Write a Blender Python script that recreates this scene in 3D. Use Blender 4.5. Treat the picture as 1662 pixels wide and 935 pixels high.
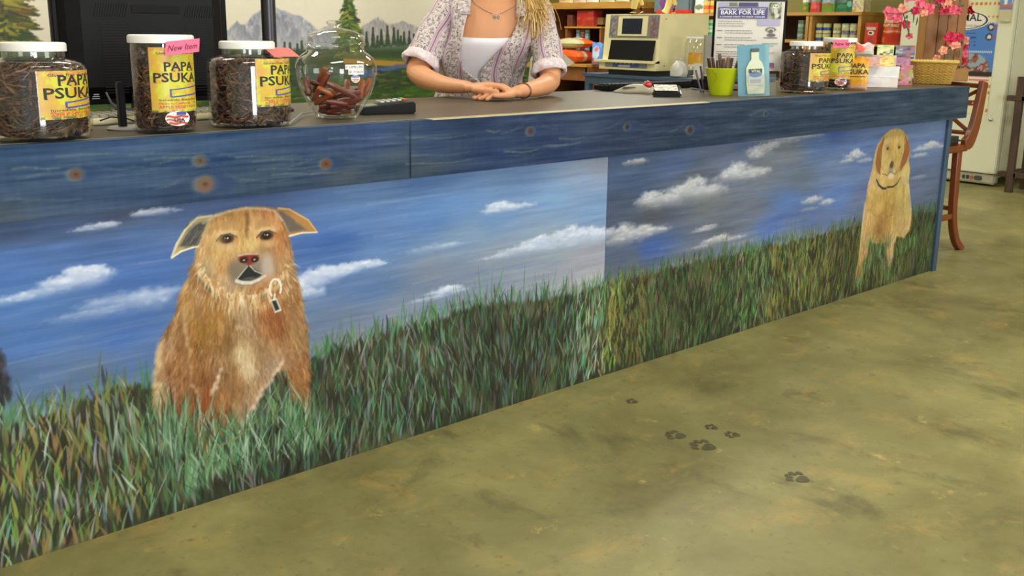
import bpy, bmesh, math, random
import numpy as np
from mathutils import Vector, Matrix, Euler
for _o in list(bpy.data.objects): bpy.data.objects.remove(_o)
scene = bpy.context.scene
PI = math.pi
random.seed(7); rng = np.random.default_rng(7)

# ------------------------------------------------------------------ camera
F_PX, CX, CY, IW, IH = 1530.0, 831.0, 390.0, 1662.0, 935.0
def _ray(x, y):
    v = np.array([x-CX, -(y-CY), -F_PX]); return v/np.linalg.norm(v)
_ax = _ray(2658, 72); _az = -_ray(751, 7294)
_az = _az-_az.dot(_ax)*_ax; _az /= np.linalg.norm(_az); _ay = np.cross(_az, _ax)
RC = np.array([_ax, _ay, _az]); CAM = np.array([0.0, -2.102, 1.1445])
def on(axis, val, x, y):
    """a point of the photograph taken to the plane  coordinate[axis] = val  of the shop"""
    d = RC@_ray(x, y); t = (val-CAM[axis])/d[axis]; return CAM+t*d
cam_d = bpy.data.cameras.new('camera'); cam = bpy.data.objects.new('camera', cam_d)
scene.collection.objects.link(cam); scene.camera = cam
m4 = Matrix([[*RC[0], CAM[0]], [*RC[1], CAM[1]], [*RC[2], CAM[2]], [0, 0, 0, 1]]); cam.matrix_world = m4
cam_d.sensor_width = 36; cam_d.lens = F_PX/IW*36; cam_d.shift_y = -(IH/2-CY)/IW
cam_d.clip_start = .05; cam_d.clip_end = 60

# ------------------------------------------------------------------ light
scene.view_settings.view_transform = 'Standard'; scene.view_settings.look = 'None'
scene.view_settings.gamma = 1; scene.view_settings.use_curve_mapping = False
scene.view_settings.exposure = 0.42
world = bpy.data.worlds.new('shop_air'); scene.world = world; world.use_nodes = True
wb = world.node_tree.nodes['Background']; wb.inputs[0].default_value = (.93, .96, .88, 1); wb.inputs[1].default_value = .62
def area(name, loc, target, sx, sy, power, col=(1, 1, 1)):
    l = bpy.data.lights.new(name, 'AREA'); l.shape = 'RECTANGLE'; l.size = sx; l.size_y = sy; l.energy = power; l.color = col
    o = bpy.data.objects.new(name, l); scene.collection.objects.link(o); o.location = loc
    o.rotation_euler = (Vector(target)-Vector(loc)).to_track_quat('-Z', 'Y').to_euler(); return o
area('shop_window_daylight', (-.35, -6.2, 1.15), (.6, 0, 1.15), 1.3, 2.2, 120, (.97, .99, 1))
area('shop_window_daylight', (5.0, -6.2, 1.5), (4.5, 0, 1.0), 2.6, 2.0, 80, (.98, 1, .95))
for (lx, ly) in ((0.6, -1.2), (3.4, -1.2), (6.2, -1.4), (1.4, 1.45), (4.6, 1.3), (6.4, 3.9), (6.2, 5.6), (3.5, 5.0)):
    area('ceiling_tube_light', (lx, ly, 2.78), (lx, ly, 0), 1.3, .35, 27 if ly < 3 else 44, (1, .98, .86))

# ------------------------------------------------------------------ materials
def lin(c):
    return tuple(((v/255)/12.92 if v/255 <= .04045 else ((v/255+.055)/1.055)**2.4) for v in c[:3])
_mats = {}
def mat(name, c, rough=.5, metal=0, var=.12, scale=18, bump=0, stretch=(1, 1, 1), spec=.5, emit=0, trans=0, coat=0):
    if name in _mats: return _mats[name]
    m = bpy.data.materials.new(name); m.use_nodes = True; nt = m.node_tree; N = nt.nodes; b = N['Principled BSDF']
    tc = N.new('ShaderNodeTexCoord'); mp = N.new('ShaderNodeMapping'); mp.inputs['Scale'].default_value = stretch
    nz = N.new('ShaderNodeTexNoise'); nz.inputs['Scale'].default_value = scale; nz.inputs['Detail'].default_value = 5
    nt.links.new(tc.outputs['Object'], mp.inputs[0]); nt.links.new(mp.outputs[0], nz.inputs['Vector'])
    cr = N.new('ShaderNodeValToRGB'); cr.color_ramp.elements[0].position = .3; cr.color_ramp.elements[1].position = .7
    l = np.array(lin(c)) if c is not None else np.ones(3)
    cr.color_ramp.elements[0].color = (*(l*(1-var)), 1); cr.color_ramp.elements[1].color = (*np.minimum(l*(1+var), 1), 1)
    nt.links.new(nz.outputs['Fac'], cr.inputs[0])
    if c is None:
        va = N.new('ShaderNodeVertexColor'); va.layer_name = 'Col'; mx = N.new('ShaderNodeMix'); mx.data_type = 'RGBA'; mx.blend_type = 'MULTIPLY'
        mx.inputs[0].default_value = 1; nt.links.new(cr.outputs[0], mx.inputs[6]); nt.links.new(va.outputs[0], mx.inputs[7]); nt.links.new(mx.outputs[2], b.inputs['Base Color'])
    else: nt.links.new(cr.outputs[0], b.inputs['Base Color'])
    b.inputs['Roughness'].default_value = rough; b.inputs['Metallic'].default_value = metal
    b.inputs['Specular IOR Level'].default_value = spec; b.inputs['Transmission Weight'].default_value = trans
    if coat: b.inputs['Coat Weight'].default_value = coat; b.inputs['Coat Roughness'].default_value = .08
    if emit: b.inputs['Emission Color'].default_value = (*l, 1); b.inputs['Emission Strength'].default_value = emit
    if bump:
        bp = N.new('ShaderNodeBump'); bp.inputs['Strength'].default_value = bump; bp.inputs['Distance'].default_value = .004
        nt.links.new(nz.outputs['Fac'], bp.inputs['Height']); nt.links.new(bp.outputs[0], b.inputs['Normal'])
    _mats[name] = m; return m
def clear(name, tint=(1, 1, 1), base=.05, edge=.55, rough=.03):
    """thin clear plastic or glass wall: mostly lets light through, mirrors more at grazing angles"""
    if name in _mats: return _mats[name]
    m = bpy.data.materials.new(name); m.use_nodes = True; nt = m.node_tree; N = nt.nodes
    for n in list(N): N.remove(n)
    o = N.new('ShaderNodeOutputMaterial'); t = N.new('ShaderNodeBsdfTransparent'); g = N.new('ShaderNodeBsdfGlossy'); mx = N.new('ShaderNodeMixShader')
    t.inputs[0].default_value = (*tint, 1); g.inputs['Roughness'].default_value = rough
    lw = N.new('ShaderNodeLayerWeight'); lw.inputs[0].default_value = .35
    mr = N.new('ShaderNodeMapRange'); mr.inputs['To Min'].default_value = base; mr.inputs['To Max'].default_value = edge
    pw = N.new('ShaderNodeMath'); pw.operation = 'POWER'; pw.inputs[1].default_value = 1.6
    nt.links.new(lw.outputs['Facing'], pw.inputs[0]); nt.links.new(pw.outputs[0], mr.inputs['Value']); nt.links.new(mr.outputs[0], mx.inputs[0])
    nt.links.new(t.outputs[0], mx.inputs[1]); nt.links.new(g.outputs[0], mx.inputs[2]); nt.links.new(mx.outputs[0], o.inputs[0])
    _mats[name] = m; return m
PAINTED = mat('painted_surface', None, .5, var=.03, scale=40)
PRINT = mat('printed_paper', None, .4, var=.03, scale=60)
GLOSSP = mat('printed_film', None, .28, var=.06, scale=30)
FABRIC = mat('printed_cotton', None, .85, var=.08, scale=150, bump=.15)

# ------------------------------------------------------------------ mesh helpers
def rotm(rx=0, ry=0, rz=0): return np.array(Euler((rx, ry, rz)).to_matrix())
class MB:
    def __init__(s): s.v = []; s.f = []; s.c = []; s.mi = []; s.n = 0
    def add(s, v, f, col=None, mi=0):
        v = np.asarray(v, float).reshape(-1, 3)
        s.v.append(v); s.f += [[i+s.n for i in q] for q in f]; s.mi += [mi]*len(f)
        c = np.ones((len(v), 3)) if col is None else (np.tile(lin(col), (len(v), 1)) if np.ndim(col) == 1 else np.asarray(col, float))
        s.c.append(c); s.n += len(v); return s
    def box(s, c, d, rot=None, col=None, mi=0, bev=0):
        bm = bmesh.new(); bmesh.ops.create_cube(bm, size=1)
        for q in bm.verts: q.co = Vector((q.co.x*d[0], q.co.y*d[1], q.co.z*d[2]))
        if bev: bmesh.ops.bevel(bm, geom=bm.edges[:], offset=min(bev, min(d)*.45), segments=2, affect='EDGES')
        bm.verts.index_update(); v = np.array([q.co[:] for q in bm.verts]); f = [[q.index for q in p.verts] for p in bm.faces]; bm.free()
        if rot is not None: v = v@np.asarray(rot).T
        return s.add(v+np.array(c), f, col, mi)
    def bb(s, a, b, **k):
        a = np.array(a, float); b = np.array(b, float); return s.box((a+b)/2, np.abs(b-a), **k)
    def lathe(s, prof, c=(0, 0, 0), n=48, rot=None, col=None, mi=0, caps=True, sx=1, sy=1):
        a = np.linspace(0, 2*PI, n, endpoint=False); P = np.array(prof, float)
        v = np.stack([np.outer(P[:, 0], np.cos(a))*sx, np.outer(P[:, 0], np.sin(a))*sy, np.repeat(P[:, 1:2], n, 1)], -1).reshape(-1, 3)
        f = [[i*n+j, i*n+(j+1) % n, (i+1)*n+(j+1) % n, (i+1)*n+j] for i in range(len(P)-1) for j in range(n)]
        if caps:
            if P[0, 0] > 1e-5: f.append(list(range(n))[::-1])
            if P[-1, 0] > 1e-5: f.append([(len(P)-1)*n+j for j in range(n)])
        if rot is not None: v = v@np.asarray(rot).T
        return s.add(v+np.array(c), f, col, mi)
    def tube(s, pts, r, n=10, col=None, mi=0, flat=None, up=(0, 0, 1), caps=True):
        P = np.array(pts, float); R = np.broadcast_to(np.array(r, float), (len(P),)) if np.ndim(r) < 2 else None
        T = np.gradient(P, axis=0); T /= np.linalg.norm(T, axis=1)[:, None]+1e-12; a = np.linspace(0, 2*PI, n, endpoint=False)
        u = np.array(up, float); vs = []
        for i in range(len(P)):
            x = np.cross(u, T[i])
            if np.linalg.norm(x) < 1e-3: x = np.cross((1, 0, 0) if abs(T[i][0]) < .9 else (0, 1, 0), T[i])
            x /= np.linalg.norm(x); y = np.cross(T[i], x)
            rx, ry = (R[i], R[i]*(flat if flat else 1)) if R is not None else r[i]
            vs.append(P[i]+np.outer(np.cos(a)*rx, x)+np.outer(np.sin(a)*ry, y))
        v = np.concatenate(vs); m = len(P)
        f = [[i*n+j, i*n+(j+1) % n, (i+1)*n+(j+1) % n, (i+1)*n+j] for i in range(m-1) for j in range(n)]
        if caps: f.append(list(range(n))[::-1]); f.append([(m-1)*n+j for j in range(n)])
        return s.add(v, f, col, mi)
    def grid(s, P, C=None, mi=0, wrap=False):
        """P (h,w,3) array of points, C (h,w,3) array of sRGB 0..255 colours"""
        h, w = P.shape[:2]; f = [[i*w+j, i*w+j+1, (i+1)*w+j+1, (i+1)*w+j] for i in range(h-1) for j in range(w-1)]
        if wrap: f += [[i*w+w-1, i*w, (i+1)*w, (i+1)*w+w-1] for i in range(h-1)]
        c = None
        if C is not None: c = srgb2lin(np.asarray(C, float).reshape(-1, 3))
        return s.add(P.reshape(-1, 3), f, c, mi)
    def prism(s, poly, t, M=None, off=(0, 0, 0), col=None, mi=0):
        """2-D polygon in x,z with thickness t in y"""
        p = np.array(poly, float); n = len(p)
        v = np.concatenate([np.c_[p[:, 0], np.full(n, -t/2), p[:, 1]], np.c_[p[:, 0], np.full(n, t/2), p[:, 1]]])
        f = [list(range(n)), [n+i for i in range(n)][::-1]]+[[i, (i+1) % n, n+(i+1) % n, n+i][::-1] for i in range(n)]
        if M is not None: v = v@np.asarray(M).T
        return s.add(v+np.array(off), f, col, mi)
    def text(s, string, size, origin, ux, uz, col=None, mi=0, off=.0, width=None, align='CENTER', fn=None, lift=.0006):
        c = bpy.data.curves.new('t', 'FONT'); c.body = string; c.size = size; c.align_x = align; c.align_y = 'CENTER'; c.offset = off; c.resolution_u = 2
        o = bpy.data.objects.new('t', c); me = bpy.data.meshes.new_from_object(o)
        v = np.array([q.co[:] for q in me.vertices]); f = [list(p.vertices) for p in me.polygons]
        bpy.data.objects.remove(o); bpy.data.curves.remove(c); bpy.data.meshes.remove(me)
        if not len(v): return s
        if width: v[:, 0] *= width/(v[:, 0].max()-v[:, 0].min())
        if fn: return s.add(fn(v), f, col, mi)
        ux = np.array(ux, float); uz = np.array(uz, float); nn = np.cross(ux, uz)
        return s.add(np.array(origin)+np.outer(v[:, 0], ux)+np.outer(v[:, 1], uz)+nn*lift, f, col, mi)
    def build(s, name, mats, parent=None, smooth=True, loc=None, rz=0, angle=40):
        me = bpy.data.meshes.new(name); V = np.concatenate(s.v); me.from_pydata(V.tolist(), [], s.f)
        for m in (mats if isinstance(mats, (list, tuple)) else [mats]): me.materials.append(m)
        if any(s.mi): me.polygons.foreach_set('material_index', s.mi)
        at = me.color_attributes.new('Col', 'FLOAT_COLOR', 'POINT'); C = np.concatenate(s.c)
        at.data.foreach_set('color', np.c_[C, np.ones(len(C))].astype(np.float32).ravel())
        if smooth:
            me.polygons.foreach_set('use_smooth', [True]*len(me.polygons)); 
            try: me.set_sharp_from_angle(angle=math.radians(angle))
            except Exception: pass
        me.update(); o = bpy.data.objects.new(name, me); scene.collection.objects.link(o)
        if parent is not None: o.parent = parent
        if loc is not None: o.location = loc
        if rz: o.rotation_euler.z = rz
        return o
def srgb2lin(a):
    a = np.clip(a, 0, 255)/255.; return np.where(a <= .04045, a/12.92, ((a+.055)/1.055)**2.4)
def tag(o, label=None, cat=None, group=None, kind=None):
    if label: o['label'] = label
    if cat: o['category'] = cat
    if group: o['group'] = group
    if kind: o['kind'] = kind
    return o
def empty(name, loc, label=None, cat=None, group=None, rz=0):
    o = bpy.data.objects.new(name, None); scene.collection.objects.link(o); o.location = loc; o.rotation_euler.z = rz; o.empty_display_size = .05
    return tag(o, label, cat, group)
def copy_tree(o, parent=None, kids=None):
    c = o.copy(); scene.collection.objects.link(c); c.parent = parent
    for ch in list(o.children): copy_tree(ch, c)
    return c

# ------------------------------------------------------------------ painting on a raster (surface artwork, u to the right, v upwards)
def vnoise(h, w, sy, sx, seed):
    r = np.random.default_rng(seed); gy, gx = int(h/sy)+3, int(w/sx)+3; g = r.random((gy, gx))
    y = np.arange(h)/sy; x = np.arange(w)/sx; y0 = y.astype(int); x0 = x.astype(int); fy = (y-y0); fx = (x-x0)
    fy = fy*fy*(3-2*fy); fx = fx*fx*(3-2*fx); fy = fy[:, None]; fx = fx[None]
    a = g[y0][:, x0]; b = g[y0][:, x0+1]; c = g[y0+1][:, x0]; d = g[y0+1][:, x0+1]
    return (a*(1-fx)+b*fx)*(1-fy)+(c*(1-fx)+d*fx)*fy
def fnoise(h, w, sy, sx, seed, octv=4):
    o = np.zeros((h, w)); t = 0
    for i in range(octv):
        k = .55**i; o += k*vnoise(h, w, max(sy/2**i, 1), max(sx/2**i, 1), seed+i*17); t += k
    return o/t
class Canvas:
    """a painted rectangle of a wall or board: x0..x1 by z0..z1 metres"""
    def __init__(s, x0, x1, z0, z1, res, plane):
        s.x0, s.z0, s.res = x0, z0, res; s.w = int(round((x1-x0)/res))+1; s.h = int(round((z1-z0)/res))+1
        s.x1 = x0+(s.w-1)*res; s.z1 = z0+(s.h-1)*res; s.a = np.zeros((s.h, s.w, 3)); s.plane = plane
    def px(s, x, y):
        p = on(1, s.plane, x, y); return np.array([(p[0]-s.x0)/s.res, (p[2]-s.z0)/s.res])
    def pts(s, l): return np.array([s.px(*q[:2]) for q in l])
    def idw(s, samples, zw=2.2, power=2.6, step=4, box=None):
        P = s.pts(samples); C = np.array([q[2:5] for q in samples], float)
        u0, v0, u1, v1 = box or (0, 0, s.w, s.h)
        U, V = np.meshgrid(np.arange(u0, u1+step, step), np.arange(v0, v1+step, step)); acc = np.zeros(U.shape+(3,)); ws = np.zeros(U.shape)
        for p, c in zip(P, C):
            d = ((U-p[0])**2+((V-p[1])*zw)**2)*s.res**2+3e-4; w = d**(-power/2); acc += w[..., None]*c; ws += w
        g = acc/ws[..., None]; hh, ww = v1-v0, u1-u0
        y = np.arange(hh)/step; x = np.arange(ww)/step; y0 = y.astype(int); x0 = x.astype(int); fy = (y-y0)[:, None, None]; fx = (x-x0)[None, :, None]
        return (g[y0][:, x0]*(1-fx)+g[y0][:, x0+1]*fx)*(1-fy)+(g[y0+1][:, x0]*(1-fx)+g[y0+1][:, x0+1]*fx)*fy
    def polymask(s, pts, soft=1.0, rough=0, seed=1):
        P = np.asarray(pts, float); pad = 6+int(rough*2)
        u0 = max(int(P[:, 0].min())-pad, 0); u1 = min(int(P[:, 0].max())+pad, s.w); v0 = max(int(P[:, 1].min())-pad, 0); v1 = min(int(P[:, 1].max())+pad, s.h)
        if u1 <= u0 or v1 <= v0: return None
        U, V = np.meshgrid(np.arange(u0, u1), np.arange(v0, v1)); U = U.astype(float); V = V.astype(float)
        if rough:
            U += (fnoise(*U.shape, 7, 5, seed, 3)-.5)*2*rough; V += (fnoise(*V.shape, 7, 5, seed+5, 3)-.5)*2*rough
        ins = np.zeros(U.shape, bool); d = np.full(U.shape, 1e9); n = len(P)
        for i in range(n):
            a, b = P[i], P[(i+1) % n]
            if a[1] != b[1]:
                c = ((a[1] > V) != (b[1] > V)) & (U < (b[0]-a[0])*(V-a[1])/(b[1]-a[1])+a[0]); ins ^= c
            ab = b-a; t = np.clip(((U-a[0])*ab[0]+(V-a[1])*ab[1])/(ab@ab+1e-9), 0, 1)
            d = np.minimum(d, (U-a[0]-t*ab[0])**2+(V-a[1]-t*ab[1])**2)
        d = np.sqrt(d); sd = np.where(ins, d, -d); return (u0, v0, u1, v1), np.clip(sd/soft*.5+.5, 0, 1)
    def fill(s, pts, col, soft=1.5, rough=0, alpha=1, seed=1):
        r = s.polymask(pts, soft, rough, seed)
        if r is None: return
        (u0, v0, u1, v1), m = r; m = (m*alpha)[..., None]; c = col(u0, v0, u1, v1) if callable(col) else np.array(col, float)
        s.a[v0:v1, u0:u1] = s.a[v0:v1, u0:u1]*(1-m)+c*m
    def seg(s, a, b, wa, wb, col, alpha=1, soft=1.0):
        a = np.asarray(a, float); b = np.asarray(b, float); pad = max(wa, wb)+2
        u0 = max(int(min(a[0], b[0])-pad), 0); u1 = min(int(max(a[0], b[0])+pad)+1, s.w); v0 = max(int(min(a[1], b[1])-pad), 0); v1 = min(int(max(a[1], b[1])+pad)+1, s.h)
        if u1 <= u0 or v1 <= v0: return
        U = np.arange(u0, u1)[None, :]; V = np.arange(v0, v1)[:, None]; ab = b-a
        t = np.clip(((U-a[0])*ab[0]+(V-a[1])*ab[1])/(ab@ab+1e-9), 0, 1); d = np.sqrt((U-a[0]-t*ab[0])**2+(V-a[1]-t*ab[1])**2)
        m = (np.clip((wa+(wb-wa)*t-d)/soft+.5, 0, 1)*alpha)[..., None]; s.a[v0:v1, u0:u1] = s.a[v0:v1, u0:u1]*(1-m)+np.array(col, float)*m
    def line(s, P, wa, wb, col, alpha=1, soft=1.0):
        n = len(P)-1
        for i in range(n): s.seg(P[i], P[i+1], wa+(wb-wa)*i/n, wa+(wb-wa)*(i+1)/n, col, alpha, soft)
    def blade(s, u, v, hgt, lean, w, col, alpha=1, curve=0):
        v0 = max(int(v), 0); v1 = min(int(v+hgt), s.h)
        if v1 <= v0: return
        V = np.arange(v0, v1)[:, None]; t = (V-v)/hgt; xc = u+lean*t+curve*t*t; hw = w*np.clip(np.sin(np.clip(t*.85+.15, 0, 1)*PI)**.7, 0, 1)
        a0 = int(max(min(u, u+lean+curve, u+lean*.5)-w-3, 0)); a1 = int(min(max(u, u+lean+curve, u+lean*.5)+w+3, s.w))
        if a1 <= a0: return
        U = np.arange(a0, a1)[None, :]; m = (np.clip(hw-np.abs(U-xc)+.5, 0, 1)*alpha*np.clip(t*4, .2, 1))[..., None]
        s.a[v0:v1, a0:a1] = s.a[v0:v1, a0:a1]*(1-m)+np.array(col, float)*m
    def ell(s, c, ru, rv, col, alpha=1, soft=.35, noise=0, seed=3, shade=None, rot=0, fade=False):
        pad = 1.5; u0 = max(int(c[0]-ru*pad), 0); u1 = min(int(c[0]+ru*pad)+1, s.w); v0 = max(int(c[1]-rv*pad), 0); v1 = min(int(c[1]+rv*pad)+1, s.h)
        if u1-u0 < 2 or v1-v0 < 2: return
        U, V = np.meshgrid((np.arange(u0, u1)-c[0])/ru, (np.arange(v0, v1)-c[1])/rv)
        if rot: U, V = U*math.cos(rot)+V*math.sin(rot), -U*math.sin(rot)+V*math.cos(rot)
        d = np.sqrt(U*U+V*V)
        if noise: d += (fnoise(*U.shape, max(rv*.5, 3), max(rv*.8, 4), seed)-.5)*noise
        m = np.clip((1-d)/soft, 0, 1); m = m*m*(3-2*m)*alpha
        if fade: m = m*np.clip(V*.8+.85, .12, 1)
        cc = np.array(col, float)
        if shade is not None: k = np.clip(V*.5+.5, 0, 1)[..., None]; cc = np.array(shade, float)*(1-k)+cc*k
        m = m[..., None]; s.a[v0:v1, u0:u1] = s.a[v0:v1, u0:u1]*(1-m)+cc*m
    def mesh(s, name, u0, u1, du, dv, plane, thick, material, parent):
        """the part u0..u1 of the raster as a board with its front at y = plane"""
        iu = np.unique(np.r_[np.arange(u0, u1, du), u1-1]); iv = np.unique(np.r_[np.arange(0, s.h, dv), s.h-1]); C = s.a[iv][:, iu]
        h, w = len(iv), len(iu); X, Z = np.meshgrid(s.x0+iu*s.res, s.z0+iv*s.res)
        V = np.stack([X, np.full_like(X, plane), Z], -1).reshape(-1, 3); n = len(V)
        a, b, c, d = X[0, 0], X[0, -1], Z[0, 0], Z[-1, 0]
        V = np.r_[V, [[a, plane, c], [b, plane, c], [b, plane, d], [a, plane, d], [a, plane+thick, c], [b, plane+thick, c], [b, plane+thick, d], [a, plane+thick, d]]]
        I = (np.arange(h-1)[:, None]*w+np.arange(w-1)[None]).ravel(); Q = np.stack([I, I+1, I+w+1, I+w], 1)
        Q = np.r_[Q, np.array([[5, 4, 7, 6], [0, 4, 5, 1], [3, 2, 6, 7], [0, 3, 7, 4], [1, 5, 6, 2]])+n]
        me = bpy.data.meshes.new(name); me.vertices.add(len(V)); me.vertices.foreach_set('co', V.astype(np.float32).ravel())
        me.loops.add(Q.size); me.loops.foreach_set('vertex_index', Q.astype(np.int32).ravel())
        me.polygons.add(len(Q)); me.polygons.foreach_set('loop_start', (np.arange(len(Q))*4).astype(np.int32)); me.update(calc_edges=True)
        at = me.color_attributes.new('Col', 'FLOAT_COLOR', 'POINT'); CC = np.r_[srgb2lin(C.reshape(-1, 3)), np.tile(srgb2lin(np.array([70, 85, 105.])), (8, 1))]
        at.data.foreach_set('color', np.c_[CC, np.ones(len(CC))].astype(np.float32).ravel()); me.materials.append(material); me.validate()
        o = bpy.data.objects.new(name, me); scene.collection.objects.link(o)
        if parent is not None: o.parent = parent
        return o
# ------------------------------------------------------------------ the room
H = 0.91
def struct(name, mb, m, parent=None, **k):
    o = mb.build(name, m, parent, smooth=False, **k); o['kind'] = 'structure'; return o
def floor_material():
    m = bpy.data.materials.new('stained_concrete'); m.use_nodes = True; nt = m.node_tree; N = nt.nodes; L = nt.links; b = N['Principled BSDF']
    tc = N.new('ShaderNodeTexCoord')
    def noise(scale, detail=6, rough=.6, dist=0, st=(1, 1, 1), loc=(0, 0, 0)):
        mp = N.new('ShaderNodeMapping'); mp.inputs['Scale'].default_value = st; mp.inputs['Location'].default_value = loc
        n = N.new('ShaderNodeTexNoise'); n.inputs['Scale'].default_value = scale; n.inputs['Detail'].default_value = detail; n.inputs['Roughness'].default_value = rough; n.inputs['Distortion'].default_value = dist
        L.new(tc.outputs['Object'], mp.inputs[0]); L.new(mp.outputs[0], n.inputs['Vector']); return n.outputs['Fac']
    def ramp(src, stops):
        r = N.new('ShaderNodeValToRGB'); e = r.color_ramp.elements
        while len(e) < len(stops): e.new(.5)
        for q, (p, c) in zip(e, stops): q.position = p; q.color = (*lin(c), 1)
        L.new(src, r.inputs[0]); return r.outputs[0]
    def fac(src, a, b_):
        r = N.new('ShaderNodeMapRange'); r.inputs['From Min'].default_value = a; r.inputs['From Max'].default_value = b_; r.clamp = True; L.new(src, r.inputs['Value']); return r.outputs[0]
    def mix(f, a, bcol):
        x = N.new('ShaderNodeMix'); x.data_type = 'RGBA'; L.new(f, x.inputs[0]); L.new(a, x.inputs[6])
        if isinstance(bcol, tuple): x.inputs[7].default_value = (*lin(bcol), 1)
        else: L.new(bcol, x.inputs[7])
        return x.outputs[2]
    base = ramp(noise(1.9, 10, .68, .3), [(.3, (98, 92, 56)), (.42, (120, 113, 70)), (.55, (132, 126, 80)), (.72, (156, 146, 94))])
    c = mix(fac(noise(4.2, 10, .74, .3, (1, 1.2, 1), (3, 1, 0)), .53, .72), base, (162, 140, 82))
    c = mix(fac(noise(9, 9, .74, .2, (1, 1, 1), (7, 2, 0)), .61, .70), c, (178, 160, 98))
    c = mix(fac(noise(2.4, 9, .7, .3, (1.6, 1, 1), (1, 9, 0)), .56, .74), c, (84, 79, 50))
    c = mix(fac(noise(30, 5, .7), .58, .74), c, (104, 97, 62))
    # long scuffed streaks
    c = mix(fac(noise(6, 9, .75, .1, (.6, 2.2, 1), (2, 5, 0)), .63, .76), c, (150, 139, 88))
    L.new(c, b.inputs['Base Color']); b.inputs['Specular IOR Level'].default_value = .35
    r = N.new('ShaderNodeMapRange'); r.inputs['To Min'].default_value = .3; r.inputs['To Max'].default_value = .6; L.new(noise(4, 6), r.inputs['Value']); L.new(r.outputs[0], b.inputs['Roughness'])
    bp = N.new('ShaderNodeBump'); bp.inputs['Strength'].default_value = .08; bp.inputs['Distance'].default_value = .01; L.new(noise(12, 8), bp.inputs['Height']); L.new(bp.outputs[0], b.inputs['Normal'])
    return m
struct('floor', MB().bb((-3, -7, -.1), (9, 8, 0)), floor_material())
struct('ceiling', MB().bb((-3, -3.2, 2.9), (9, 8, 3.0)), mat('ceiling_paint', (225, 222, 210), .9, var=.03))
CREAM = mat('cream_wall_paint', (216, 207, 186), .7, var=.03, scale=3)
OLIVE = mat('olive_wall_paint', (132, 126, 70), .8, var=.06, scale=3)
wall_back = struct('wall_back', MB().bb((-3, 2.2, 0), (3.97, 2.32, 2.9)), CREAM)
struct('wall_right', MB().bb((8.35, -3.2, 0), (8.5, 8, 2.9)), OLIVE)
struct('wall_far', MB().bb((3.0, 7.6, 0), (8.35, 7.75, 2.9)), OLIVE)
struct('wall_left', MB().bb((-3.1, -3.2, 0), (-3.0, 8, 2.9)), CREAM)
# paw prints and dark spots trodden into the concrete
PAW = mat('dark_floor_stain', (84, 76, 50), .6, var=.25, scale=60)
def flat_disc(mb, x, y, rx, ry, ang=0, n=14, z=.0012):
    a = np.linspace(0, 2*PI, n, endpoint=False); k = 1+.12*np.sin(a*3+x*9)
    p = np.c_[np.cos(a)*rx*k, np.sin(a)*ry*k]; c, s_ = math.cos(ang), math.sin(ang)
    v = np.c_[p[:, 0]*c-p[:, 1]*s_+x, p[:, 0]*s_+p[:, 1]*c+y, np.full(n, z)]; mb.add(v, [list(range(n))])
def paw(px, py, s=1.0, ang=.3, parent=None):
    p = on(2, 0, px, py); mb = MB(); c, s_ = math.cos(ang), math.sin(ang)
    for (dx, dy, rx, ry) in ((0, -.012, .021, .016), (-.026, .012, .008, .011), (-.009, .024, .008, .012), (.01, .024, .008, .012), (.026, .012, .008, .011)):
        dx *= s; dy *= s; flat_disc(mb, p[0]+dx*c-dy*s_, p[1]+dx*s_+dy*c, rx*s, ry*s, ang)
    o = mb.build('paw_print', PAW, bpy.data.objects['floor'], smooth=False); return o
for q in ((1098, 707, .95, .5), (1143, 724, 1.15, .2), (1027, 652, .6, .4), (1296, 776, 1.0, .1), (1156, 694, .6, .3), (1190, 706, .7, .8)): paw(*q)

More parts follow.
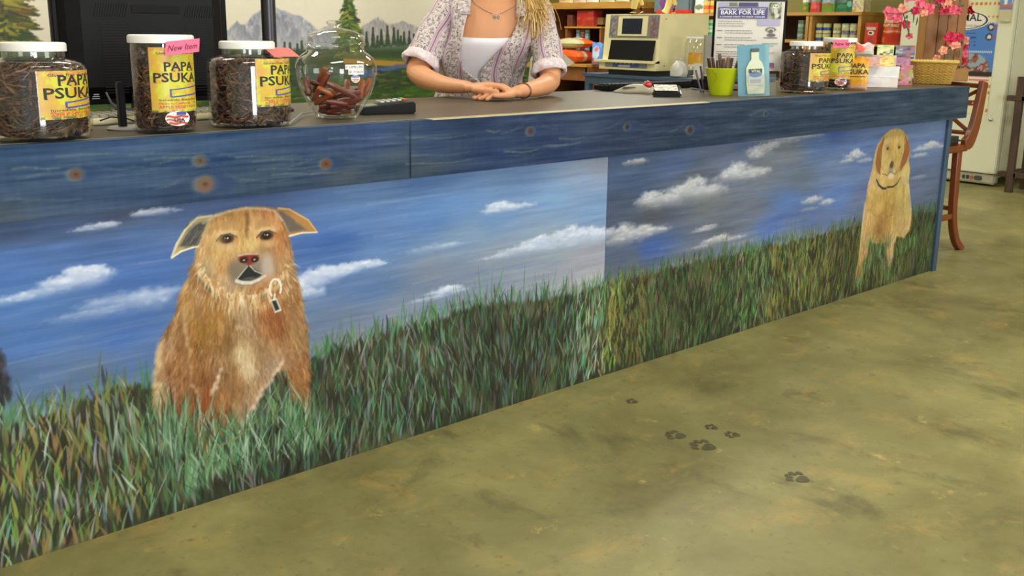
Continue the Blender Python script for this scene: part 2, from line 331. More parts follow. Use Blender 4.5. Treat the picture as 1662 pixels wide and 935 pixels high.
# ------------------------------------------------------------------ landscape painted on the wall behind the counter
def paint_wall():
    c = Canvas(.45, 3.96, .5, 1.75, .004, 2.2); h, w = c.h, c.w
    n = fnoise(h, w, 40, 90, 3)[..., None]; c.a[:] = np.array([214, 206, 186.])+(n-.5)*10
    def ridge(pts, base, dark, light, seed):
        P = c.pts(pts); poly = list(P)+[np.array([P[-1][0], c.px(600, base)[1]]), np.array([P[0][0], c.px(600, base)[1]])]
        def col(u0, v0, u1, v1):
            k = fnoise(v1-v0, u1-u0, 9, 5, seed, 4); U, V = np.meshgrid(np.arange(u0, u1), np.arange(v0, v1))
            s = np.sin((U*.8+V*1.0)*.16+k*9)*.5+.5; k = np.clip((k-.42)*3.2*.5+s*.5, 0, 1)[..., None]
            f = np.clip((V-v0)/(v1-v0), 0, 1)[..., None]; q = np.array(dark)*(1-k)+np.array(light)*k
            return q*(.35+.65*f)+np.array([182, 180, 184.])*(.65-.65*f)
        c.fill(poly, col, 1.2, 1.5, 1, seed)
        r = np.random.default_rng(seed)
        for i in range(130):
            j = r.integers(0, len(P)-1); t = r.random(); a = P[j]*(1-t)+P[j+1]*t+np.array([0, -2]); dd = np.array([r.uniform(-7, 16), -r.uniform(8, 26)])
            st = a+dd*r.uniform(0, 1.1); cc = dark if r.random() < .55 else light
            c.seg(st, st+dd*.5, .9, .3, cc, .38, 1.5)
    ridge([(519, 47), (526, 45), (533, 42), (540, 44), (546, 45), (560, 50), (588, 47), (588, 80), (519, 80)][:7], 80, (140, 142, 152), (170, 170, 176), 5)
    ridge([(330, 100), (362, 55), (371.5, 46), (378, 40), (384, 35), (390, 40), (397, 38), (406, 29), (419, 19), (430, 14), (440, 8), (447, 11), (461, 17), (472, 22), (484, 26), (492, 29), (499, 35), (508, 43), (516, 49), (540, 62), (560, 72)], 80, (112, 116, 130), (190, 190, 194), 11)
    ridge([(578, 52), (589, 41), (600, 35), (606, 31), (613, 28), (618, 31), (625, 37), (634, 39), (640, 39), (648, 36), (653, 34.5), (662, 38), (671, 41), (682, 47), (700, 52), (760, 58), (900, 60)], 76, (136, 130, 132), (198, 190, 182), 23)
    r = np.random.default_rng(4)
    # meadow and the dark ground under the mountains
    gtop = [(-30, 60), (70, 68), (150, 74), (300, 77), (420, 80), (520, 78), (585, 76), (640, 70), (700, 70), (900, 70)]
    P = list(c.pts(gtop)); P += [np.array([c.w, 0.]), np.array([0., 0.])]
    def gcol(u0, v0, u1, v1):
        k = fnoise(v1-v0, u1-u0, 7, 26, 31)[..., None]; U, V = np.meshgrid(np.arange(u0, u1), np.arange(v0, v1)); z = (c.z0+V*c.res)[..., None]
        a = np.array([30, 44, 20.])*(1-k)+np.array([52, 84, 26.])*k
        low = np.clip((.86-z)/.06, 0, 1); a = a*(1-low)+(np.array([58, 96, 22.])*(.6+.7*k))*low
        mist = np.clip(1-(z-1.03)/.03, 0, 1); return a*mist+np.array([92, 108, 88.])*(1-mist)
    c.fill(P, gcol, 2, 3)
    # small firs along the horizon
    for x, yt, yb, wd in [(443, 77, 90, 3), (461, 68, 82, 2.6), (470, 70, 80, 2.2), (482, 71, 88, 4), (489, 66, 80, 3), (594, 52, 78, 5), (604.5, 45, 76, 5), (618, 48, 74, 5.5), (628, 42, 74, 6), (638.5, 45, 72, 4.5), (645, 49, 72, 4), (655, 52, 72, 4), (663.5, 51, 71, 4), (671, 55, 71, 4), (680, 52, 72, 5), (612, 58, 76, 5), (650, 58, 74, 5), (700, 50, 74, 6), (715, 47, 74, 5), (850, 48, 76, 6), (868, 52, 76, 5)]:
        a = c.px(x, yt); b = c.px(x, yb); hw = (c.px(x+wd, yb)-b)[0]; nn = max(int((a[1]-b[1])/2.2), 4)
        for i in range(nn):
            t = (i+1)/nn; v = a[1]+(b[1]-a[1])*t; ww = hw*t*r.uniform(.75, 1.15)
            for sg in (-1, 1): c.seg((a[0], v+1.5), (a[0]+sg*ww, v-1.5), 1.5, .5, (26+r.uniform(0, 30), 50+r.uniform(0, 28), 30+r.uniform(0, 14)), .95)
    # big pines
    def pine(x, yt, yb, wd, cols, n, lean=0):
        a = c.px(x, yt); b = c.px(x, yb); hw = (c.px(x+wd, 60)-c.px(x, 60))[0]; c.seg(a, b, 1, 2, (40, 42, 22), 1)
        for i in range(n):
            t = r.random()**.75; tier = .55+.45*abs(((t*6.2) % 1)); v = a[1]+(b[1]-a[1])*t; L = hw*min(t*1.5+.1, 1)*tier*r.uniform(.3, 1); sg = r.choice((-1, 1)); s0 = r.random()*.7
            p0 = np.array([a[0]+sg*L*s0, v+1]); p1 = np.array([a[0]+sg*L, v-r.uniform(-1, 4)]); c.seg(p0, p1, 1.7, .6, cols[r.integers(len(cols))], .85)
    pine(564, -16, 92, 29, [(32, 52, 20), (44, 76, 22), (70, 100, 24), (112, 126, 30), (36, 60, 24), (150, 150, 40)], 620)
    pine(-6, -80, 74, 66, [(34, 46, 24), (50, 70, 26), (96, 96, 30), (132, 126, 30), (70, 62, 28), (40, 58, 34), (150, 142, 40), (96, 70, 30)], 2400)
    # bank, path and stream
    c.line(c.pts([(560, 90), (600, 96), (640, 99), (720, 96), (900, 96)]), 3, 3, (84, 96, 26), .9, 3)
    c.line(c.pts([(560, 99), (600, 101), (640, 104), (700, 106), (900, 104)]), 3.4, 4, (176, 136, 42), .95, 2)
    c.line(c.pts([(640, 107), (690, 108), (760, 106)]), 2.2, 3, (140, 96, 48), .8, 2)
    c.fill(c.pts([(585, 116), (610, 111), (640, 106), (670, 103), (720, 103), (720, 106), (680, 107), (650, 110), (630, 116), (600, 124), (585, 126)]), (62, 96, 160), 2, 1)
    for i in range(1500):
        u = r.uniform(0, c.w); v = r.uniform(0, c.px(600, 113)[1]); g = r.random(); cc = (74, 112, 26) if g < .45 else ((124, 128, 40) if g < .6 else ((26, 34, 18) if g < .9 else (96, 74, 52)))
        c.seg((u, v), (u+r.uniform(6, 18), v+r.uniform(-2, 2.5)), 1.6, .5, cc, .55)
    return c
cw = paint_wall()
wm = cw.mesh('landscape_mural', 0, cw.w, 1, 1, 2.196, .004, PAINTED, wall_back); wm['kind'] = 'structure'

# ------------------------------------------------------------------ the painting on the counter front
def paint_counter():
    c = Canvas(.18, 4.575, .0, .765, .0017, 0.0)
    r = np.random.default_rng(11); S = 2.2154; su = int((S-c.x0)/c.res)
    Lp = [(20,375,80,90,125),(20,420,100,124,178),(100,400,104,128,182),(200,348,86,90,118),(20,450,92,122,182),(60,560,106,134,190),(60,620,112,126,164),(150,600,112,122,150),(60,655,122,130,152),(200,545,88,118,184),(230,440,84,114,180),(230,375,98,118,168),(100,385,84,98,140),(400,315,84,98,145),(600,300,104,132,190),(560,350,92,122,184),(540,385,74,106,180),(620,400,98,128,190),(540,420,78,108,176),(700,285,82,112,178),(750,330,98,132,202),(700,350,92,126,196),(760,380,116,140,190),(700,440,128,136,168),(600,470,102,126,180),(560,520,118,128,162),(560,550,122,126,150),(650,500,124,132,166),(800,420,130,140,174),(900,320,112,146,212),(950,290,124,144,204),(960,340,114,146,212),(900,400,132,146,184),(950,420,146,150,186),(850,460,138,148,182),(960,450,152,156,190),(975,270,130,140,185),(850,290,96,126,190),(800,355,100,132,196),(760,460,126,136,172),(30,500,110,138,190),(10,610,104,118,154),(230,580,104,122,170),(150,320,84,90,120)]
    Rp = [(1000,280,66,84,122),(1010,330,70,80,106),(1060,350,80,82,96),(1030,300,62,78,112),(1100,262,76,92,136),(1180,250,92,100,130),(1020,420,82,92,120),(1060,402,62,86,150),(1100,440,112,112,126),(1150,330,100,102,112),(1180,370,92,96,112),(1200,400,112,116,140),(1280,385,102,112,150),(1250,370,82,104,168),(1280,330,82,108,168),(1280,250,102,106,120),(1330,232,80,102,150),(1350,272,94,110,150),(1360,320,84,110,172),(1340,360,92,106,152),(1390,240,86,106,156),(1500,222,92,112,156),(1500,300,86,96,128),(1510,325,80,90,116),(1350,212,62,82,150),(1000,445,88,92,112),(1240,270,100,102,116),(1200,225,80,96,140),(1130,290,82,88,104),(1400,330,92,100,140),(1300,290,88,98,120),(1220,340,98,104,124)]
    left = c.idw(Lp, 2.2, 2.8, 6); right = c.idw(Rp, 2.0, 2.8, 6)
    c.a[:, :su] = left[:, :su]; c.a[:, su:] = right[:, su:]
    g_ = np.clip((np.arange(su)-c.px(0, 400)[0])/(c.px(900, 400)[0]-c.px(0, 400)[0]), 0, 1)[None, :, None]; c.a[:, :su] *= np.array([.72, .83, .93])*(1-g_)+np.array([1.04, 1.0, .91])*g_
    # streaky dry-brush texture
    st = fnoise(c.h, c.w, 5, 90, 41, 4)-.5; st2 = fnoise(c.h, c.w, 18, 240, 57, 3)-.5; fine = vnoise(c.h, c.w, 1.6, 22, 71)-.5
    c.a = c.a*np.array([1.0, 1.02, .98])+(st*20+st2*26+fine*6)[..., None]*np.array([1.0, .95, .8])
    for i in range(520):
        u = r.uniform(0, c.w); v = r.uniform(.3*c.h, c.h); L = r.uniform(30, 190); k = r.random()
        cc = (78, 108, 182) if k < .4 else ((150, 164, 198) if k < .72 else (106, 110, 132))
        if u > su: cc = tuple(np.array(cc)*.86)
        if u < su < u+L: continue
        c.seg((u, v), (u+L, v+r.uniform(-3, 5)), r.uniform(.8, 3), .5, cc, r.uniform(.06, .22), 3)
    # ---- clouds: (px, py, rx, ry, strength, darkpanel)
    def cloud(l, hi, lo, seed):
        for k, q in enumerate(l):
            p = c.px(q[0], q[1]); ru = abs((c.px(q[0]+q[2], q[1])-c.px(q[0]-q[2], q[1]))[0])/2; rv = abs((c.px(q[0], q[1]+q[3])-c.px(q[0], q[1]-q[3]))[1])/2
            al = q[4] if len(q) > 4 else .92
            c.ell(p, ru*1.35, rv*1.4, hi, al*.95, .6, .8, seed+k, lo, 0, True)
            for j in range(int(7*al)+2):    # dabs of thicker paint
                a = r.uniform(0, 2*PI); d = r.random()**.5*.75; c.ell((p[0]+math.cos(a)*d*ru*1.1, p[1]+math.sin(a)*d*rv*.8+rv*.25), ru*r.uniform(.14, .32), rv*r.uniform(.2, .42), hi, al*.34, .8, .5, seed+j*3+k)
    W1, W0 = (222, 226, 236), (134, 152, 194)
    for i, l in enumerate([[(60,478,50,9,.65),(20,487,36,9,.6),(95,462,36,12,.85),(128,455,40,16),(150,447,34,14),(122,443,20,12),(150,438,20,8)],
              [(200,495,85,18,.42),(250,485,45,16,.5),(140,513,60,9,.3)], [(160,368,34,6,.85),(176,365,18,5),(135,374,25,3,.5)], [(252,345,38,7,.8),(235,346,18,5,.7)],
              [(498,462,30,17,.85),(505,478,26,10,.7),(530,448,34,16,.9),(556,440,34,12,.85),(585,432,36,8,.9),(612,430,20,5,.7),(488,470,22,13,.8)], [(818,339,34,8,.85),(808,335,18,7),(846,335,24,5,.6)],
              [(722,474,26,8,.85),(728,470,14,6),(695,486,34,4,.5),(748,472,16,3,.5)], [(868,398,30,10,.75),(845,408,44,8,.55),(880,390,18,9,.8),(912,386,30,12,.8),(928,374,12,8),(950,380,30,11,.9),(972,380,18,9,.9),(806,418,26,4,.4),(930,395,60,10,.45)],
              [(700,404,38,7,.3),(730,398,20,4,.35)], [(640,560,1,1,.1)]]): cloud(l, W1, W0, 100+i*20)
    G1, G0 = (206, 206, 210), (122, 124, 134)
    c2 = c.a[:, :su].copy()
    for i, l in enumerate([[(1015,388,34,12,.8),(1008,378,22,12,.9),(1040,376,20,10,.9),(1062,376,24,8,.8)],
              [(1075,330,34,12,.5),(1120,318,60,14,.65),(1058,320,20,10,.9),(1050,328,22,8,.7),(1108,310,22,11,.9),(1128,300,18,12,.95),(1150,310,34,10,.6),(1085,322,18,8,.7)],
              [(1200,286,44,12,.65),(1198,274,17,11,.9),(1186,284,20,9,.85),(1222,282,28,8,.7)], [(1234,246,20,10,.8),(1250,238,18,7,.7),(1226,252,12,7,.8),(1290,225,46,4,.5),(1300,222,40,4,.4),(1270,232,30,4,.4)],
              [(1030,264,18,6,.75),(1038,261,10,4,.8)], [(1148,370,16,5,.75),(1138,375,20,3,.5)], [(1162,391,24,7,.85),(1170,386,12,6),(1194,387,16,4,.7),(1136,402,20,4,.5)],
              [(1318,326,15,7,.8),(1342,329,12,6,.75),(1314,340,14,4,.35)], [(1387,254,17,7,.8),(1389,249,9,8,.85),(1405,261,12,5,.5),(1375,262,12,4,.6)],
              [(1510,238,22,5,.75),(1513,234,10,5,.85),(1495,243,16,3,.6),(1532,238,14,3,.6)], [(1492,253,14,4,.6)], [(1490,288,13,3,.35)]]): cloud(l, G1, G0, 400+i*20)
    c.a[:, :su] = c2
    # ---- grass line
    gl = [(-120,708),(-40,696),(0,688),(60,672),(120,650),(180,628),(240,622),(330,620),(420,610),(505,578),(560,560),(620,540),(680,522),(740,503),(800,487),(850,487),(900,478),(960,466),(1000,455),(1060,440),(1120,425),(1180,412),(1250,396),(1320,382),(1380,366),(1430,356),(1480,346),(1540,334)]
    G = c.pts(gl); gtop = np.interp(np.arange(c.w), G[:, 0], G[:, 1])
    U = np.arange(c.w)
    edge = gtop[None, :]+(fnoise(1, c.w, 1, 6, 91, 2)-.5)*16-np.arange(c.h)[:, None]; m = np.clip(edge/7, 0, 1)[..., None]
    k = fnoise(c.h, c.w, 26, 12, 93, 4)[..., None]; k2 = fnoise(c.h, c.w, 60, 70, 97, 3)[..., None]
    gb = np.array([34, 34, 26.])*(1-k)+np.array([60, 68, 46.])*k; gb = gb*(1-np.clip((k2-.5)*3, 0, .7))+np.array([98, 92, 62.])*np.clip((k2-.5)*3, 0, .7)
    c.a = c.a*(1-m)+gb*m
    hue = vnoise(1, c.w, 1, 130, 5)[0]; warm = vnoise(1, c.w, 1, 210, 15)[0]
    def blades(n, mask=None, vr=None):
        R = np.random.default_rng(n); us = R.uniform(0, c.w, n); fr = np.sort(R.random(n))[::-1]
        for u, f in zip(us, fr):
            u_i = min(int(u), c.w-1); v = -12+f*(gtop[u_i]+6)
            if mask is not None and mask(u, v): continue
            hg = R.uniform(22, 52)*(1 if f < .85 else .8); lean = R.normal(0, 5)+4*math.sin(u*.013); q = R.random(); x = (u*c.res+c.x0)
            if warm[u_i] > .62 and q < .42: cc = (112+R.uniform(-20, 30), 120+R.uniform(-20, 26), 66)
            elif q < .22: cc = (62+R.uniform(-14, 22), 104+R.uniform(-26, 26), 62+R.uniform(-10, 20))
            elif q < .42: cc = (92+R.uniform(-18, 25), 132+R.uniform(-24, 26), 96+R.uniform(-14, 24))
            elif q < .62: cc = (122+R.uniform(-26, 36), 142+R.uniform(-26, 28), 130+R.uniform(-24, 24))
            elif q < .90: cc = (36+R.uniform(-8, 22), 42+R.uniform(-12, 18), 34)
            elif q < .95: cc = (164, 176, 166)
            else: cc = (66, 62, 44)
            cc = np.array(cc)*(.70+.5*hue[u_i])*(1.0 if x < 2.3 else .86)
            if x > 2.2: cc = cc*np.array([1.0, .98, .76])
            c.blade(u, v, hg, lean, R.uniform(1.2, 2.6) if q < .90 else R.uniform(.8, 1.5), cc, R.uniform(.4, .85), R.normal(0, 7))
    blades(7600)
    R = np.random.default_rng(77)
    for i in range(900):   # wispy tips above the line
        u = R.uniform(0, c.w); ui = int(u); c.blade(u, gtop[ui]-R.uniform(0, 14), R.uniform(18, 42 if R.random() < .85 else 74), R.normal(0, 7), R.uniform(.7, 1.5), np.array((70+R.uniform(-20, 24), 112+R.uniform(-24, 24), 62.))*(1 if u < su else .86), R.uniform(.3, .75), R.normal(0, 5))
    # ---- dogs
    def dog(poly, samples, seed, furn, furL, box_pad=10, strength=1.0):
        P = c.pts(poly); u0 = max(int(P[:, 0].min())-box_pad, 0); u1 = min(int(P[:, 0].max())+box_pad, c.w-1); v0 = max(int(P[:, 1].min())-box_pad, 0); v1 = min(int(P[:, 1].max())+box_pad, c.h-1)
        g = c.idw(samples, 1.0, 3.2, 3, (u0, v0, u1, v1)); n1 = (fnoise(v1-v0, u1-u0, 12, 5, seed, 4)-.5)[..., None]; n2 = (fnoise(v1-v0, u1-u0, 30, 22, seed+9, 3)-.5)[..., None]
        hz_ = np.clip((np.arange(v0, v1)-c.px(400, 500)[1])/(c.px(400, 430)[1]-c.px(400, 500)[1]), 0, 1)[:, None, None] if strength == 1 else 0
        g = g*(np.array([.76, .73, .70])+hz_*np.array([.15, .16, .16]))*(1 if strength == 1 else 1.16)+n1*46*strength+n2*np.array([50, 40, 24.])
        c.fill(P, lambda a0, b0, a1, b1: g[np.clip(np.arange(b0, b1)-v0, 0, v1-v0-1)][:, np.clip(np.arange(a0, a1)-u0, 0, u1-u0-1)], 2.2, 2.0, 1, seed)
        R = np.random.default_rng(seed); cu = P[:, 0].mean(); top = P[:, 1].max(); n = 0; mk = c.polymask(P, 1); (mu0, mv0, mu1, mv1), mm = mk
        while n < furn:
            u = R.uniform(mu0, mu1-1); v = R.uniform(mv0, mv1-1)
            if mm[int(v-mv0), int(u-mu0)] < .5: continue
            col = g[min(max(int(v-v0), 0), v1-v0-1), min(max(int(u-u0), 0), u1-u0-1)]; s = R.choice((-38, -22, 16, 32, 54))*strength
            cc = np.clip(col+s*np.array([1, .95, .8]), 10, 235); a = -PI/2+(u-cu)/(mu1-mu0)*1.0+R.normal(0, .3); L = furL*R.uniform(.5, 1.3)
            c.seg((u, v), (u+math.cos(a)*L, v+math.sin(a)*L), R.uniform(.6, 1.7), .3, cc, R.uniform(.16, .42)); n += 1
        return P, mm, (mu0, mv0)
    D1 = [(372,342),(386,338),(402,336),(418,336),(434,337),(448,340),(458,350),(466,366),(470,385),(473,405),(476,425),(475,442),(484,455),(490,480),(492,505),(498,528),(500,560),(502,620),(501,690),(494,702),(487,662),(473,642),(464,602),(456,598),(432,622),(412,662),(396,690),(376,702),(353,707),(350,740),(341,766),(322,766),(318,722),(312,692),(300,702),(264,728),(251,692),(249,635),(252,590),(258,558),(272,530),(286,508),(289,482),(297,462),(311,446),(313,430),(317,412),(319,398),(324,376),(334,360),(350,348)]
    S1 = [(400,350,200,150,95),(372,372,196,148,86),(352,392,190,158,108),(342,428,190,152,100),(332,450,160,142,118),(360,440,204,152,90),(404,398,208,178,118),(386,345,198,150,92),(430,352,196,136,92),(440,385,186,122,66),(446,408,176,122,76),(456,430,184,152,112),(466,450,186,146,104),(404,375,200,168,110),(395,470,206,172,122),(375,465,200,182,160),(420,462,200,142,90),(320,480,182,138,88),(300,500,190,148,92),(340,495,170,122,62),(330,540,184,138,62),(356,520,182,134,72),(300,560,166,112,62),(274,560,196,156,114),(265,610,168,112,72),(257,625,208,180,138),(290,645,176,118,74),(390,492,200,164,120),(400,520,196,168,134),(435,505,176,104,54),(465,480,192,144,90),(452,535,176,116,70),(482,540,192,152,102),(394,572,220,196,148),(404,592,220,200,156),(372,602,170,126,78),(330,602,168,112,62),(335,652,180,106,56),(335,692,174,108,58),(334,745,140,112,64),(380,650,172,132,84),(420,592,192,152,112),(442,592,204,178,152),(482,602,186,132,82),(490,655,156,112,72),(360,560,172,130,80),(352,500,190,140,72),(350,590,186,150,110),(400,655,190,160,130)]
    P, mm, (mu0, mv0) = dog(D1, S1, 201, 5200, 13)
    def inmask(u, v):
        a, b = int(v-mv0), int(u-mu0); return 0 <= a < mm.shape[0] and 0 <= b < mm.shape[1] and mm[a, b] > .5
    X = lambda *l: c.pts(l); sc = 1/c.res
    # ears
    c.fill(X((279,418),(284,400),(294,380),(308,360),(324,350),(346,350),(338,366),(328,382),(323,400),(302,403)), (168,150,110), 1.5, 1)
    c.fill(X((291,400),(299,386),(308,373),(322,362),(337,357),(331,374),(319,398),(302,401)), (72,70,66), 2, 1)
    for i in range(60):
        p = c.px(r.uniform(296, 330), r.uniform(362, 398)); 
        if r.random() < .6: c.seg(p, p+np.array([-8, -9]), .9, .4, (r.choice((50, 120, 96)),)*3, .5)
    c.line(X((279,418),(294,408),(312,402),(322,400)), 1.6, 1, (224,214,186), .9); c.line(X((279,417),(287,396),(300,374),(320,354),(344,350)), 1.8, 1.4, (206,196,164), .8)
    c.fill(X((446,341),(452,337),(464,338),(482,345),(500,357),(510,368),(515,377),(496,377),(472,383),(462,366),(452,352)), (164,120,70), 1.5, 1)
    c.fill(X((449,343),(458,343),(472,352),(486,365),(498,373),(484,375),(468,378),(460,364)), (100,88,80), 2, 1)
    c.line(X((450,344),(462,363),(470,380)), 1.5, 1.2, (150,132,110), .8); c.line(X((470,383),(490,378),(515,377)), 1.6, 1, (226,212,178), .9); c.line(X((452,338),(470,340),(500,357),(514,376)), 1.4, 1, (214,170,104), .8)
    # light rim around the crown
    c.line(X((330,362),(350,350),(372,343),(400,338),(430,339),(446,343),(458,358)), 2.2, 1.4, (214,190,150), .5, 2)
    # brows, eyes
    e1 = c.px(368, 388); e2 = c.px(432.5, 382.5)
    for e, sg in ((e1, 1), (e2, -1)):
        c.ell((e[0], e[1]+7), 24, 8, (206, 186, 150), .7, .6); c.ell((e[0]+sg*2, e[1]+20), 24, 8, (150, 128, 90), .6, .7); c.ell((e[0], e[1]-12), 24, 8, (196, 170, 128), .6, .7)
        c.ell(e, 19, 12, (120, 88, 58), .45, .8); c.ell(e, 13.5, 8, (66, 46, 32), .95, .4); c.ell(e, 8, 6, (34, 18, 12), 1, .3); c.ell((e[0]+1.5, e[1]+1), 1.6, 1.4, (230, 224, 214), 1, .5); c.ell((e[0]-2.5, e[1]+1.5), 1.1, 1, (200, 190, 180), .9, .5)
        c.line([(e[0]-15, e[1]-1), (e[0]-8, e[1]+6), (e[0]+5, e[1]+7), (e[0]+15, e[1]+1)], 1.1, .7, (60, 44, 30), .75)
    c.line(X((400,348),(401,362),(400,372),(401,386)), 3.5, 2, (112, 84, 48), .7, 4); c.line(X((396,352),(397,372)), 2, 1, (204, 160, 100), .5, 3)
    # muzzle
    c.ell(c.px(395, 438), 38, 34, (132, 114, 90), .85, .7, .3); c.ell(c.px(424, 432), 38, 34, (160, 140, 120), .85, .7, .3); c.ell(c.px(408, 440), 40, 26, (112, 102, 92), .75, .8)
    c.ell(c.px(434, 434), 14, 26, (192, 176, 168), .6, .7); c.ell(c.px(380, 440), 14, 22, (112, 100, 84), .6, .8)
    c.fill(X((385,454),(392,444),(403,430),(414,438),(426,445),(420,450),(404,455),(392,456)), (34, 36, 34), 1.5, .5)
    c.line(X((402,432),(392,444),(384,454)), 1.0, .8, (190,184,172), .8); c.line(X((405,431),(414,440),(426,445)), 1.0, .8, (190,184,172), .8)
    c.line(X((384,456),(394,459),(408,459),(420,454),(430,448)), 2.6, 2, (206,204,196), .85); c.ell(c.px(404, 452), 14, 3, (96, 98, 92), .6, .6)
    c.fill(X((387,418),(391,414),(400,413),(412,412),(419,414),(421,419),(418,424),(411,427),(404,431),(398,428),(391,426),(387,422)), (122, 44, 32), 1.8, .6)
    c.ell(c.px(396, 422), 8, 5.5, (46, 26, 22), 1, .4); c.ell(c.px(413.5, 421), 7.5, 5.5, (46, 26, 22), 1, .4); c.ell(c.px(396, 422.4), 2.3, 1.6, (216, 200, 190), .8, .6); c.ell(c.px(413, 421.4), 2.2, 1.6, (216, 200, 190), .8, .6)
    c.line(X((388,415),(400,412.4),(417,412.4)), 1.3, 1, (200,176,150), .8)
    # cheeks, ruff
    for i in range(420):
        a = r.uniform(PI*1.02, PI*1.98); q = r.uniform(.82, 1.08); p0 = c.px(395+math.cos(a)*78*q, 416-math.sin(a)*55*q*1.2+8)
        c.seg(p0, p0+np.array([math.cos(a)*10, math.sin(a)*16-6]), 1.2, .3, [(220,200,160),(176,128,70),(232,220,196),(150,110,62)][r.integers(4)], .5)
    # collar and tag
    for l in [((312,438),(318,456),(332,472),(352,486),(378,492)), ((476,440),(468,456),(450,474),(424,488),(400,492))]: c.line(X(*l), 7, 5, (128, 86, 46), .55, 9)
    c.line(X((320,448),(330,462),(342,472),(356,481),(376,488)), 1.6, 2.4, (84, 90, 76), .7, 2); c.line(X((406,489),(420,485),(432,478)), 2.2, 2.2, (70, 84, 72), .7, 2); c.line(X((446,464),(460,456)), 2.2, 2, (70, 92, 80), .7, 2)
    for i in range(150):
        t = r.random(); q = c.px(320+150*t, 446+46*math.sin(t*PI)-8+r.normal(0, 5)); c.seg(q, q+np.array([r.normal(0, 4), -r.uniform(10, 20)]), 1.4, .4, [(222,196,150),(196,150,96),(176,126,70),(232,216,188)][r.integers(4)], .45)
    # planes of the face and body
    for (x, y, rx, ry, cc, al) in [(352,405,26,34,(196,160,104),.5),(338,430,20,26,(176,160,130),.5),(405,398,13,22,(214,184,122),.55),(425,404,9,20,(148,112,66),.5),(452,408,18,30,(176,124,74),.5),(360,366,26,13,(190,140,80),.5),(436,358,22,12,(190,132,84),.5),(358,452,24,12,(206,180,150),.5),(440,452,22,14,(196,150,100),.5),(395,575,22,30,(228,206,164),.75),(402,602,18,24,(226,206,168),.7),(372,545,16,36,(140,100,58),.4),(330,535,30,34,(176,130,54),.45),(300,560,16,50,(168,122,78),.5),(262,600,7,50,(206,176,136),.5),(440,520,28,30,(172,100,54),.45),(478,520,14,50,(196,150,98),.5),(340,640,14,60,(170,96,48),.4),(378,630,22,50,(168,118,70),.5),(435,570,26,26,(186,140,90),.5),(392,505,26,26,(200,170,136),.5),(484,630,13,50,(176,126,78),.6)]:
        p = c.px(x, y); k = c.px(x+rx, y)[0]-p[0]; kz = p[1]-c.px(x, y+ry)[1]; c.ell(p, k, kz, tuple(np.array(cc)*(.95 if y < 470 else (.9 if cc[0] > 200 else .76))), al*.85, .9, .8, int(x))
    for i in range(1500):
        x, y = r.uniform(262, 500), r.uniform(480, 700); p = c.px(x, y)
        if mm[min(max(int(p[1]-mv0), 0), mm.shape[0]-1), min(max(int(p[0]-mu0), 0), mm.shape[1]-1)] < .6: continue
        k = c.a[int(p[1]), int(p[0])]*r.choice((.82, .9, 1.1, 1.2)); L = r.uniform(8, 22); a2 = -PI/2+(x-380)/240+r.normal(0, .25); c.seg(p, p+np.array([math.cos(a2), math.sin(a2)])*L, 1.2, .3, np.clip(k, 0, 240), .38)
    rc = c.px(447, 468); c.line([(rc[0]+math.cos(a)*9, rc[1]+math.sin(a)*14) for a in np.linspace(-.6, PI*1.25, 12)][::-1], 1.4, 1.6, (222, 216, 200), .95)
    c.fill(X((439,487),(449,484),(457,504),(446,508)), (222,220,208), 1.2); c.fill(X((441,489),(448,487),(454,502),(447,505)), (36,44,44), 1.2); c.line(X((446,478),(445,486)), 1.6, 1.6, (216,212,200), .9)
    def jit(l, k=2.0):
        P_ = c.pts(l); o_ = []
        for a, b in zip(P_[:-1], P_[1:]):
            for t in np.linspace(0, 1, 6)[:-1]: o_.append(a*(1-t)+b*t+r.normal(0, k, 2))
        return o_+[P_[-1]]
    # leg modelling
    for l, w_, cc, al in [([(300,500),(302,560),(314,620),(322,660)], 2.2, (214,190,156), .45), ([(294,500),(297,560),(308,620),(318,670)], 3, (126,88,54), .35), ([(352,608),(349,660),(350,705)], 2.6, (110,80,52), .55), ([(345,640),(352,620),(358,600)], 3, (222,200,180), .6), ([(395,690),(418,650),(446,608),(460,585)], 4, (220,196,172), .55), ([(353,700),(350,660),(354,630)], 2.4, (120,84,50), .5), ([(258,560),(256,620),(262,660)], 5, (214,190,150), .5), ([(462,600),(470,560),(488,530)], 2.5, (140,96,60), .4), ([(300,640),(306,600),(296,560)], 3, (130,88,52), .35), ([(330,560),(360,575),(380,560)], 3, (120,84,46), .3)]:
        c.line(jit(l), w_, w_*.5, cc, al*.75, 5)
    # second dog
    D2 = [(1445,211),(1452,209),(1460,209),(1467,213),(1473,223),(1476,236),(1477,247),(1475,260),(1477,275),(1475,300),(1477,330),(1480,350),(1477,372),(1468,386),(1456,384),(1451,396),(1449,420),(1446,446),(1439,448),(1440,415),(1438,393),(1424,396),(1411,392),(1407,420),(1401,446),(1393,462),(1388,452),(1393,420),(1397,390),(1401,350),(1406,322),(1409,300),(1415,277),(1420,250),(1424,236),(1433,221)]
    S2 = [(1450,215,196,170,104),(1440,230,190,168,110),(1464,225,196,172,104),(1440,260,200,180,118),(1460,255,190,168,100),(1445,245,186,156,92),(1425,300,206,182,116),(1440,320,190,158,84),(1462,310,196,178,110),(1470,340,196,176,116),(1420,330,200,172,100),(1445,350,178,148,84),(1430,370,160,126,72),(1408,360,196,168,112),(1400,400,192,160,104),(1393,450,170,140,84),(1447,400,196,172,124),(1465,370,190,166,112),(1470,290,204,188,132),(1415,290,212,186,130),(1443,430,150,146,110)]
    dog(D2, S2, 301, 2200, 10, 6, .7)
    Y = lambda *l: c.pts(l)
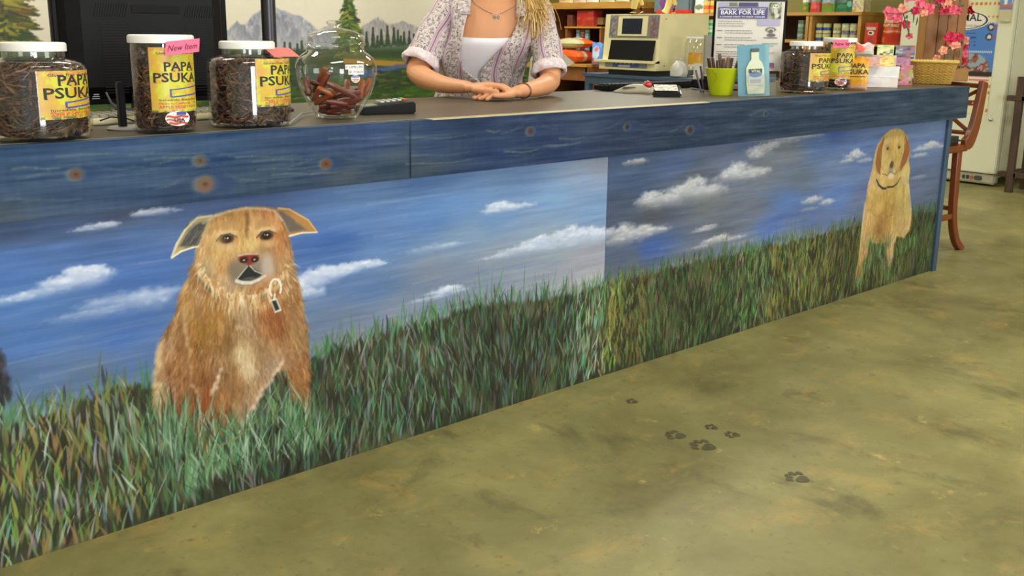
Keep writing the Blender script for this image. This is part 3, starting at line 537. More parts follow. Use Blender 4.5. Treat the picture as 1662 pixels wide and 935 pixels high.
    c.fill(Y((1434,222),(1428,235),(1423,248),(1421,266),(1424,280),(1429,284),(1430,262),(1432,240),(1436,226)), (134,88,48), 2, 1); c.fill(Y((1468,216),(1475,230),(1477,246),(1471,264),(1463,276),(1460,280),(1464,258),(1469,240),(1470,226)), (136,84,46), 2, 1)
    c.line(Y((1436,223),(1432,238),(1430,258),(1430,272)), 1.5, 1, (88,72,44), .8); c.line(Y((1469,222),(1468,245),(1463,266),(1459,274)), 1.6, 1, (96,62,42), .8)
    for l, w_, cc, al in [([(1437,216),(1432,228),(1430,250),(1432,272),(1438,284)], 1.6, (150,112,66), .5), ([(1426,292),(1421,310),(1414,340)], 3, (150,116,70), .4), ([(1440,330),(1434,345),(1424,352),(1416,346)], 2.5, (140,104,60), .45), ([(1462,290),(1468,310),(1466,335),(1456,348)], 2.5, (158,128,82), .45), ([(1450,348),(1440,352),(1432,344)], 2.4, (132,96,58), .5), ([(1475,300),(1479,340),(1474,372)], 3, (226,212,176), .5), ([(1404,330),(1399,370),(1395,420)], 2.5, (226,204,166), .5)]: c.line(c.pts(l), w_, w_*.6, cc, al, 4)
    for p in ((1441, 241), (1459.5, 239)): e = c.px(*p); c.ell(e, 11, 7, (110, 92, 60), .8, .6); c.ell(e, 6, 4, (48, 40, 30), .95, .5); c.ell((e[0]-2, e[1]+8), 12, 4, (132, 108, 66), .5, .6)
    c.line(Y((1453,242),(1455,255),(1452,263)), 2, 1.6, (128,104,66), .5, 4); c.ell(c.px(1447.5, 268), 12, 14, (78, 62, 48), .95, .4, .2); c.ell(c.px(1446, 277), 16, 10, (128, 130, 124), .8, .6)
    c.ell(c.px(1446, 286), 22, 12, (204, 180, 152), .8, .6); c.line(Y((1432,282),(1440,285),(1445,278),(1452,283),(1459,276)), 1.3, 1.2, (90,92,84), .8)
    c.line(Y((1423,292),(1427,301),(1433,306),(1438,306)), 3, 3.4, (50,46,46), .9); c.line(Y((1440,304),(1450,303),(1456,298),(1462,288)), 3, 1.6, (58,52,48), .9); c.line(Y((1439,302),(1440,312),(1439,320),(1438,328)), 1.8, 1.4, (120,122,116), .9)
    for l, w_, cc, al in [([(1440,345),(1436,380),(1440,410)], 2, (130,104,64), .5), ([(1450,345),(1447,380),(1446,420)], 2.5, (222,204,160), .6), ([(1410,345),(1402,390),(1396,430)], 2.5, (222,204,166), .6), ([(1420,345),(1425,370),(1436,385)], 2, (140,106,60), .4), ([(1465,340),(1470,365),(1460,380)], 2, (136,110,70), .4)]: c.line(jit(l, 1.0), w_, w_*.5, cc, al*.6, 4)
    # ---- the black dog cut by the edge of the picture
    c.fill(c.pts([(-60,560),(-20,566),(0,570),(6,580),(10,600),(16,620),(19,632),(17,648),(9,655),(6,680),(0,702),(-60,720)]), lambda u0, v0, u1, v1: np.array([40, 40, 46.])+(fnoise(v1-v0, u1-u0, 14, 6, 8)-.5)[..., None]*60, 3, 4)
    # ---- grass in front of legs and paws
    R = np.random.default_rng(5)
    def tuft(px, py, n, spread, hmin, hmax, pal, al=.85, w=1.8):
        p = c.px(px, py)
        for i in range(n): c.blade(p[0]+R.normal(0, spread), p[1]+R.uniform(-14, 4), R.uniform(hmin, hmax), R.normal(0, 13), R.uniform(.9, w), np.array(pal[R.integers(len(pal))])*R.uniform(.8, 1.1), R.uniform(.5, al), R.normal(0, 6))
    P1 = [(96,142,98),(126,158,130),(66,106,66),(156,178,158),(92,116,72),(46,58,42)]
    for q in [(258,728,60,24,40,86),(275,712,60,26,36,90),(300,738,50,26,36,84),(335,776,40,22,30,70),(322,790,40,26,30,64),(365,716,36,20,26,62),(392,706,36,22,26,56),(350,752,30,26,26,60),(490,712,46,16,34,84),(478,690,30,16,26,60),(500,730,30,20,26,60),(440,690,40,26,24,56),(405,740,60,46,24,56),(300,770,70,60,26,60),(440,750,60,60,24,60),(452,662,18,14,24,50)]: tuft(*q, P1)
    P2 = [(84,120,62),(60,92,46),(120,146,104),(44,66,36)]
    for q in [(1394,462,36,14,24,50),(1404,440,30,12,24,50),(1425,418,46,22,30,66),(1444,448,36,14,24,56),(1465,410,36,18,26,56),(1480,400,30,14,30,60),(1412,402,20,10,22,50),(1440,400,14,8,22,50)]: tuft(*q, P2)
    c.line(c.pts([(356,724),(380,714),(404,696),(420,680)]), 1.6, 1, (120,118,72), .8)
    tuft(4, 700, 40, 26, 30, 66, P1)
    # grime line where the board is cut, seam and dark top under the ledge
    c.a = np.clip(c.a, 0, 255); return c, su
cp, su = paint_counter()
counter = empty('counter', (0, 0, 0), 'long blue-stained counter with dogs and a grassy sky mural painted on its front', 'counter')
MURAL = mat('painted_plywood', None, .5, var=.025, scale=30, spec=.22)
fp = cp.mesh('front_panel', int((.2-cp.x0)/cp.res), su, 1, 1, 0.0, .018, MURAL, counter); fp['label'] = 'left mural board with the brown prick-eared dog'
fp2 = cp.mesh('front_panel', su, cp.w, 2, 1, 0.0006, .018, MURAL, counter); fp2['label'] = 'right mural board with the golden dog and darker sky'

# stained ledge boards
def paint_ledge():
    c = Canvas(-.3, 4.69, .758, .91, .0025, -.035); h, w = c.h, c.w; S = on(1, -.035, 666, 240)[0]; su = int((S-c.x0)/c.res)
    smp = [(0,300,72,98,128),(100,330,62,86,116),(60,255,72,100,132),(200,240,70,98,134),(350,240,56,86,124),(420,290,66,88,110),(300,320,62,82,110),(0,350,80,94,104),(240,290,74,100,130),(520,240,62,84,120),(600,220,62,86,130),(640,270,70,88,104),(560,290,78,92,104),
           (700,240,60,82,118),(690,275,78,90,102),(760,200,44,64,98),(800,260,46,68,108),(860,215,46,64,98),(950,200,62,78,106),(900,250,44,64,104),(1000,230,44,58,88),(1100,200,46,60,86),(1200,190,50,66,88),(1100,230,44,60,84),(1300,180,50,66,88),(1400,170,52,68,90),(1500,165,54,70,90),(1550,175,56,72,88),(1350,210,44,62,88)]
    c.a = c.idw(smp, 1.6, 2.4, 4)[:h, :w]; k_ = np.clip(np.arange(w)/(w*.8), 0, 1)[None, :, None]; c.a *= np.array([.66, .70, .78])*(1-k_)+np.array([.84, .84, .84])*k_
    g = fnoise(h, w, 3, 110, 3, 4)-.5; g2 = fnoise(h, w, 9, 60, 9, 4)-.5; g3 = vnoise(h, w, 1.2, 60, 4)-.5; cross = vnoise(h, w, 30, 3, 14)-.5
    c.a += (g*34+g2*30+g3*10+cross*4)[..., None]*np.array([1.1, 1, .9])
    r = np.random.default_rng(6)
    for i in range(90):  # bare yellowish grain showing through the stain
        x = r.uniform(-.3, 4.6); z = r.choice([.80, .815, .845, .87])+r.normal(0, .008); u = (x-c.x0)/c.res; v = (z-c.z0)/c.res; L = r.uniform(15, 90)
        c.line([(u+L*t, v+1.5*math.sin(t*5+x)) for t in np.linspace(0, 1, 5)], .9, .4, (132, 140, 122), r.uniform(.10, .36)*(1 if x < 2 else .3), 1.8)
    for (x, y, s, col) in [(123,283,1,(96,72,60)),(325,261,1,(88,74,64)),(333,299,1.5,(112,84,66)),(529,266,1,(102,62,42)),(861,213,1,(70,54,56)),(726,222,1,(90,60,54)),(1018,206,.9,(40,44,52)),(1120,211,1.2,(54,48,50)),(1243,185,.8,(46,50,62))]:
        if x == 726: continue
        p = c.px(x, y); c.ell(p, 11*s, 7.5*s, (120,124,116), .55, .5); c.ell((p[0]+10*s, p[1]), 14*s, 10*s, (36,56,96), .5, .7); c.ell(p, 7*s, 6*s, col, .95, .5); c.ell(p, 2.5*s, 2*s, np.array(col)*.7, .8, .6)
        for k in range(7): c.line([(p[0]+dx, p[1]+(7+k*1.6)*s*math.exp(-(dx/22)**2)*(1 if k % 2 else -1)) for dx in range(-44, 45, 8)], .7, .5, (120,132,122) if k % 2 else (38,60,96), .10, 1.6)
    c.a[:, su:su+1] *= .7
    return c, su
cl, ls = paint_ledge()
LEDGE = mat('blue_stained_pine', None, .6, var=.04, scale=60, stretch=(.3, 1, 4), bump=.10, spec=.15)
cl.mesh('ledge_board', 0, ls, 1, 1, -.035, .035, LEDGE, counter); cl.mesh('ledge_board', ls, cl.w, 2, 1, -.0352, .035, LEDGE, counter)
BLUE = mat('dark_blue_stain', (58, 76, 98), .5, var=.25, scale=20, stretch=(1, 1, .2))
MB().bb((4.56, -.012, 0), (4.60, .03, .758)).build('corner_post', BLUE, counter, False)
MB().bb((4.575, .03, 0), (4.60, .64, .758)).build('side_panel', BLUE, counter, False)
MB().bb((4.66, 0, .758), (4.69, .70, .906)).build('end_board', BLUE, counter, False)
TOP = mat('worn_laminate', (88, 79, 66), .38, var=.12, scale=6, stretch=(.4, 1, 1), bump=.02, spec=.1)
MB().bb((-.3, 0, .878), (4.66, .69, .91)).build('countertop', TOP, counter, False)
MB().bb((-.3, .6, .08), (4.575, .64, .878)).bb((-.3, .02, .0), (4.57, .6, .06)).build('inner_frame', mat('raw_frame_wood', (120, 96, 66), .7), counter, False)
x1 = on(1, -.03, 700, 190)[0]; x2 = on(1, -.03, 1150, 165)[0]
MB().bb((x1, -.0358, .9092), (x2, -.001, .9112)).build('bare_wood_edge', mat('bare_edge', (176, 162, 128), .5), counter, False)
MB().bb((-.3, 0, .9085), (4.66, .002, .911)).build('front_lip', mat('lip_edge', (140, 138, 136), .4), counter, False)
# ------------------------------------------------------------------ treat jars
PLASTIC = clear('clear_jar_plastic', (.97, .97, .96), .075, .55, .05); GLASS = clear('clear_glass', (.97, .975, .965), .06, .85, .015)
WHITEP = mat('white_lid_plastic', (228, 226, 222), .35, var=.03)
CHEW = mat('dried_chew', None, .6, var=.3, scale=60, bump=.4)
INK = mat('black_ink', (38, 36, 34), .6, var=.02); BLUEINK = mat('blue_ink', (66, 78, 150), .6, var=.05); REDINK = mat('red_ink', (196, 62, 52), .6, var=.05); WHITEINK = mat('white_ink', (236, 234, 230), .5, var=.02)
PINK = mat('pink_card', (244, 104, 142), .6, var=.04); CORAL = mat('coral_card', (240, 110, 104), .6, var=.04)
def face_angle(loc): return -math.atan2(loc[0]-CAM[0], loc[1]-CAM[1])     # z rotation that turns local -y towards the front of the shop
def cyl_map(r, a0, z0):
    """x -> arc length round a cylinder, y -> height; angle 0 looks along local -y, positive to the viewer's right"""
    return lambda v: np.c_[np.sin(a0+v[:, 0]/r)*(r+.0006+v[:, 2]*.0), -np.cos(a0+v[:, 0]/r)*(r+.0006), z0+v[:, 1]]
def label_art(w, h, seed, n=46):
    hh = int(n*h/w); r = np.random.default_rng(seed); k = fnoise(hh, n, 8, 8, seed, 3)[..., None]
    a = np.array([196, 184, 48.])*(1-k)+np.array([208, 154, 54.])*k; k2 = fnoise(hh, n, 6, 7, seed+3, 3); a[k2 > .63] = a[k2 > .63]*.6+np.array([206, 140, 112.])*.4; a[k2 < .42] = (200, 196, 60)
    e = fnoise(hh, n, 2, 2, seed+8, 2); a[-3:][e[-3:] > .5] = (214, 120, 120); a[-2:][e[-2:] > .45] = (200, 150, 60); a[:2][e[:2] > .5] = (96, 110, 60)
    return a
def psuka_label(mb, r, a0, zc, w, h, seed, ms, scale=1.0, lines=True):
    """yellow wrap-round label; material slots: 0 print, 1 ink, 2 blue, 3 red"""
    art = label_art(w, h, seed); hh, ww = art.shape[:2]; U, Vv = np.meshgrid(np.linspace(-w/2, w/2, ww), np.linspace(-h/2, h/2, hh))
    P = np.stack([np.sin(a0+U/r)*(r+.0006), -np.cos(a0+U/r)*(r+.0006), zc+Vv], -1); mb.grid(P, art, ms[0])
    fn = lambda dx, dz: (lambda v: np.c_[np.sin(a0+(v[:, 0]+dx)/r)*(r+.0012), -np.cos(a0+(v[:, 0]+dx)/r)*(r+.0012), zc+v[:, 1]+dz])
    def slab(txt, size, dx, dz, width, off):
        mb.text(txt, size, 0, 0, 0, mi=ms[1], off=off, fn=fn(dx, dz), width=width)
    W = w
    slab('PAPA', .028*scale, W*.04, h*.03+.0262*scale, W*.60, .0006*scale); slab('PSUKA', .030*scale, W*-.02, h*.03, W*.86, .0006*scale)
    # slab serifs of the letters
    for tx, n_, wd, zz, cx in (('PAPA', 4, W*.60, h*.03+.0262*scale-.0096*scale, W*.04), ('PSUKA', 5, W*.86, h*.03-.0104*scale, -W*.02)):
        for i, ch in enumerate(tx):
            if ch in 'SU': continue
            x = cx-wd/2+wd*(i+.5)/n_
            for dx in ((-.3, .3) if ch in 'AK' else (-.28,)):
                q = np.array([[-.003, -.0009], [.003, -.0009], [.003, .0009], [-.003, .0009]])*scale; mb.add(fn(x+dx*wd/n_, zz)(np.c_[q, np.zeros(4)]), [[0, 1, 2, 3]], mi=ms[1])
    def quad(x0, z0, x1, z1, t, mi):
        n = 6; X = np.linspace(x0, x1, n); Z = np.linspace(z0, z1, n); v = []
        for i in range(n): v += [[X[i], Z[i]-t/2, 0], [X[i], Z[i]+t/2, 0]]
        mb.add(fn(0, 0)(np.array(v)), [[2*i, 2*i+2, 2*i+3, 2*i+1] for i in range(n-1)], mi=mi)
    b = h*-.14; quad(-W*.17, b-.002, W*.46, b+.005, .0028*scale, ms[2]); quad(-W*.15, b-h*.125, W*.46, b-h*.085, .0034*scale, ms[2]); quad(-W*.175, b-h*.062, -W*.145, b-h*.062, h*.125, ms[2])
    if lines:
        for t, zz, s, mi in (('Gluten Free - Grain Free', .41, .0085, 1), ('Incredible, Bakes Beef', -.31, .0075, 1), ('Made in California, USA', -.365, .0075, 3), ('APPLE VEGETABLES', -.42, .009, 3)):
            mb.text(t, s*scale, 0, 0, 0, mi=ms[mi], fn=fn(W*.02, h*zz), width=W*.78)
def chews(name, r, h, n, seed, parent=None):
    """a packed mass of twisted dried strips, too many to count"""
    R = np.random.default_rng(seed); mb = MB(); mb.lathe([(r*.80, .008), (r*.84, h*.5), (r*.80, h-.012)], col=(40, 26, 20), n=28)
    for i in range(n):
        a = R.uniform(0, 2*PI); z = R.uniform(.014, h-.012); q = r*R.uniform(.84, .93) if R.random() < .86 else r*R.uniform(.2, .8)
        if q < r*.8: z = h-.012+R.uniform(0, .008)
        L = R.uniform(.02, .05); tilt = R.normal(.25, .7) if R.random() < .6 else R.uniform(-1.4, 1.4); pts = []; ph = R.uniform(0, 6)
        for t in np.linspace(-.5, .5, 6):
            aa = a+t*L*math.cos(tilt)/max(q, .02); zz = z+t*L*math.sin(tilt)+.0015*math.sin(t*12+ph); rr = q+.0025*math.sin(t*9+ph)
            pts.append((math.sin(aa)*rr, -math.cos(aa)*rr, min(max(zz, .007), h+.002)))
        c = [(78, 52, 40), (100, 66, 48), (54, 36, 30), (124, 88, 62), (66, 44, 36), (86, 54, 40)][R.integers(6)]; w = R.uniform(.0026, .0052)
        mb.tube(pts, [w*.5, w, w*1.15, w, w*1.1, w*.5], n=5, col=c, flat=.55)
    o = mb.build(name, CHEW, parent); return o
def treat_jar(loc, r, h, neck, lid_r, lab, label, seed, chew_label, slim=False, parts=True, scale=1.0):
    rz = face_angle(loc); t = empty('treat_jar', loc, label, 'jar', 'plastic jars of beef chews', rz)
    if slim: prof = [(r*.86, 0), (r*.95, .004), (r, .012), (r, h-.03), (r*.985, h-.022), (r*.985, h-.014)]
    else: prof = [(r*.86, 0), (r*.95, .004), (r*.99, .014), (r, .03), (r*1.0, h*.72), (r*.985, h*.765), (r*.93, h*.795), (r*.80, h*.82), (neck, h*.85), (neck, h*.93)]
    MB().lathe(prof, n=64, caps=False).lathe([(.001, .001), (r*.86, .001)], n=48, caps=False).build('jar_body', PLASTIC, t)
    lz = h-.016; MB().lathe([(lid_r*.2, h+.001), (lid_r*.93, h+.001), (lid_r*.985, h-.001), (lid_r, h-.004), (lid_r, lz-.001), (lid_r*.96, lz-.002)], n=64).build('lid', WHITEP, t)
    w, lh, a0, zc = lab; mb = MB(); psuka_label(mb, r, a0, zc, w, lh, seed, (0, 1, 2, 3), scale); mb.build('paper_label', [PRINT, INK, BLUEINK, REDINK], t, smooth=False)
    ch = h-.028 if slim else h*.79
    c = chews('beef_chews', r*.97, ch, 900 if parts else 420, seed); c.location = (loc[0], loc[1], loc[2]+.002); tag(c, chew_label, 'dog treats', None, 'stuff')
    return t
Z = H+.0005
j1 = treat_jar((.545, .072, Z), .0985, .200, .060, .064, (.155, .098, .80, .096), 'wide clear jar of chews at the far left end of the counter, yellow label', 31, 'twisted dark brown chews filling the leftmost wide jar')
j2 = treat_jar((.812, .068, Z), .0675, .217, 0, .0715, (.125, .142, .50, .120), 'tall straight jar of chews with a pink New Item card on its lid', 32, 'brown chews filling the straight jar with the New Item card', slim=True, scale=.93)
j3 = treat_jar((1.030, .092, Z), .0985, .203, .060, .066, (.150, .112, .93, .108), 'wide clear jar of chews beside the glass bowl jar, coral card on its shoulder', 33, 'brown chews filling the wide jar beside the glass bowl jar')
# oval flag sticker low on the straight jar
mb = MB(); r_ = .0675
def oval(mb, r, a0, zc, rx, rz_, mi, lift, n=28):
    a = np.linspace(0, 2*PI, n, endpoint=False); u = np.cos(a)*rx; z = np.sin(a)*rz_; mb.add(np.c_[np.sin(a0+u/r)*(r+lift), -np.cos(a0+u/r)*(r+lift), zc+z], [list(range(n))], mi=mi)
def usa_sticker(r, a0, zc, s, parent):
    mb = MB(); oval(mb, r, a0, zc, .030*s, .018*s, 0, .0013)
    def band(x0, x1, z, t, mi, wav=.0015):
        X = np.linspace(x0, x1, 12); v = []
        for x in X: zz = z+wav*math.sin(x*220); v += [[x, zz-t/2], [x, zz+t/2]]
        v = np.array(v)*s; mb.add(np.c_[np.sin(a0+v[:, 0]/r)*(r+.0018), -np.cos(a0+v[:, 0]/r)*(r+.0018), zc+v[:, 1]], [[2*i, 2*i+2, 2*i+3, 2*i+1] for i in range(11)], mi=mi)
    band(-.027, .026, .004, .0045, 1); band(-.028, .012, -.004, .003, 1); band(-.022, .022, -.0115, .0045, 1); band(-.004, .020, .0115, .008, 2, .0006)
    mb.text('USA', .014*s, 0, 0, 0, mi=3, off=.0002, fn=lambda v: np.c_[np.sin(a0+(v[:, 0]+.002)/r)*(r+.0022), -np.cos(a0+(v[:, 0]+.002)/r)*(r+.0022), zc-.0045*s+v[:, 1]])
    mb.build('flag_sticker', [WHITEINK, REDINK, BLUEINK, INK], parent, smooth=False)
usa_sticker(.0675, .40, .035, .95, j2)
# cards on the lids
def parent_world(p): return Matrix.Translation(p.location)@p.rotation_euler.to_matrix().to_4x4()
def note(P0, right, up, w, h, shear, txt, m, parent, name='note_card'):
    right = np.array(right, float); right /= np.linalg.norm(right); up = np.array(up, float); up /= np.linalg.norm(up); n = np.cross(right, up); P0 = np.array(P0, float); mb = MB()
    f = lambda x, y: P0+right*(x+shear*y)+up*y+n*.002*math.sin((x/w)*PI)
    F = np.array([[f(w*i/8, h*j/2) for i in range(9)] for j in range(3)]); mb.grid(F); mb.grid((F-n*.0006)[:, ::-1])
    if txt: mb.text(txt, h*.62, 0, 0, 0, mi=1, fn=lambda v: np.array([f(w/2+p[0]+p[1]*.2, h*.47+p[1])+n*.0012 for p in v]), width=w*.86)
    o = mb.build(name, [m, INK], None, smooth=False); o.parent = parent; o.matrix_parent_inverse = parent_world(parent).inverted(); return o
q0 = on(1, .068-.080, 268, 90); q1 = on(1, .02-.030, 323, 84); q3 = on(1, .068-.080, 269, 68)
o = note(q0, q1-q0, (0, 0, 1), np.linalg.norm(q1-q0), (q3-q0)[2], .12, 'New Item', PINK, j2); o['label'] = 'pink New Item card'
q0 = on(1, .0, 447, 93); q1 = on(1, .05, 487, 92); q3 = on(1, .04, 430, 78)
o = note(q0, q1-q0, (q3-q0)+(q1-q0)*.35, np.linalg.norm(q1-q0), np.linalg.norm((q3-q0)+(q1-q0)*.35), -.6, None, CORAL, j3); o['label'] = 'coral card'

# ------------------------------------------------------------------ round glass bowl jar with lamb sticks
BL = (1.308, .150, Z)
bowl = empty('bowl_jar', BL, 'round bowl-shaped glass jar with a domed lid, half full of reddish sticks', 'jar', None, face_angle(BL))
prof = [(.052, 0), (.056, .003), (.060, .012), (.075, .034), (.091, .062), (.103, .093), (.1085, .12), (.1085, .140), (.101, .158), (.088, .170), (.078, .176), (.0745, .181), (.0755, .190), (.0775, .192)]
MB().lathe(prof, n=72, caps=False).lathe([(0.0, .006), (.053, .007), (.056, .003)], n=48, caps=False).build('glass_bowl', GLASS, bowl)
MB().lathe([(.079, .1925), (.0805, .195), (.0795, .199), (.0755, .2005), (.0745, .205), (.0745, .212), (.070, .219), (.058, .2275), (.040, .2335), (.022, .2365), (.014, .2385), (.0125, .242), (.018, .246), (.0225, .250), (.0215, .255), (.012, .258), (.001, .2585)], n=72, caps=False).build('glass_lid', GLASS, bowl)
mb = MB()
def on_bowl(v, a0, z0, r, lift): return np.c_[np.sin(a0+v[:, 0]/r)*(r+lift), -np.cos(a0+v[:, 0]/r)*(r+lift), z0+v[:, 1]]
def patch(mb, w, h, a0, z0, r, lift, mi, n=8):
    U, V = np.meshgrid(np.linspace(-w/2, w/2, n), np.linspace(-h/2, h/2, 3)); v = np.c_[U.ravel(), V.ravel()]; P = on_bowl(v, a0, z0, r, lift).reshape(3, n, 3); mb.grid(P, mi=mi)
patch(mb, .053, .0125, .46, .1395, .1085, .001, 0); patch(mb, .045, .0125, .49, .1265, .1095, .001, 0)
mb.text('6" LAMB LUNG', .009, 0, 0, 0, mi=1, fn=lambda v: on_bowl(v, .46, .1395, .1085, .0016), width=.048); mb.text('$1.19 EACH', .009, 0, 0, 0, mi=1, fn=lambda v: on_bowl(v, .49, .1265, .1095, .0016), width=.040)
mb.build('price_sticker', [WHITEINK, INK], bowl, smooth=False)
mb = MB(); oval(mb, .110, .46, .110, .0125, .0105, 0, .0012); patch(mb, .020, .0055, .46, .1155, .110, .0017, 2); patch(mb, .021, .002, .46, .1085, .110, .0017, 1); patch(mb, .017, .002, .46, .1040, .110, .0017, 1)
for i in range(4): oval(mb, .110, .46+(-.0065+.0043*i)/.11, .1155, .0011, .0011, 0, .0022, 6)
mb.build('flag_sticker', [WHITEINK, REDINK, BLUEINK], bowl, smooth=False)
STICK = mat('red_brown_chew', None, .38, var=.28, scale=45, bump=.3, stretch=(1, 1, .3))
def chew_stick(p, q, r, col, label, group, cat='chew', name='chew_stick'):
    p = np.array(p, float); q = np.array(q, float); c = (p+q)/2; R = np.random.default_rng(int(abs(p[0]*9e4+q[2]*7e4)) % 99991); pts = []
    d = q-p; s = np.cross(d, (0, 0, 1)); s /= np.linalg.norm(s)+1e-9; bend = R.normal(0, .003)
    for t in np.linspace(0, 1, 7): pts.append(p+d*t+s*bend*math.sin(t*PI)-c)
    mb = MB(); mb.tube(pts, r*np.array([.75, 1, 1.05, .95, 1.05, 1, .8]), n=8, col=col, flat=.8); o = mb.build(name, STICK); o.location = c; return tag(o, label, cat, group)
R = np.random.default_rng(12); bz = Z+.007; ca, sa = math.cos(bowl.rotation_euler.z), math.sin(bowl.rotation_euler.z)
def bl(x, y, z): return (BL[0]+x*ca-y*sa, BL[1]+x*sa+y*ca, BL[2]+z)
REDS = [(120, 44, 24), (150, 72, 30), (106, 38, 26), (176, 98, 48), (118, 60, 44), (88, 34, 24)]
sticks = [((-.074, -.045, .055), (-.020, -.052, .125), 0), ((-.060, .01, .070), (-.028, -.03, .138), 1), ((-.025, -.070, .100), (.050, -.060, .062), 4), ((-.066, -.030, .042), (.000, -.068, .078), 1), ((-.086, -.01, .064), (-.086, .016, .108), 2),
          ((-.030, -.050, .020), (.066, -.040, .052), 2), ((.000, -.052, .050), (.078, -.030, .056), 4), ((.062, -.035, .055), (.072, -.012, .105), 1), ((.086, -.008, .060), (.090, .004, .108), 1), ((-.035, -.040, .013), (.050, -.046, .022), 4), ((-.055, -.022, .022), (.010, -.042, .016), 5),
          ((-.020, -.060, .036), (.060, -.040, .034), 5), ((-.058, -.04, .034), (.02, -.03, .05), 2), ((-.050, -.052, .086), (-.008, -.062, .068), 3), ((.018, -.058, .066), (.064, -.052, .074), 2), ((-.070, .02, .050), (.02, .06, .055), 0), ((-.02, .05, .03), (.07, .02, .05), 1), ((-.05, 0, .03), (.05, .02, .032), 0), ((-.04, .04, .07), (.06, .04, .08), 4), ((.03, .0, .05), (.03, .06, .1), 0), ((-.02, 0, .06), (.05, .01, .075), 5), ((-.04, .02, .015), (.04, .03, .016), 4), ((-.03, -.02, .09), (-.07, -.01, .10), 5), ((0, .03, .05), (-.06, .0, .08), 0), ((.03, -.02, .03), (.07, .02, .07), 3), ((-.03, -.055, .05), (.03, -.06, .042), 0)]
for i, (a, b, k) in enumerate(sticks):
    a = np.array(a)*.97; b = np.array(b)*.97
    def clampin(p):
        lim = np.interp(p[2], [0, .012, .034, .062, .093, .12, .14], [.044, .050, .066, .082, .094, .1, .1])-.007; d = math.hypot(p[0], p[1])
        return p*np.array([lim/d, lim/d, 1]) if d > lim else p
    a = clampin(a); b = clampin(b); a[2] = max(a[2], .016); b[2] = max(b[2], .016)
    chew_stick(bl(*a), bl(*b), .0100 if i < 5 else .0088, REDS[k], 'reddish brown chew stick lying inside the round glass bowl jar', 'lamb sticks in the bowl jar')

# ------------------------------------------------------------------ monitor seen from behind, pole, keyboard and small things by it
BLACKP = mat('black_plastic', (14, 14, 16), .45, var=.15, scale=30, spec=.18); DARKP = mat('dark_grey_plastic', (26, 25, 26), .5, var=.12, spec=.2); BEIGE = mat('aged_beige_plastic', (196, 188, 160), .5, var=.05, scale=8)
mx0, mx1, my = .718, 1.196, .56
mon = empty('monitor', ((mx0+mx1)/2, my, Z), 'black flat computer monitor seen from behind between the left jars', 'monitor')
def M_(x, z): return (x-(mx0+mx1)/2, z)
w2 = (mx1-mx0)/2; zb, zt = .028, .372
mb = MB(); mb.box((0, .018, (zb+zt)/2), (2*w2, .022, zt-zb), bev=.006)
# raised back shell with sloping sides
zs0, zs1 = zb+.014, zt-.012
def ringq(x, z0, z1, y): return [[-x, y, z0], [x, y, z0], [x, y, z1], [-x, y, z1]]
v = ringq(w2-.014, zs0, zs1, .008)+ringq(w2-.030, zs0+.012, zs1-.012, -.016)+ringq(w2-.062, zs0+.035, zs1-.05, -.036)
f = [[i*4+j, i*4+(j+1) % 4, i*4+4+(j+1) % 4, i*4+4+j] for i in range(2) for j in range(4)]+[[8, 9, 10, 11]]
mb.add(v, f); mb.build('housing', BLACKP, mon, smooth=False)
for (a, b, n_) in ((on(1, my-.04, 156, 20), on(1, my-.04, 206, 20), 13), (on(1, my-.04, 302, 20), on(1, my-.04, 346, 20), 12)):
    mb = MB()
    for i in range(n_):
        x = a[0]+(b[0]-a[0])*i/(n_-1)-mon.location.x; mb.box((x, -.0365, on(1, my-.04, 180, 16)[2]-Z), (.0022, .003, .034), rot=rotm(0, .25, 0))
    mb.build('vent_slots', mat('vent_black', (8, 8, 9), .8), mon, False)
a = on(1, my-.04, 213, 10); b = on(1, my-.04, 293, 21); mb = MB(); cx_ = (a[0]+b[0])/2-mon.location.x; cz_ = (a[2]+b[2])/2-Z; mb.box((cx_, -.0362, cz_), (abs(b[0]-a[0]), .004, .022), bev=.002); mb.build('handle_recess', mat('recess_black', (5, 5, 6), .9), mon, False)
for xa, xb in ((168, 206), (304, 338)):
    mb = MB()
    a = on(1, my-.04, xa, 90)[0]-mon.location.x; b = on(1, my-.04, xb, 90)[0]-mon.location.x
    for i in range(26): mb.box(((a+b)/2, -.0364, .062+i*.0072), (b-a, .0022, .0022))
    mb.build('ribbed_grille', DARKP, mon, False)
mb = MB(); mb.box((-.01, -.006, .052), (.09, .03, .094), bev=.008); mb.lathe([(.095, 0), (.1, .004), (.096, .012), (.04, .018)], c=(-.01, .01, 0), n=40, sy=.75); mb.build('stand', BLACKP, mon)
mb = MB(); p = on(1, my-.045, 158, 156); p = (p[0]-mon.location.x, -.040, p[2]-Z)
for i in range(3): mb.box((p[0]-.001*i, -.0385, p[2]-i*.0055+.004), (.014+.003*i, .001, .0022))
mb.build('rating_sticker', mat('sticker_grey', (150, 156, 176), .5), mon, False)
cab = MB(); A = on(1, my-.045, 172, 150); pts = [(A[0], my-.045, A[2]), tuple(on(1, my-.06, 180, 166)), tuple(on(1, my-.09, 190, 178)), tuple(on(1, my-.14, 205, 189)), tuple(on(1, my-.17, 222, 192)), tuple(on(1, my-.2, 240, 194))]; pts = [(a_, b_, max(c_, Z+.024)) for a_, b_, c_ in pts]
cab.tube(pts, [.003, .003, .006, .006, .0045, .003], n=8); o = cab.build('video_cable', mat('grey_cable', (84, 84, 92), .5)); tag(o, 'grey cable drooping from the back of the monitor to the counter', 'cable')
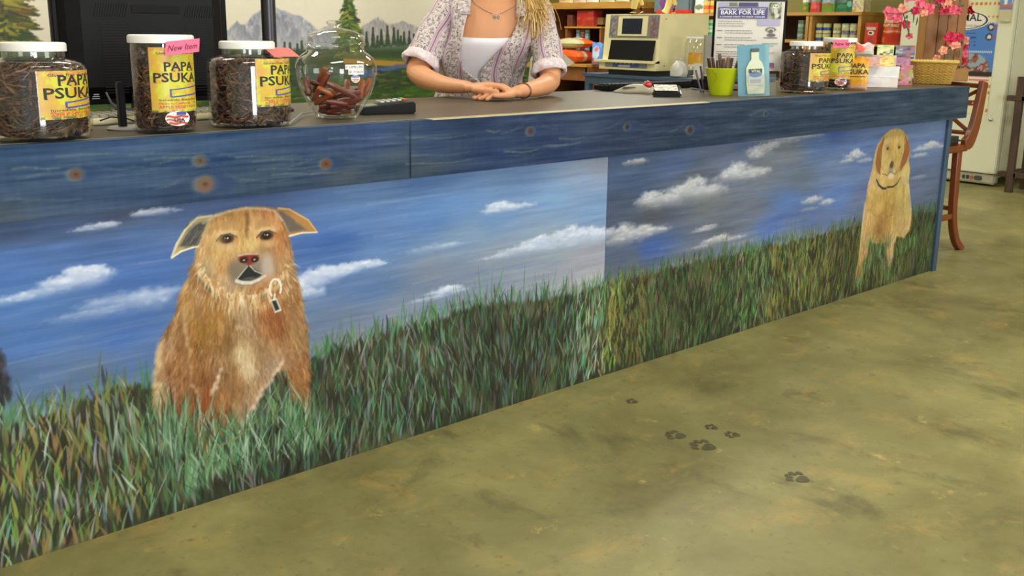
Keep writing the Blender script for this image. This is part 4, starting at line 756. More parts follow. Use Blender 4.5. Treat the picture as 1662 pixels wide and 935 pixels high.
# second black upright just left of the straight jar
mb = MB(); a = on(2, Z, 216, 214); mb.box((a[0]+.0, .165, Z+.055), (.016, .02, .11), bev=.003); o = mb.build('scanner_stand', BLACKP); tag(o, 'short black upright stand just behind the straight jar', 'stand')
pol = empty('display_pole', (1.268, .45, Z), 'slim dark metal pole rising behind the wide jar beside the bowl jar', 'pole')
MB().lathe([(.0205, .012), (.0205, .72)], n=32, caps=True).build('shaft', mat('dark_brushed_metal', (58, 56, 60), .32, .6, var=.1), pol); MB().lathe([(.06, 0), (.062, .004), (.055, .010), (.022, .014)], n=36).build('base', BLACKP, pol)
MB().box((0, 0, .74), (.20, .05, .07), bev=.008).build('display_head', BLACKP, pol, False)
kb = empty('keyboard', (.93, .36, Z), 'pale beige computer keyboard lying under the monitor', 'keyboard')
MB().box((0, 0, .009), (.44, .15, .016), bev=.004).build('case', mat('keyboard_cream', (214, 204, 168), .5), kb, False)
mb = MB()
for i in range(5):
    for j in range(20): mb.box((-.205+j*.0212, -.055+i*.025, .020), (.017, .019, .008), bev=.002)
mb.build('keys', mat('key_grey', (150, 146, 130), .6), kb, False)['kind'] = 'stuff'
mb = MB().lathe([(.062, 0), (.064, .003), (.060, .007), (.001, .0075)], n=44, sy=.8); o = mb.build('round_pad', mat('grey_rubber_pad', (142, 138, 132), .6)); o.location = (.775, .165, Z); tag(o, 'flat round grey pad between the leftmost jar and the straight jar', 'pad')
gj = empty('votive_glass', (.672, .205, Z), 'tiny glass cup half hidden beside the leftmost jar', 'cup'); MB().lathe([(.017, 0), (.019, .004), (.021, .030), (.023, .036)], n=32, caps=False).lathe([(0, .001), (.017, .001)], n=24, caps=False).build('glass', GLASS, gj)
MB().lathe([(.0175, .002), (.019, .013), (.001, .014)], n=24).build('yellow_filling', mat('yellow_wax', (190, 160, 60), .6), gj)
MB().tube([(math.cos(a)*.0235, math.sin(a)*.0235, .036) for a in np.linspace(0, 2*PI, 25)], .0012, n=6).build('rim', mat('steel', (150, 150, 150), .3, .8), gj)
mb = MB(); mb.tube([tuple(on(2, Z+.02, 162, 196)), tuple(on(2, Z+.028, 180, 190)), tuple(on(2, Z+.024, 205, 192)), tuple(on(2, Z+.006, 224, 199))], .0018, n=6); o = mb.build('thin_cord', BLACKP); tag(o, 'thin black cord curling over the keyboard edge', 'cord')

# ------------------------------------------------------------------ card terminal, trackball, reader
def slab(name, pts_top, z0, z1, m, parent, bev=.004):
    bm = bmesh.new(); b = [bm.verts.new((p[0], p[1], z0)) for p in pts_top]; bm.faces.new(b[::-1]); t = [bm.verts.new((p[0], p[1], p[2] if len(p) > 2 else z1)) for p in pts_top]; bm.faces.new(t); n = len(b)
    for i in range(n): bm.faces.new([b[i], b[(i+1) % n], t[(i+1) % n], t[i]])
    bmesh.ops.bevel(bm, geom=bm.edges[:], offset=bev, segments=2, affect='EDGES'); bm.verts.index_update()
    mb = MB(); mb.add([q.co[:] for q in bm.verts], [[q.index for q in f.verts] for f in bm.faces]); bm.free(); return mb.build(name, m, parent)
te = empty('card_terminal', (1.49, .205, Z), 'black card payment terminal lying behind the glass bowl jar', 'card terminal', None, -.25)
slab('case', [(-.075, -.038, .020), (.085, -.042, .034), (.085, .042, .036), (-.075, .038, .022)], 0, .03, BLACKP, te)
mb = MB()
KC = [(190, 190, 190), (190, 190, 190), (190, 190, 190), (190, 60, 50), (200, 190, 60), (70, 150, 70)]
for i in range(3):
    for j in range(5):
        x = -.01+j*.017; mb.box((x, -.02+i*.019, .0285+(x+.075)*.09), (.011, .012, .004), col=(196, 196, 192) if j < 4 else [(200, 60, 50), (214, 190, 50), (70, 160, 80)][i], bev=.001)
mb.build('keypad', PRINT, te, False); MB().box((-.045, 0, .0235), (.04, .05, .004), rot=rotm(0, -.09, 0)).build('screen', mat('lcd_green', (112, 126, 104), .3), te, False)
mb = MB(); mb.tube([tuple(on(2, Z+.006, 470, 200)), tuple(on(2, Z+.010, 490, 184)), tuple(on(2, Z+.008, 520, 180)), (1.42, .25, Z+.010)], .002, n=6); o = mb.build('terminal_cord', mat('silver_cord', (150, 150, 150), .4)); tag(o, 'thin grey cord running from the card terminal past the bowl jar', 'cord')
tbp = on(2, Z, 1040, 151); tb = empty('trackball', (tbp[0], tbp[1]+.03, Z), 'beige and grey trackball mouse with a shiny red ball', 'mouse', None, face_angle(tbp))
def blob(name, l, m, parent, n=28):
    """stack of elliptical sections (x centre, half length, y half width, z)"""
    mb = MB(); a = np.linspace(0, 2*PI, n, endpoint=False); vs = [np.c_[cx+np.sign(np.cos(a))*np.abs(np.cos(a))**.8*hx, np.sin(a)*hy, np.full(n, z)] for cx, hx, hy, z in l]
    V = np.concatenate(vs); k = len(l); f = [[i*n+j, i*n+(j+1) % n, (i+1)*n+(j+1) % n, (i+1)*n+j] for i in range(k-1) for j in range(n)]+[list(range(n))[::-1], [(k-1)*n+j for j in range(n)]]
    mb.add(V, f); return mb.build(name, m, parent, angle=60)
blob('body', [(0, .088, .040, 0), (0, .088, .042, .004), (.006, .078, .040, .011), (.012, .064, .036, .021), (.018, .046, .028, .030), (.02, .024, .014, .034)], mat('trackball_beige', (170, 162, 140), .4), tb)
blob('button', [(-.02, .034, .014, .0205), (-.018, .028, .012, .0245), (-.016, .010, .006, .026)], mat('button_grey', (96, 92, 92), .4), tb).location = (.0, -.024, -.0)
MB().lathe([(.001, -.019), (.010, -.016), (.017, -.008), (.019, 0), (.017, .008), (.010, .016), (.001, .019)], n=32, c=(.048, -.012, .030)).build('ball', mat('red_ball', (176, 22, 28), .08, var=.1, coat=.8), tb)
rdp = on(2, Z, 1090, 157); rd = empty('card_reader', (rdp[0], rdp[1]+.03, Z), 'small black card reader with a colourful keypad beside the trackball', 'card reader', None, face_angle(rdp)+.1)
slab('case', [(-.055, -.045, .016), (.055, -.045, .016), (.062, .045, .040), (-.035, .045, .040)], 0, .02, mat('shiny_black', (18, 20, 22), .15, var=.1), rd, .005)
mb = MB(); art = fnoise(18, 20, 2, 3, 5, 2)[..., None]; rr = np.random.default_rng(3).random((18, 20)); C = np.where(art > .5, np.array([206, 196, 180.]), np.array([150, 160, 140.])); C[rr > .85] = (196, 90, 70); C[rr < .12] = (70, 120, 90); C[(rr > .12) & (rr < .2)] = (60, 60, 70)
U, V = np.meshgrid(np.linspace(-.044, .044, 20), np.linspace(-.034, .036, 18)); mb.grid(np.stack([U, V, .0185+(V+.045)/.09*.024+.0015], -1), C); mb.build('keypad_print', PRINT, rd, False)
mb = MB(); p = on(2, Z+.02, 1112, 147); mb.tube([tuple(p), tuple(on(2, Z+.03, 1122, 143)), tuple(on(2, Z+.028, 1138, 145)), tuple(on(2, Z+.004, 1153, 150))], .002, n=6); o = mb.build('reader_cord', mat('clear_grey_cord', (120, 118, 112), .3)); tag(o, 'grey cord arching from the small card reader to the pail', 'cord')
a = on(2, Z, 985, 147); b = on(2, Z, 1128, 141); d_ = b-a; bk = empty('cash_drawer_keyboard', ((a[0]+b[0])/2, .63, Z), 'long low black keyboard at the back edge behind the trackball', 'keyboard'); bk.name = 'keyboard'
MB().box((0, 0, .012), (.62, .09, .020), bev=.004).build('case', BLACKP, bk, False); mb = MB()
for i in range(3):
    for j in range(24): mb.box((-.285+j*.0245, -.026+i*.026, .024), (.019, .020, .006), bev=.0015)
mb.build('keys', DARKP, bk, False)['kind'] = 'stuff'
BM = mat('glossy_black_tin', (22, 22, 24), .25, var=.1)
for px, hh, rr_, lb in ((1131, .042, .024, 'short black canister behind the pail, left of its taller neighbour'), (1152, .058, .030, 'taller black canister right behind the pail')):
    p = on(2, Z, px, 147); c = empty('canister', (p[0], .50 if px < 1140 else .44, Z), lb, 'canister'); p = on(1, c.location.y, px, 147); c.location.x = p[0]; MB().lathe([(rr_*.95, 0), (rr_, .003), (rr_, hh)], n=32).build('tin', BM, c); MB().lathe([(rr_*.9, hh), (rr_*.86, hh+.006), (.001, hh+.007)], n=32).build('cap', mat('pale_metal_cap', (190, 176, 140), .25, .6), c)
# ------------------------------------------------------------------ pail, blister pack, flyer on the second screen
pp = on(2, Z, 1177, 155); pp = (pp[0]+.01, pp[1]+.03)
pail = empty('pail', (pp[0], pp[1], Z), 'small bright lime-green metal pail full of brown chew sticks', 'pail', None, face_angle(pp))
LIME = mat('lime_enamel', (196, 210, 22), .38, var=.04)
k = .90
MB().lathe([(.046*k, 0), (.048*k, .002), (.0685*k, .100), (.0705*k, .1015), (.0705*k, .1045), (.0680*k, .1045), (.0665*k, .100), (.046*k, .004), (.001, .004)], n=56, caps=False).build('bucket', LIME, pail)
MB().tube([(-.030, -.063*k, .092), (-.018, -.0655*k, .080), (-.022, -.062*k, .060), (-.034, -.055*k, .044)], .0011, n=6).box((-.026, -.0625*k, .091), (.008, .004, .008), bev=.001).build('wire_handle', mat('green_wire', (150, 160, 30), .4, .3), pail)
c_, s_ = math.cos(pail.rotation_euler.z), math.sin(pail.rotation_euler.z)
for i, (x, y, hz, dx, col) in enumerate([(-.046, -.018, .142, -.008, (74, 46, 34)), (-.030, -.030, .143, -.008, (82, 52, 36)), (-.006, .02, .158, -.006, (112, 84, 60)), (.004, -.022, .140, .0, (100, 70, 50)), (.018, -.026, .146, .004, (118, 84, 56)), (.030, .0, .143, .006, (96, 70, 52)), (.050, -.010, .136, .010, (106, 78, 54)), (-.015, -.034, .135, -.004, (72, 46, 34))]):
    b = (x*.55, y*.55, .008); t = (x+dx, y, hz); f = lambda p: (pp[0]+p[0]*c_-p[1]*s_, pp[1]+p[0]*s_+p[1]*c_, Z+p[2])
    chew_stick(f(b), f(t), .0082, col, 'brown chew stick standing in the lime-green pail', 'sticks in the lime pail')
for i, (x, y, hz, dx, dy, col, lb) in enumerate([(-.070, -.02, .125, -.030, -.0, (70, 84, 110), 'blue-grey pen leaning outside the pail, left of the dark pen'), (-.062, -.01, .14, -.020, 0, (60, 30, 32), 'dark red pen leaning against the left rim of the pail')]):
    f = lambda p: (pp[0]+p[0]*c_-p[1]*s_, pp[1]+p[0]*s_+p[1]*c_, Z+p[2]); a = f((x*.98-.004, y, .004)); b = f((x+dx, y+dy, hz-.03)); mb = MB(); mb.tube([a, tuple(np.array(a)*.9+np.array(b)*.1), b], [.001, .004, .004], n=10); o = mb.build('pen', mat('pen_%d' % i, col, .3)); tag(o, lb, 'pen')
# painted box helper: six gridded faces coloured by colfn(face, u, v)
def pbox(w, d, h, colfn, n=14, c=(0, 0, 0), bulge=0, taper=1.0):
    mb = MB()
    def face(nm, fn, nu, nv):
        U, V = np.meshgrid(np.linspace(0, 1, nu), np.linspace(0, 1, nv)); P = fn(U, V); C = np.array([[colfn(nm, U[i, j], V[i, j]) for j in range(nu)] for i in range(nv)], float)
        tp = 1+(taper-1)*((P[..., 2]-c[2])/h); P[..., 0] = c[0]+(P[..., 0]-c[0])*tp; P[..., 1] = c[1]+(P[..., 1]-c[1])*tp; mb.grid(P, C)
    nv = max(int(n*h/max(w, 1e-3)), 3); nv = min(nv, 30)
    face('front', lambda U, V: np.stack([c[0]-w/2+U*w, c[1]-d/2-bulge*np.sin(U*PI)*np.sin(V*PI), c[2]+V*h], -1), n, nv)
    face('back', lambda U, V: np.stack([c[0]+w/2-U*w, c[1]+d/2+0*U, c[2]+V*h], -1), 2, 2)
    face('right', lambda U, V: np.stack([c[0]+w/2+0*U, c[1]-d/2+U*d, c[2]+V*h], -1), max(n//2, 3), nv)
    face('left', lambda U, V: np.stack([c[0]-w/2+0*U, c[1]+d/2-U*d, c[2]+V*h], -1), max(n//2, 3), nv)
    face('top', lambda U, V: np.stack([c[0]-w/2+U*w, c[1]-d/2+V*d, c[2]+h+0*U], -1), n, 4)
    face('bottom', lambda U, V: np.stack([c[0]-w/2+U*w, c[1]+d/2-V*d, c[2]+0*U], -1), 2, 2); return mb
bp_ = on(2, Z, 1233, 157); bp_ = (bp_[0], bp_[1]+.02)
bl_ = empty('blister_pack', (bp_[0], bp_[1], Z), 'light blue hanging pack with a white bottle picture, standing beside the pail', 'package', None, face_angle(bp_)+.12)
def tilt(mb, a, c0=(0, 0, 0), ry=0):
    Rm = rotm(a, ry, 0); mb.v = [(v-np.array(c0))@Rm.T+np.array(c0) for v in mb.v]; return mb
mb = pbox(.118, .010, .196, lambda f, u, v: (104, 158, 178) if u < .86 else (124, 174, 186), c=(-.006, 0, 0)); tilt(mb, -.07, ry=-.07); mb.build('card', GLOSSP, bl_, False)
mb = MB(); prof2 = [(-.030, .010), (.032, .010), (.034, .05), (.032, .108), (.024, .128), (.014, .140), (.014, .168), (-.014, .168), (-.014, .140), (-.024, .128), (-.034, .108), (-.034, .05)]
mb.prism(prof2, .010, off=(0, -.009, 0), col=(214, 220, 190)); mb.box((0, -.010, .174), (.030, .012, .014), col=(86, 84, 84), bev=.002); mb.box((0, -.0152, .073), (.054, .0012, .060), col=(196, 200, 206)); mb.box((0, -.0158, .096), (.050, .0012, .016), col=(70, 74, 84)); mb.lathe([(.024, 0), (.001, .0005)], rot=rotm(PI/2, 0, 0), c=(0, -.0158, .084), col=(96, 134, 184), n=20, sy=.5)
mb.box((0, -.0158, .058), (.040, .0012, .014), col=(168, 168, 170))
tilt(mb, -.07, ry=-.07); mb.text('VITAL', .013, (-.0063, -.0240, .096), (1, 0, 0), (0, 0, 1), col=(226, 226, 190), off=.0003)
mb.build('bottle', PRINT, bl_, True)
mb = MB().bb((-.03, -.030, .0), (.075, -.014, .082)); tilt(mb, -.07, ry=-.07); mb.build('clear_blister', PLASTIC, bl_, False)
# flyer
FL = np.array([3.40, .34]); fz = face_angle(FL)
scr = empty('sales_screen', (FL[0], FL[1], Z), 'black upright screen on a foot that carries the Bark for Life flyer', 'monitor')
scr.rotation_euler.z = fz+.02
MB().box((.0, .022, .31), (.30, .03, .36), bev=.006).build('housing', BLACKP, scr, False); MB().box((0, .03, .078), (.05, .03, .13), bev=.004).lathe([(.10, 0), (.10, .006), (.05, .012)], n=36, c=(0, .03, 0), sy=.7).build('foot', BLACKP, scr, False)
MB().box((0, -.001, .385), (.296, .014, .036), bev=.003).build('clip_bar', mat('clip_black', (30, 36, 34), .4), scr, False)
fl = empty('flyer', (FL[0], FL[1], Z), 'white paper flyer headed Bark for Life, clipped to the black screen', 'flyer'); fl.rotation_euler.z = fz+.02
W_, T_, B_ = .278, .367, .083; yy = -.004
c_fl = lambda u, v: np.array([(-.5+u)*W_, yy, B_+v*(T_-B_)])
mb = MB(); n_ = 10; F = np.array([[c_fl(i/n_, j/n_)+np.array([0, .004*math.sin(j/n_*PI)*-1, 0]) for i in range(n_+1)] for j in range(n_+1)]); mb.grid(F, np.tile(np.array([222, 216, 208.]), (n_+1, n_+1, 1))); mb.grid((F+np.array([0, .0006, 0]))[:, ::-1], np.tile(np.array([214, 208, 200.]), (n_+1, n_+1, 1))); mb.build('paper', PRINT, fl, False)
def rect(mb, u0, v0, u1, v1, col, lift=.006, mi=0):
    a, b = c_fl(u0, v0), c_fl(u1, v1); y = yy-lift; mb.add([[a[0], y, a[2]], [b[0], y, a[2]], [b[0], y, b[2]], [a[0], y, b[2]]], [[0, 1, 2, 3]], col, mi)
# v measured as (118-y)/105 in the photograph, u as (x-1186)/106
mb = MB(); PUR = (84, 78, 132); LAV = (176, 172, 204)
rect(mb, .04, .925, .19, .985, LAV); rect(mb, .19, .93, .31, .985, (120, 124, 112)); rect(mb, .33, .925, .61, .985, (78, 74, 122)); rect(mb, .62, .925, .76, .985, (190, 186, 210))
rect(mb, .03, .755, .76, .915, PUR); rect(mb, .62, .655, .95, .745, LAV)
rr = np.random.default_rng(2)
pic = fnoise(34, 30, 9, 8, 4, 3); Cp = np.array([110, 116, 92.])+(pic[..., None]-.45)*np.array([230, 226, 216.]); Ug, Vg = np.meshgrid(np.linspace(.78, .955, 30), np.linspace(.755, .985, 34))
for (du, dv, ru, rv, cc) in ((.87, .93, .045, .03, (226, 222, 214)), (.875, .86, .03, .05, (206, 202, 192)), (.85, .935, .01, .012, (70, 60, 54)), (.89, .93, .01, .012, (70, 60, 54)), (.90, .80, .03, .03, (216, 212, 204))): Cp[((Ug-du)/ru)**2+((Vg-dv)/rv)**2 < 1] = cc
a_, b_ = c_fl(0, 0), c_fl(1, 1); mb.grid(np.stack([a_[0]+Ug*(b_[0]-a_[0]), np.full_like(Ug, yy-.0062), a_[2]+Vg*(b_[2]-a_[2])], -1), np.clip(Cp, 40, 235))
for t, s, u, v, wd, o_ in (('AMERICAN CANCER SOCIETY', .0105, .39, .888, .19, .0002), ('BARK FOR LIFE', .023, .39, .838, .178, .0006), ('A CANINE EVENT TO FIGHT CANCER', .0085, .39, .778, .186, .0002)):
    p = c_fl(u, v); mb.text(t, s, (p[0], yy-.0068, p[2]), (1, 0, 0), (0, 0, 1), col=(232, 230, 240), off=o_, width=wd)
    V = mb.v[-1]; 
mb.build('heading_print', PRINT, fl, False); mb = MB()
for i in range(21):   # lines of small print
    v = .715-i*.034
    if i in (3, 6, 9, 12): continue
    L = rr.uniform(.30, .52); u0 = .04 if i < 3 or i > 12 else .15
    if u0 > .1 and i % 3 == 1: rect(mb, .03, v-.004, .11, v+.006, (120, 116, 128))
    u = u0
    while u < u0+L: w = rr.uniform(.012, .045); rect(mb, u, v-.0045, min(u+w, u0+L), v+.0055, (150, 146, 152) if i < 3 else (128, 124, 132)); u += w+.008
def disc(mb, u, v, ru, rv, col, lift=.0064):
    p = c_fl(u, v); a = np.linspace(0, 2*PI, 16, endpoint=False); mb.add(np.c_[p[0]+np.cos(a)*ru, np.full(16, yy-lift), p[2]+np.sin(a)*rv], [list(range(16))], col)
mb.build('body_text', PRINT, fl, False); mb = MB()
disc(mb, .82, .60, .022, .010, (132, 122, 122)); disc(mb, .82, .59, .014, .008, (206, 200, 192), .0068); disc(mb, .82, .575, .010, .008, (112, 102, 100), .007); disc(mb, .83, .50+.02, .018, .007, (110, 104, 104)); rect(mb, .72, .475, .92, .487, (110, 106, 108))
mb.build('tree_logo', PRINT, fl, False); mb = MB()
for t, s, v, col, wd in (('companion', .012, .40, (104, 150, 96), .062), ('Animal', .009, .365, (110, 140, 110), .03), ('Banner', .012, .265, (200, 110, 96), .044)):
    p = c_fl(.82, v); mb.text(t, s, (p[0], yy-.0068, p[2]), (1, 0, 0), (0, 0, 1), col=col, width=wd)
mb.build('shop_logo', PRINT, fl, False); mb = MB()
disc(mb, .72, .10, .008, .011, (70, 64, 80)); disc(mb, .74, .105, .0065, .009, (222, 216, 208), .0068); rect(mb, .80, .07, .90, .12, (96, 100, 170)); rect(mb, .80, .045, .90, .08, (206, 90, 96)); 
mb.build('society_logo', PRINT, fl, False)
# grey slanted board behind the counter, left of the flyer
A, B, C_, D = [on(1, .75, *q) for q in ((1147, 128), (1168, 128), (1189, 55), (1147, 57))]
mb = MB(); mb.prism([(A[0], 0), (B[0]-.02, 0), (B[0], .93), (C_[0], C_[2]), (D[0], D[2])], .01, off=(0, .76, 0)); o = mb.build('slanted_board', mat('grey_board', (150, 146, 138), .5), None, False); tag(o, 'plain grey slanted board standing behind the pail', 'board')

# ------------------------------------------------------------------ right end of the counter: jars, bags, packets
def rj(px, Y, r, h, neck, lid, lab, lb, seed, cl_, slim=False, sc=.9):
    p = on(1, Y, px, 146); return treat_jar((p[0], Y, Z), r, h, neck, lid, lab, lb, seed, cl_, slim=slim, parts=False, scale=sc)
r1 = rj(1303, .115, .0985, .207, .060, .066, (.150, .112, .95, .106), 'wide clear jar of chews right of the Bark for Life flyer', 41, 'brown chews filling the wide jar right of the flyer')
r2 = rj(1357, .175, .0675, .222, 0, .0715, (.125, .150, .36, .120), 'tall straight jar of chews at the right end of the counter, small pink card', 42, 'brown chews filling the straight jar at the right end', slim=True)
usa_sticker(.0675, .25, .035, .9, r2)
p = on(1, .115, 1352, 78); q = on(1, .115, 1386, 77); o = note(p, q-p, (0, 0, 1), np.linalg.norm(q-p), .034, .0, 'New Item', PINK, r2); o['label'] = 'pink New Item card'
# standing pouch
def pouch(name, loc, w, h, d, art, m, label, cat, group=None, rz=0, lean=0, lie=False, parent=None, foot=.35):
    """pillow bag; art = (h,w,3) sRGB raster seen on the front"""
    hh, ww = art.shape[:2]; U, V = np.meshgrid(np.linspace(-1, 1, ww), np.linspace(0, 1, hh)); s = (1-np.abs(U)**3.0); pr = np.interp(V, [0, .06, .35, .8, .94, 1], [foot, .8, 1, .7, .25, .06])
    T = d/2*s**.6*pr; wv = .035*np.sin(V*17+U*3); X = U*w/2*(1-.05*np.sin(V*PI))*(1+wv*.4); Zz = V*h+.006*np.sin(U*5)*V
    mb = MB(); mb.grid(np.stack([X, -T-.001, Zz], -1), art); mb.grid(np.stack([X, T+.001, Zz], -1)[:, ::-1], art[:, ::-1]*.95)
    mb.grid(np.stack([np.stack([X[0], -T[0]-.001, Zz[0]], -1), np.stack([X[0], T[0]+.001, Zz[0]], -1)])[::-1], np.stack([art[0], art[0]]))
    mb.grid(np.stack([np.stack([X[-1], -T[-1]-.001, Zz[-1]], -1), np.stack([X[-1], T[-1]+.001, Zz[-1]], -1)]), np.stack([art[-1], art[-1]]))
    for j in (0, -1): mb.grid(np.stack([np.stack([X[:, j], -T[:, j]-.001, Zz[:, j]], -1), np.stack([X[:, j], T[:, j]+.001, Zz[:, j]], -1)]), np.stack([art[:, j], art[:, j]]))
    if lean: tilt(mb, lean)
    if lie: mb.v = [v@rotm(PI/2, 0, 0).T+np.array([0, 0, d/2]) for v in mb.v]
    o = mb.build(name, m, parent, angle=70); o.location = loc; o.rotation_euler.z = rz
    if label: tag(o, label, cat, group)
    return o
def art(hh, ww, bands, blobs=(), seed=1, var=14):
    """bands: (v0, v1, colour); blobs: (u, v, ru, rv, colour), in 0..1 with v upwards"""
    a = np.zeros((hh, ww, 3)); V = np.linspace(0, 1, hh)
    for v0, v1, c in bands: a[(V >= v0) & (V <= v1)] = c
    U, VV = np.meshgrid(np.linspace(0, 1, ww), V)
    for u, v, ru, rv, c in blobs: a[((U-u)/ru)**2+((VV-v)/rv)**2 < 1] = c
    return np.clip(a+(fnoise(hh, ww, 3, 3, seed, 3)-.5)[..., None]*var*2, 0, 255)
p = on(1, .10, 1388, 142); a_ = art(34, 26, [(0, 1, (226, 156, 22)), (0, .16, (196, 150, 120)), (.3, .62, (228, 170, 34)), (.62, .7, (222, 190, 60)), (.92, 1, (216, 140, 20))], seed=4, var=10)
bag = pouch('treat_pouch', (p[0], .10, Z), .100, .140, .038, a_, GLOSSP, 'small orange PAPA PSUKA pouch standing right of the straight jar', 'pouch', rz=face_angle(p))
mb = MB()
for t, s, z, wd in (('PAPA', .028, .104, .068), ('PSUKA', .028, .078, .096)): mb.text(t, s, (0, -.0275, z), (1, 0, 0), (0, 0, 1), off=.0006, width=wd)
mb.box((0, -.0275, .058), (.08, .0008, .003)); mb.build('lettering', INK, bag, False)
# stack of boxed treats
STK = mat('glossy_box', None, .32, var=.04, scale=40)
def speck(base, cols, seed, s=7):
    r = np.random.default_rng(seed); g = r.random((40, 40)); 
    def f(nm, u, v):
        q = g[int(v*s*2.0) % 40, int(u*s) % 40]; 
        return cols[int(q*len(cols)*3) % len(cols)] if q > .55 else base
    return f
def place(name, px0, px1, z0, z1, Y, d, basec, cols, label, seed, cat='box', group=None):
    """box with its front at depth Y, spanning px0..px1 of the view, standing at z0"""
    a = on(1, Y, px0, 125); b = on(1, Y, px1, 125); c = (a+b)/2; depth = -(RC.T@(c-CAM))[2]; w = (px1-px0)/F_PX*depth*.97; k = face_angle(c)
    o = pbox(w, d, z1-z0, speck(basec, cols, seed, 5), 16).build(name, STK, None, False); o.rotation_euler.z = k
    o.location = (c[0]-math.sin(k)*d/2, Y+math.cos(k)*d/2, z0); tag(o, label, cat, group); return o
WB = (232, 228, 228)
place('treat_box', 1398, 1456, Z, Z+.045, .16, .09, (238, 228, 226), [(236, 214, 216), (214, 200, 220), (240, 240, 238)], 'flat white treat box, bottom of the stack beside the orange pouch', 1)
place('treat_box', 1400, 1457, Z+.0455, Z+.094, .16, .09, (236, 236, 234), [(216, 222, 236), (240, 226, 214), (244, 244, 242)], 'flat white treat box, second from the bottom beside the orange pouch', 2)
place('treat_box', 1402, 1425, Z+.0945, Z+.136, .16, .07, (224, 168, 164), [(228, 190, 180), (214, 150, 150), (232, 200, 170)], 'small pink treat box on the white boxes, next to the orange pouch', 3)
place('treat_box', 1426, 1448, Z+.0945, Z+.138, .16, .07, (226, 206, 122), [(218, 120, 80), (232, 214, 150), (226, 206, 122)], 'small yellow treat box with an orange diamond on the white boxes', 4)
place('treat_box', 1450, 1474, Z+.0955, Z+.132, .20, .06, (186, 130, 160), [(200, 150, 176), (170, 116, 150)], 'small mauve treat box on top, nearest the wicker basket', 5)
place('treat_box', 1458, 1480, Z, Z+.095, .18, .07, (200, 130, 146), [(150, 190, 70), (84, 76, 66), (216, 160, 170), (210, 110, 90)], 'upright pink and green treat box between the white boxes and the basket', 6)
place('treat_box', 1388, 1450, Z, Z+.140, .30, .08, (206, 196, 176), [(196, 190, 180), (220, 206, 190)], 'pale box standing behind the stack of white boxes', 16)
place('gift_tin', 1420, 1446, Z+.1405, Z+.188, .30, .05, (214, 214, 160), [(120, 186, 150), (190, 214, 60), (110, 92, 70), (230, 226, 200)], 'patterned green and yellow tin behind the stacked treat boxes', 7, 'tin')
place('treat_box', 1456, 1480, Z, Z+.13, .33, .05, (150, 140, 150), [(120, 110, 130), (160, 150, 160)], 'grey upright box hidden behind the mauve box', 17)
place('gift_tin', 1450, 1480, Z+.1305, Z+.186, .33, .05, (150, 140, 156), [(112, 128, 140), (196, 112, 70), (200, 206, 210), (120, 84, 120)], 'purple and orange patterned tin beside the wooden planter tower', 8, 'tin')
a_ = art(20, 20, [(0, 1, (206, 200, 180)), (.4, 1, (214, 186, 170))], [(.25, .6, .3, .35, (250, 110, 104)), (.6, .75, .2, .2, (250, 180, 180)), (.7, .3, .25, .2, (200, 206, 190))], 5)
p = on(1, .345, 1403, 90); pouch('candy_bag', (p[0], .345, Z+.141), .085, .055, .05, a_, GLOSSP, 'clear bag of coral pink treats behind the orange pouch', 'bag', rz=face_angle(p))

# ------------------------------------------------------------------ wicker basket
bp2 = on(1, .17, 1510, 138); bk_ = empty('wicker_basket', (bp2[0]+.02, .17, Z), 'small honey-coloured wicker basket at the right end of the counter', 'basket', None, face_angle(bp2))
def rrect(hx, hy, r, n=64):
    a = np.linspace(0, 2*PI, n, endpoint=False); e = 4.2; c, s = np.cos(a), np.sin(a); k = (np.abs(c)**e+np.abs(s)**e)**(-1/e); return np.c_[c*k*hx, s*k*hy]
WICK = mat('wicker', None, .55, var=.2, scale=50, bump=.2); mb = MB(); hB = .112; n_ = 96; rows = 17
for i in range(rows):
    t = i/(rows-1); z = .004+t*(hB-.012); hx = .080+.022*t; hy = .055+.018*t; P = rrect(hx, hy, 0, n_); wv = .0024*np.cos(np.arange(n_)*PI*.5+PI*(i % 2)); nrm = P/np.linalg.norm(P, axis=1)[:, None]; P = P+nrm*wv[:, None]
    pts = np.c_[P, np.full(n_, z)]; pts = np.r_[pts, pts[:1]]; g = (176+(i*37 % 23), 138+(i*29 % 20), 62); mb.tube(pts, .0031, n=6, col=g, caps=False)
mb.build('woven_wall', WICK, bk_); mb = MB()
for j in range(24):
    a = j/24*n_; b = rrect(.080, .055, 0, n_)[int(a)]; t = rrect(.102, .073, 0, n_)[int(a)]; mb.tube([(b[0], b[1], .002), (t[0], t[1], hB-.006)], .0026, n=6, col=(150, 112, 54))
mb.build('stakes', WICK, bk_)
mb = MB()
for ph in (0, PI):
    P = rrect(.106, .077, 0, 160); P = np.r_[P, P[:1]]; th = np.linspace(0, 2*PI*26, 161)+ph; nrm = P/np.linalg.norm(P, axis=1)[:, None]; mb.tube(np.c_[P+nrm*(np.cos(th)*.0035)[:, None], hB-.001+np.sin(th)*.0035], .0048, n=7, col=(216, 182, 92), caps=False)
mb.build('braided_rim', WICK, bk_)
mb = MB(); P = rrect(.078, .053, 0, 40); mb.add(np.c_[P, np.full(40, .004)], [list(range(40))], (120, 88, 44)); mb.build('bottom', WICK, bk_, False)

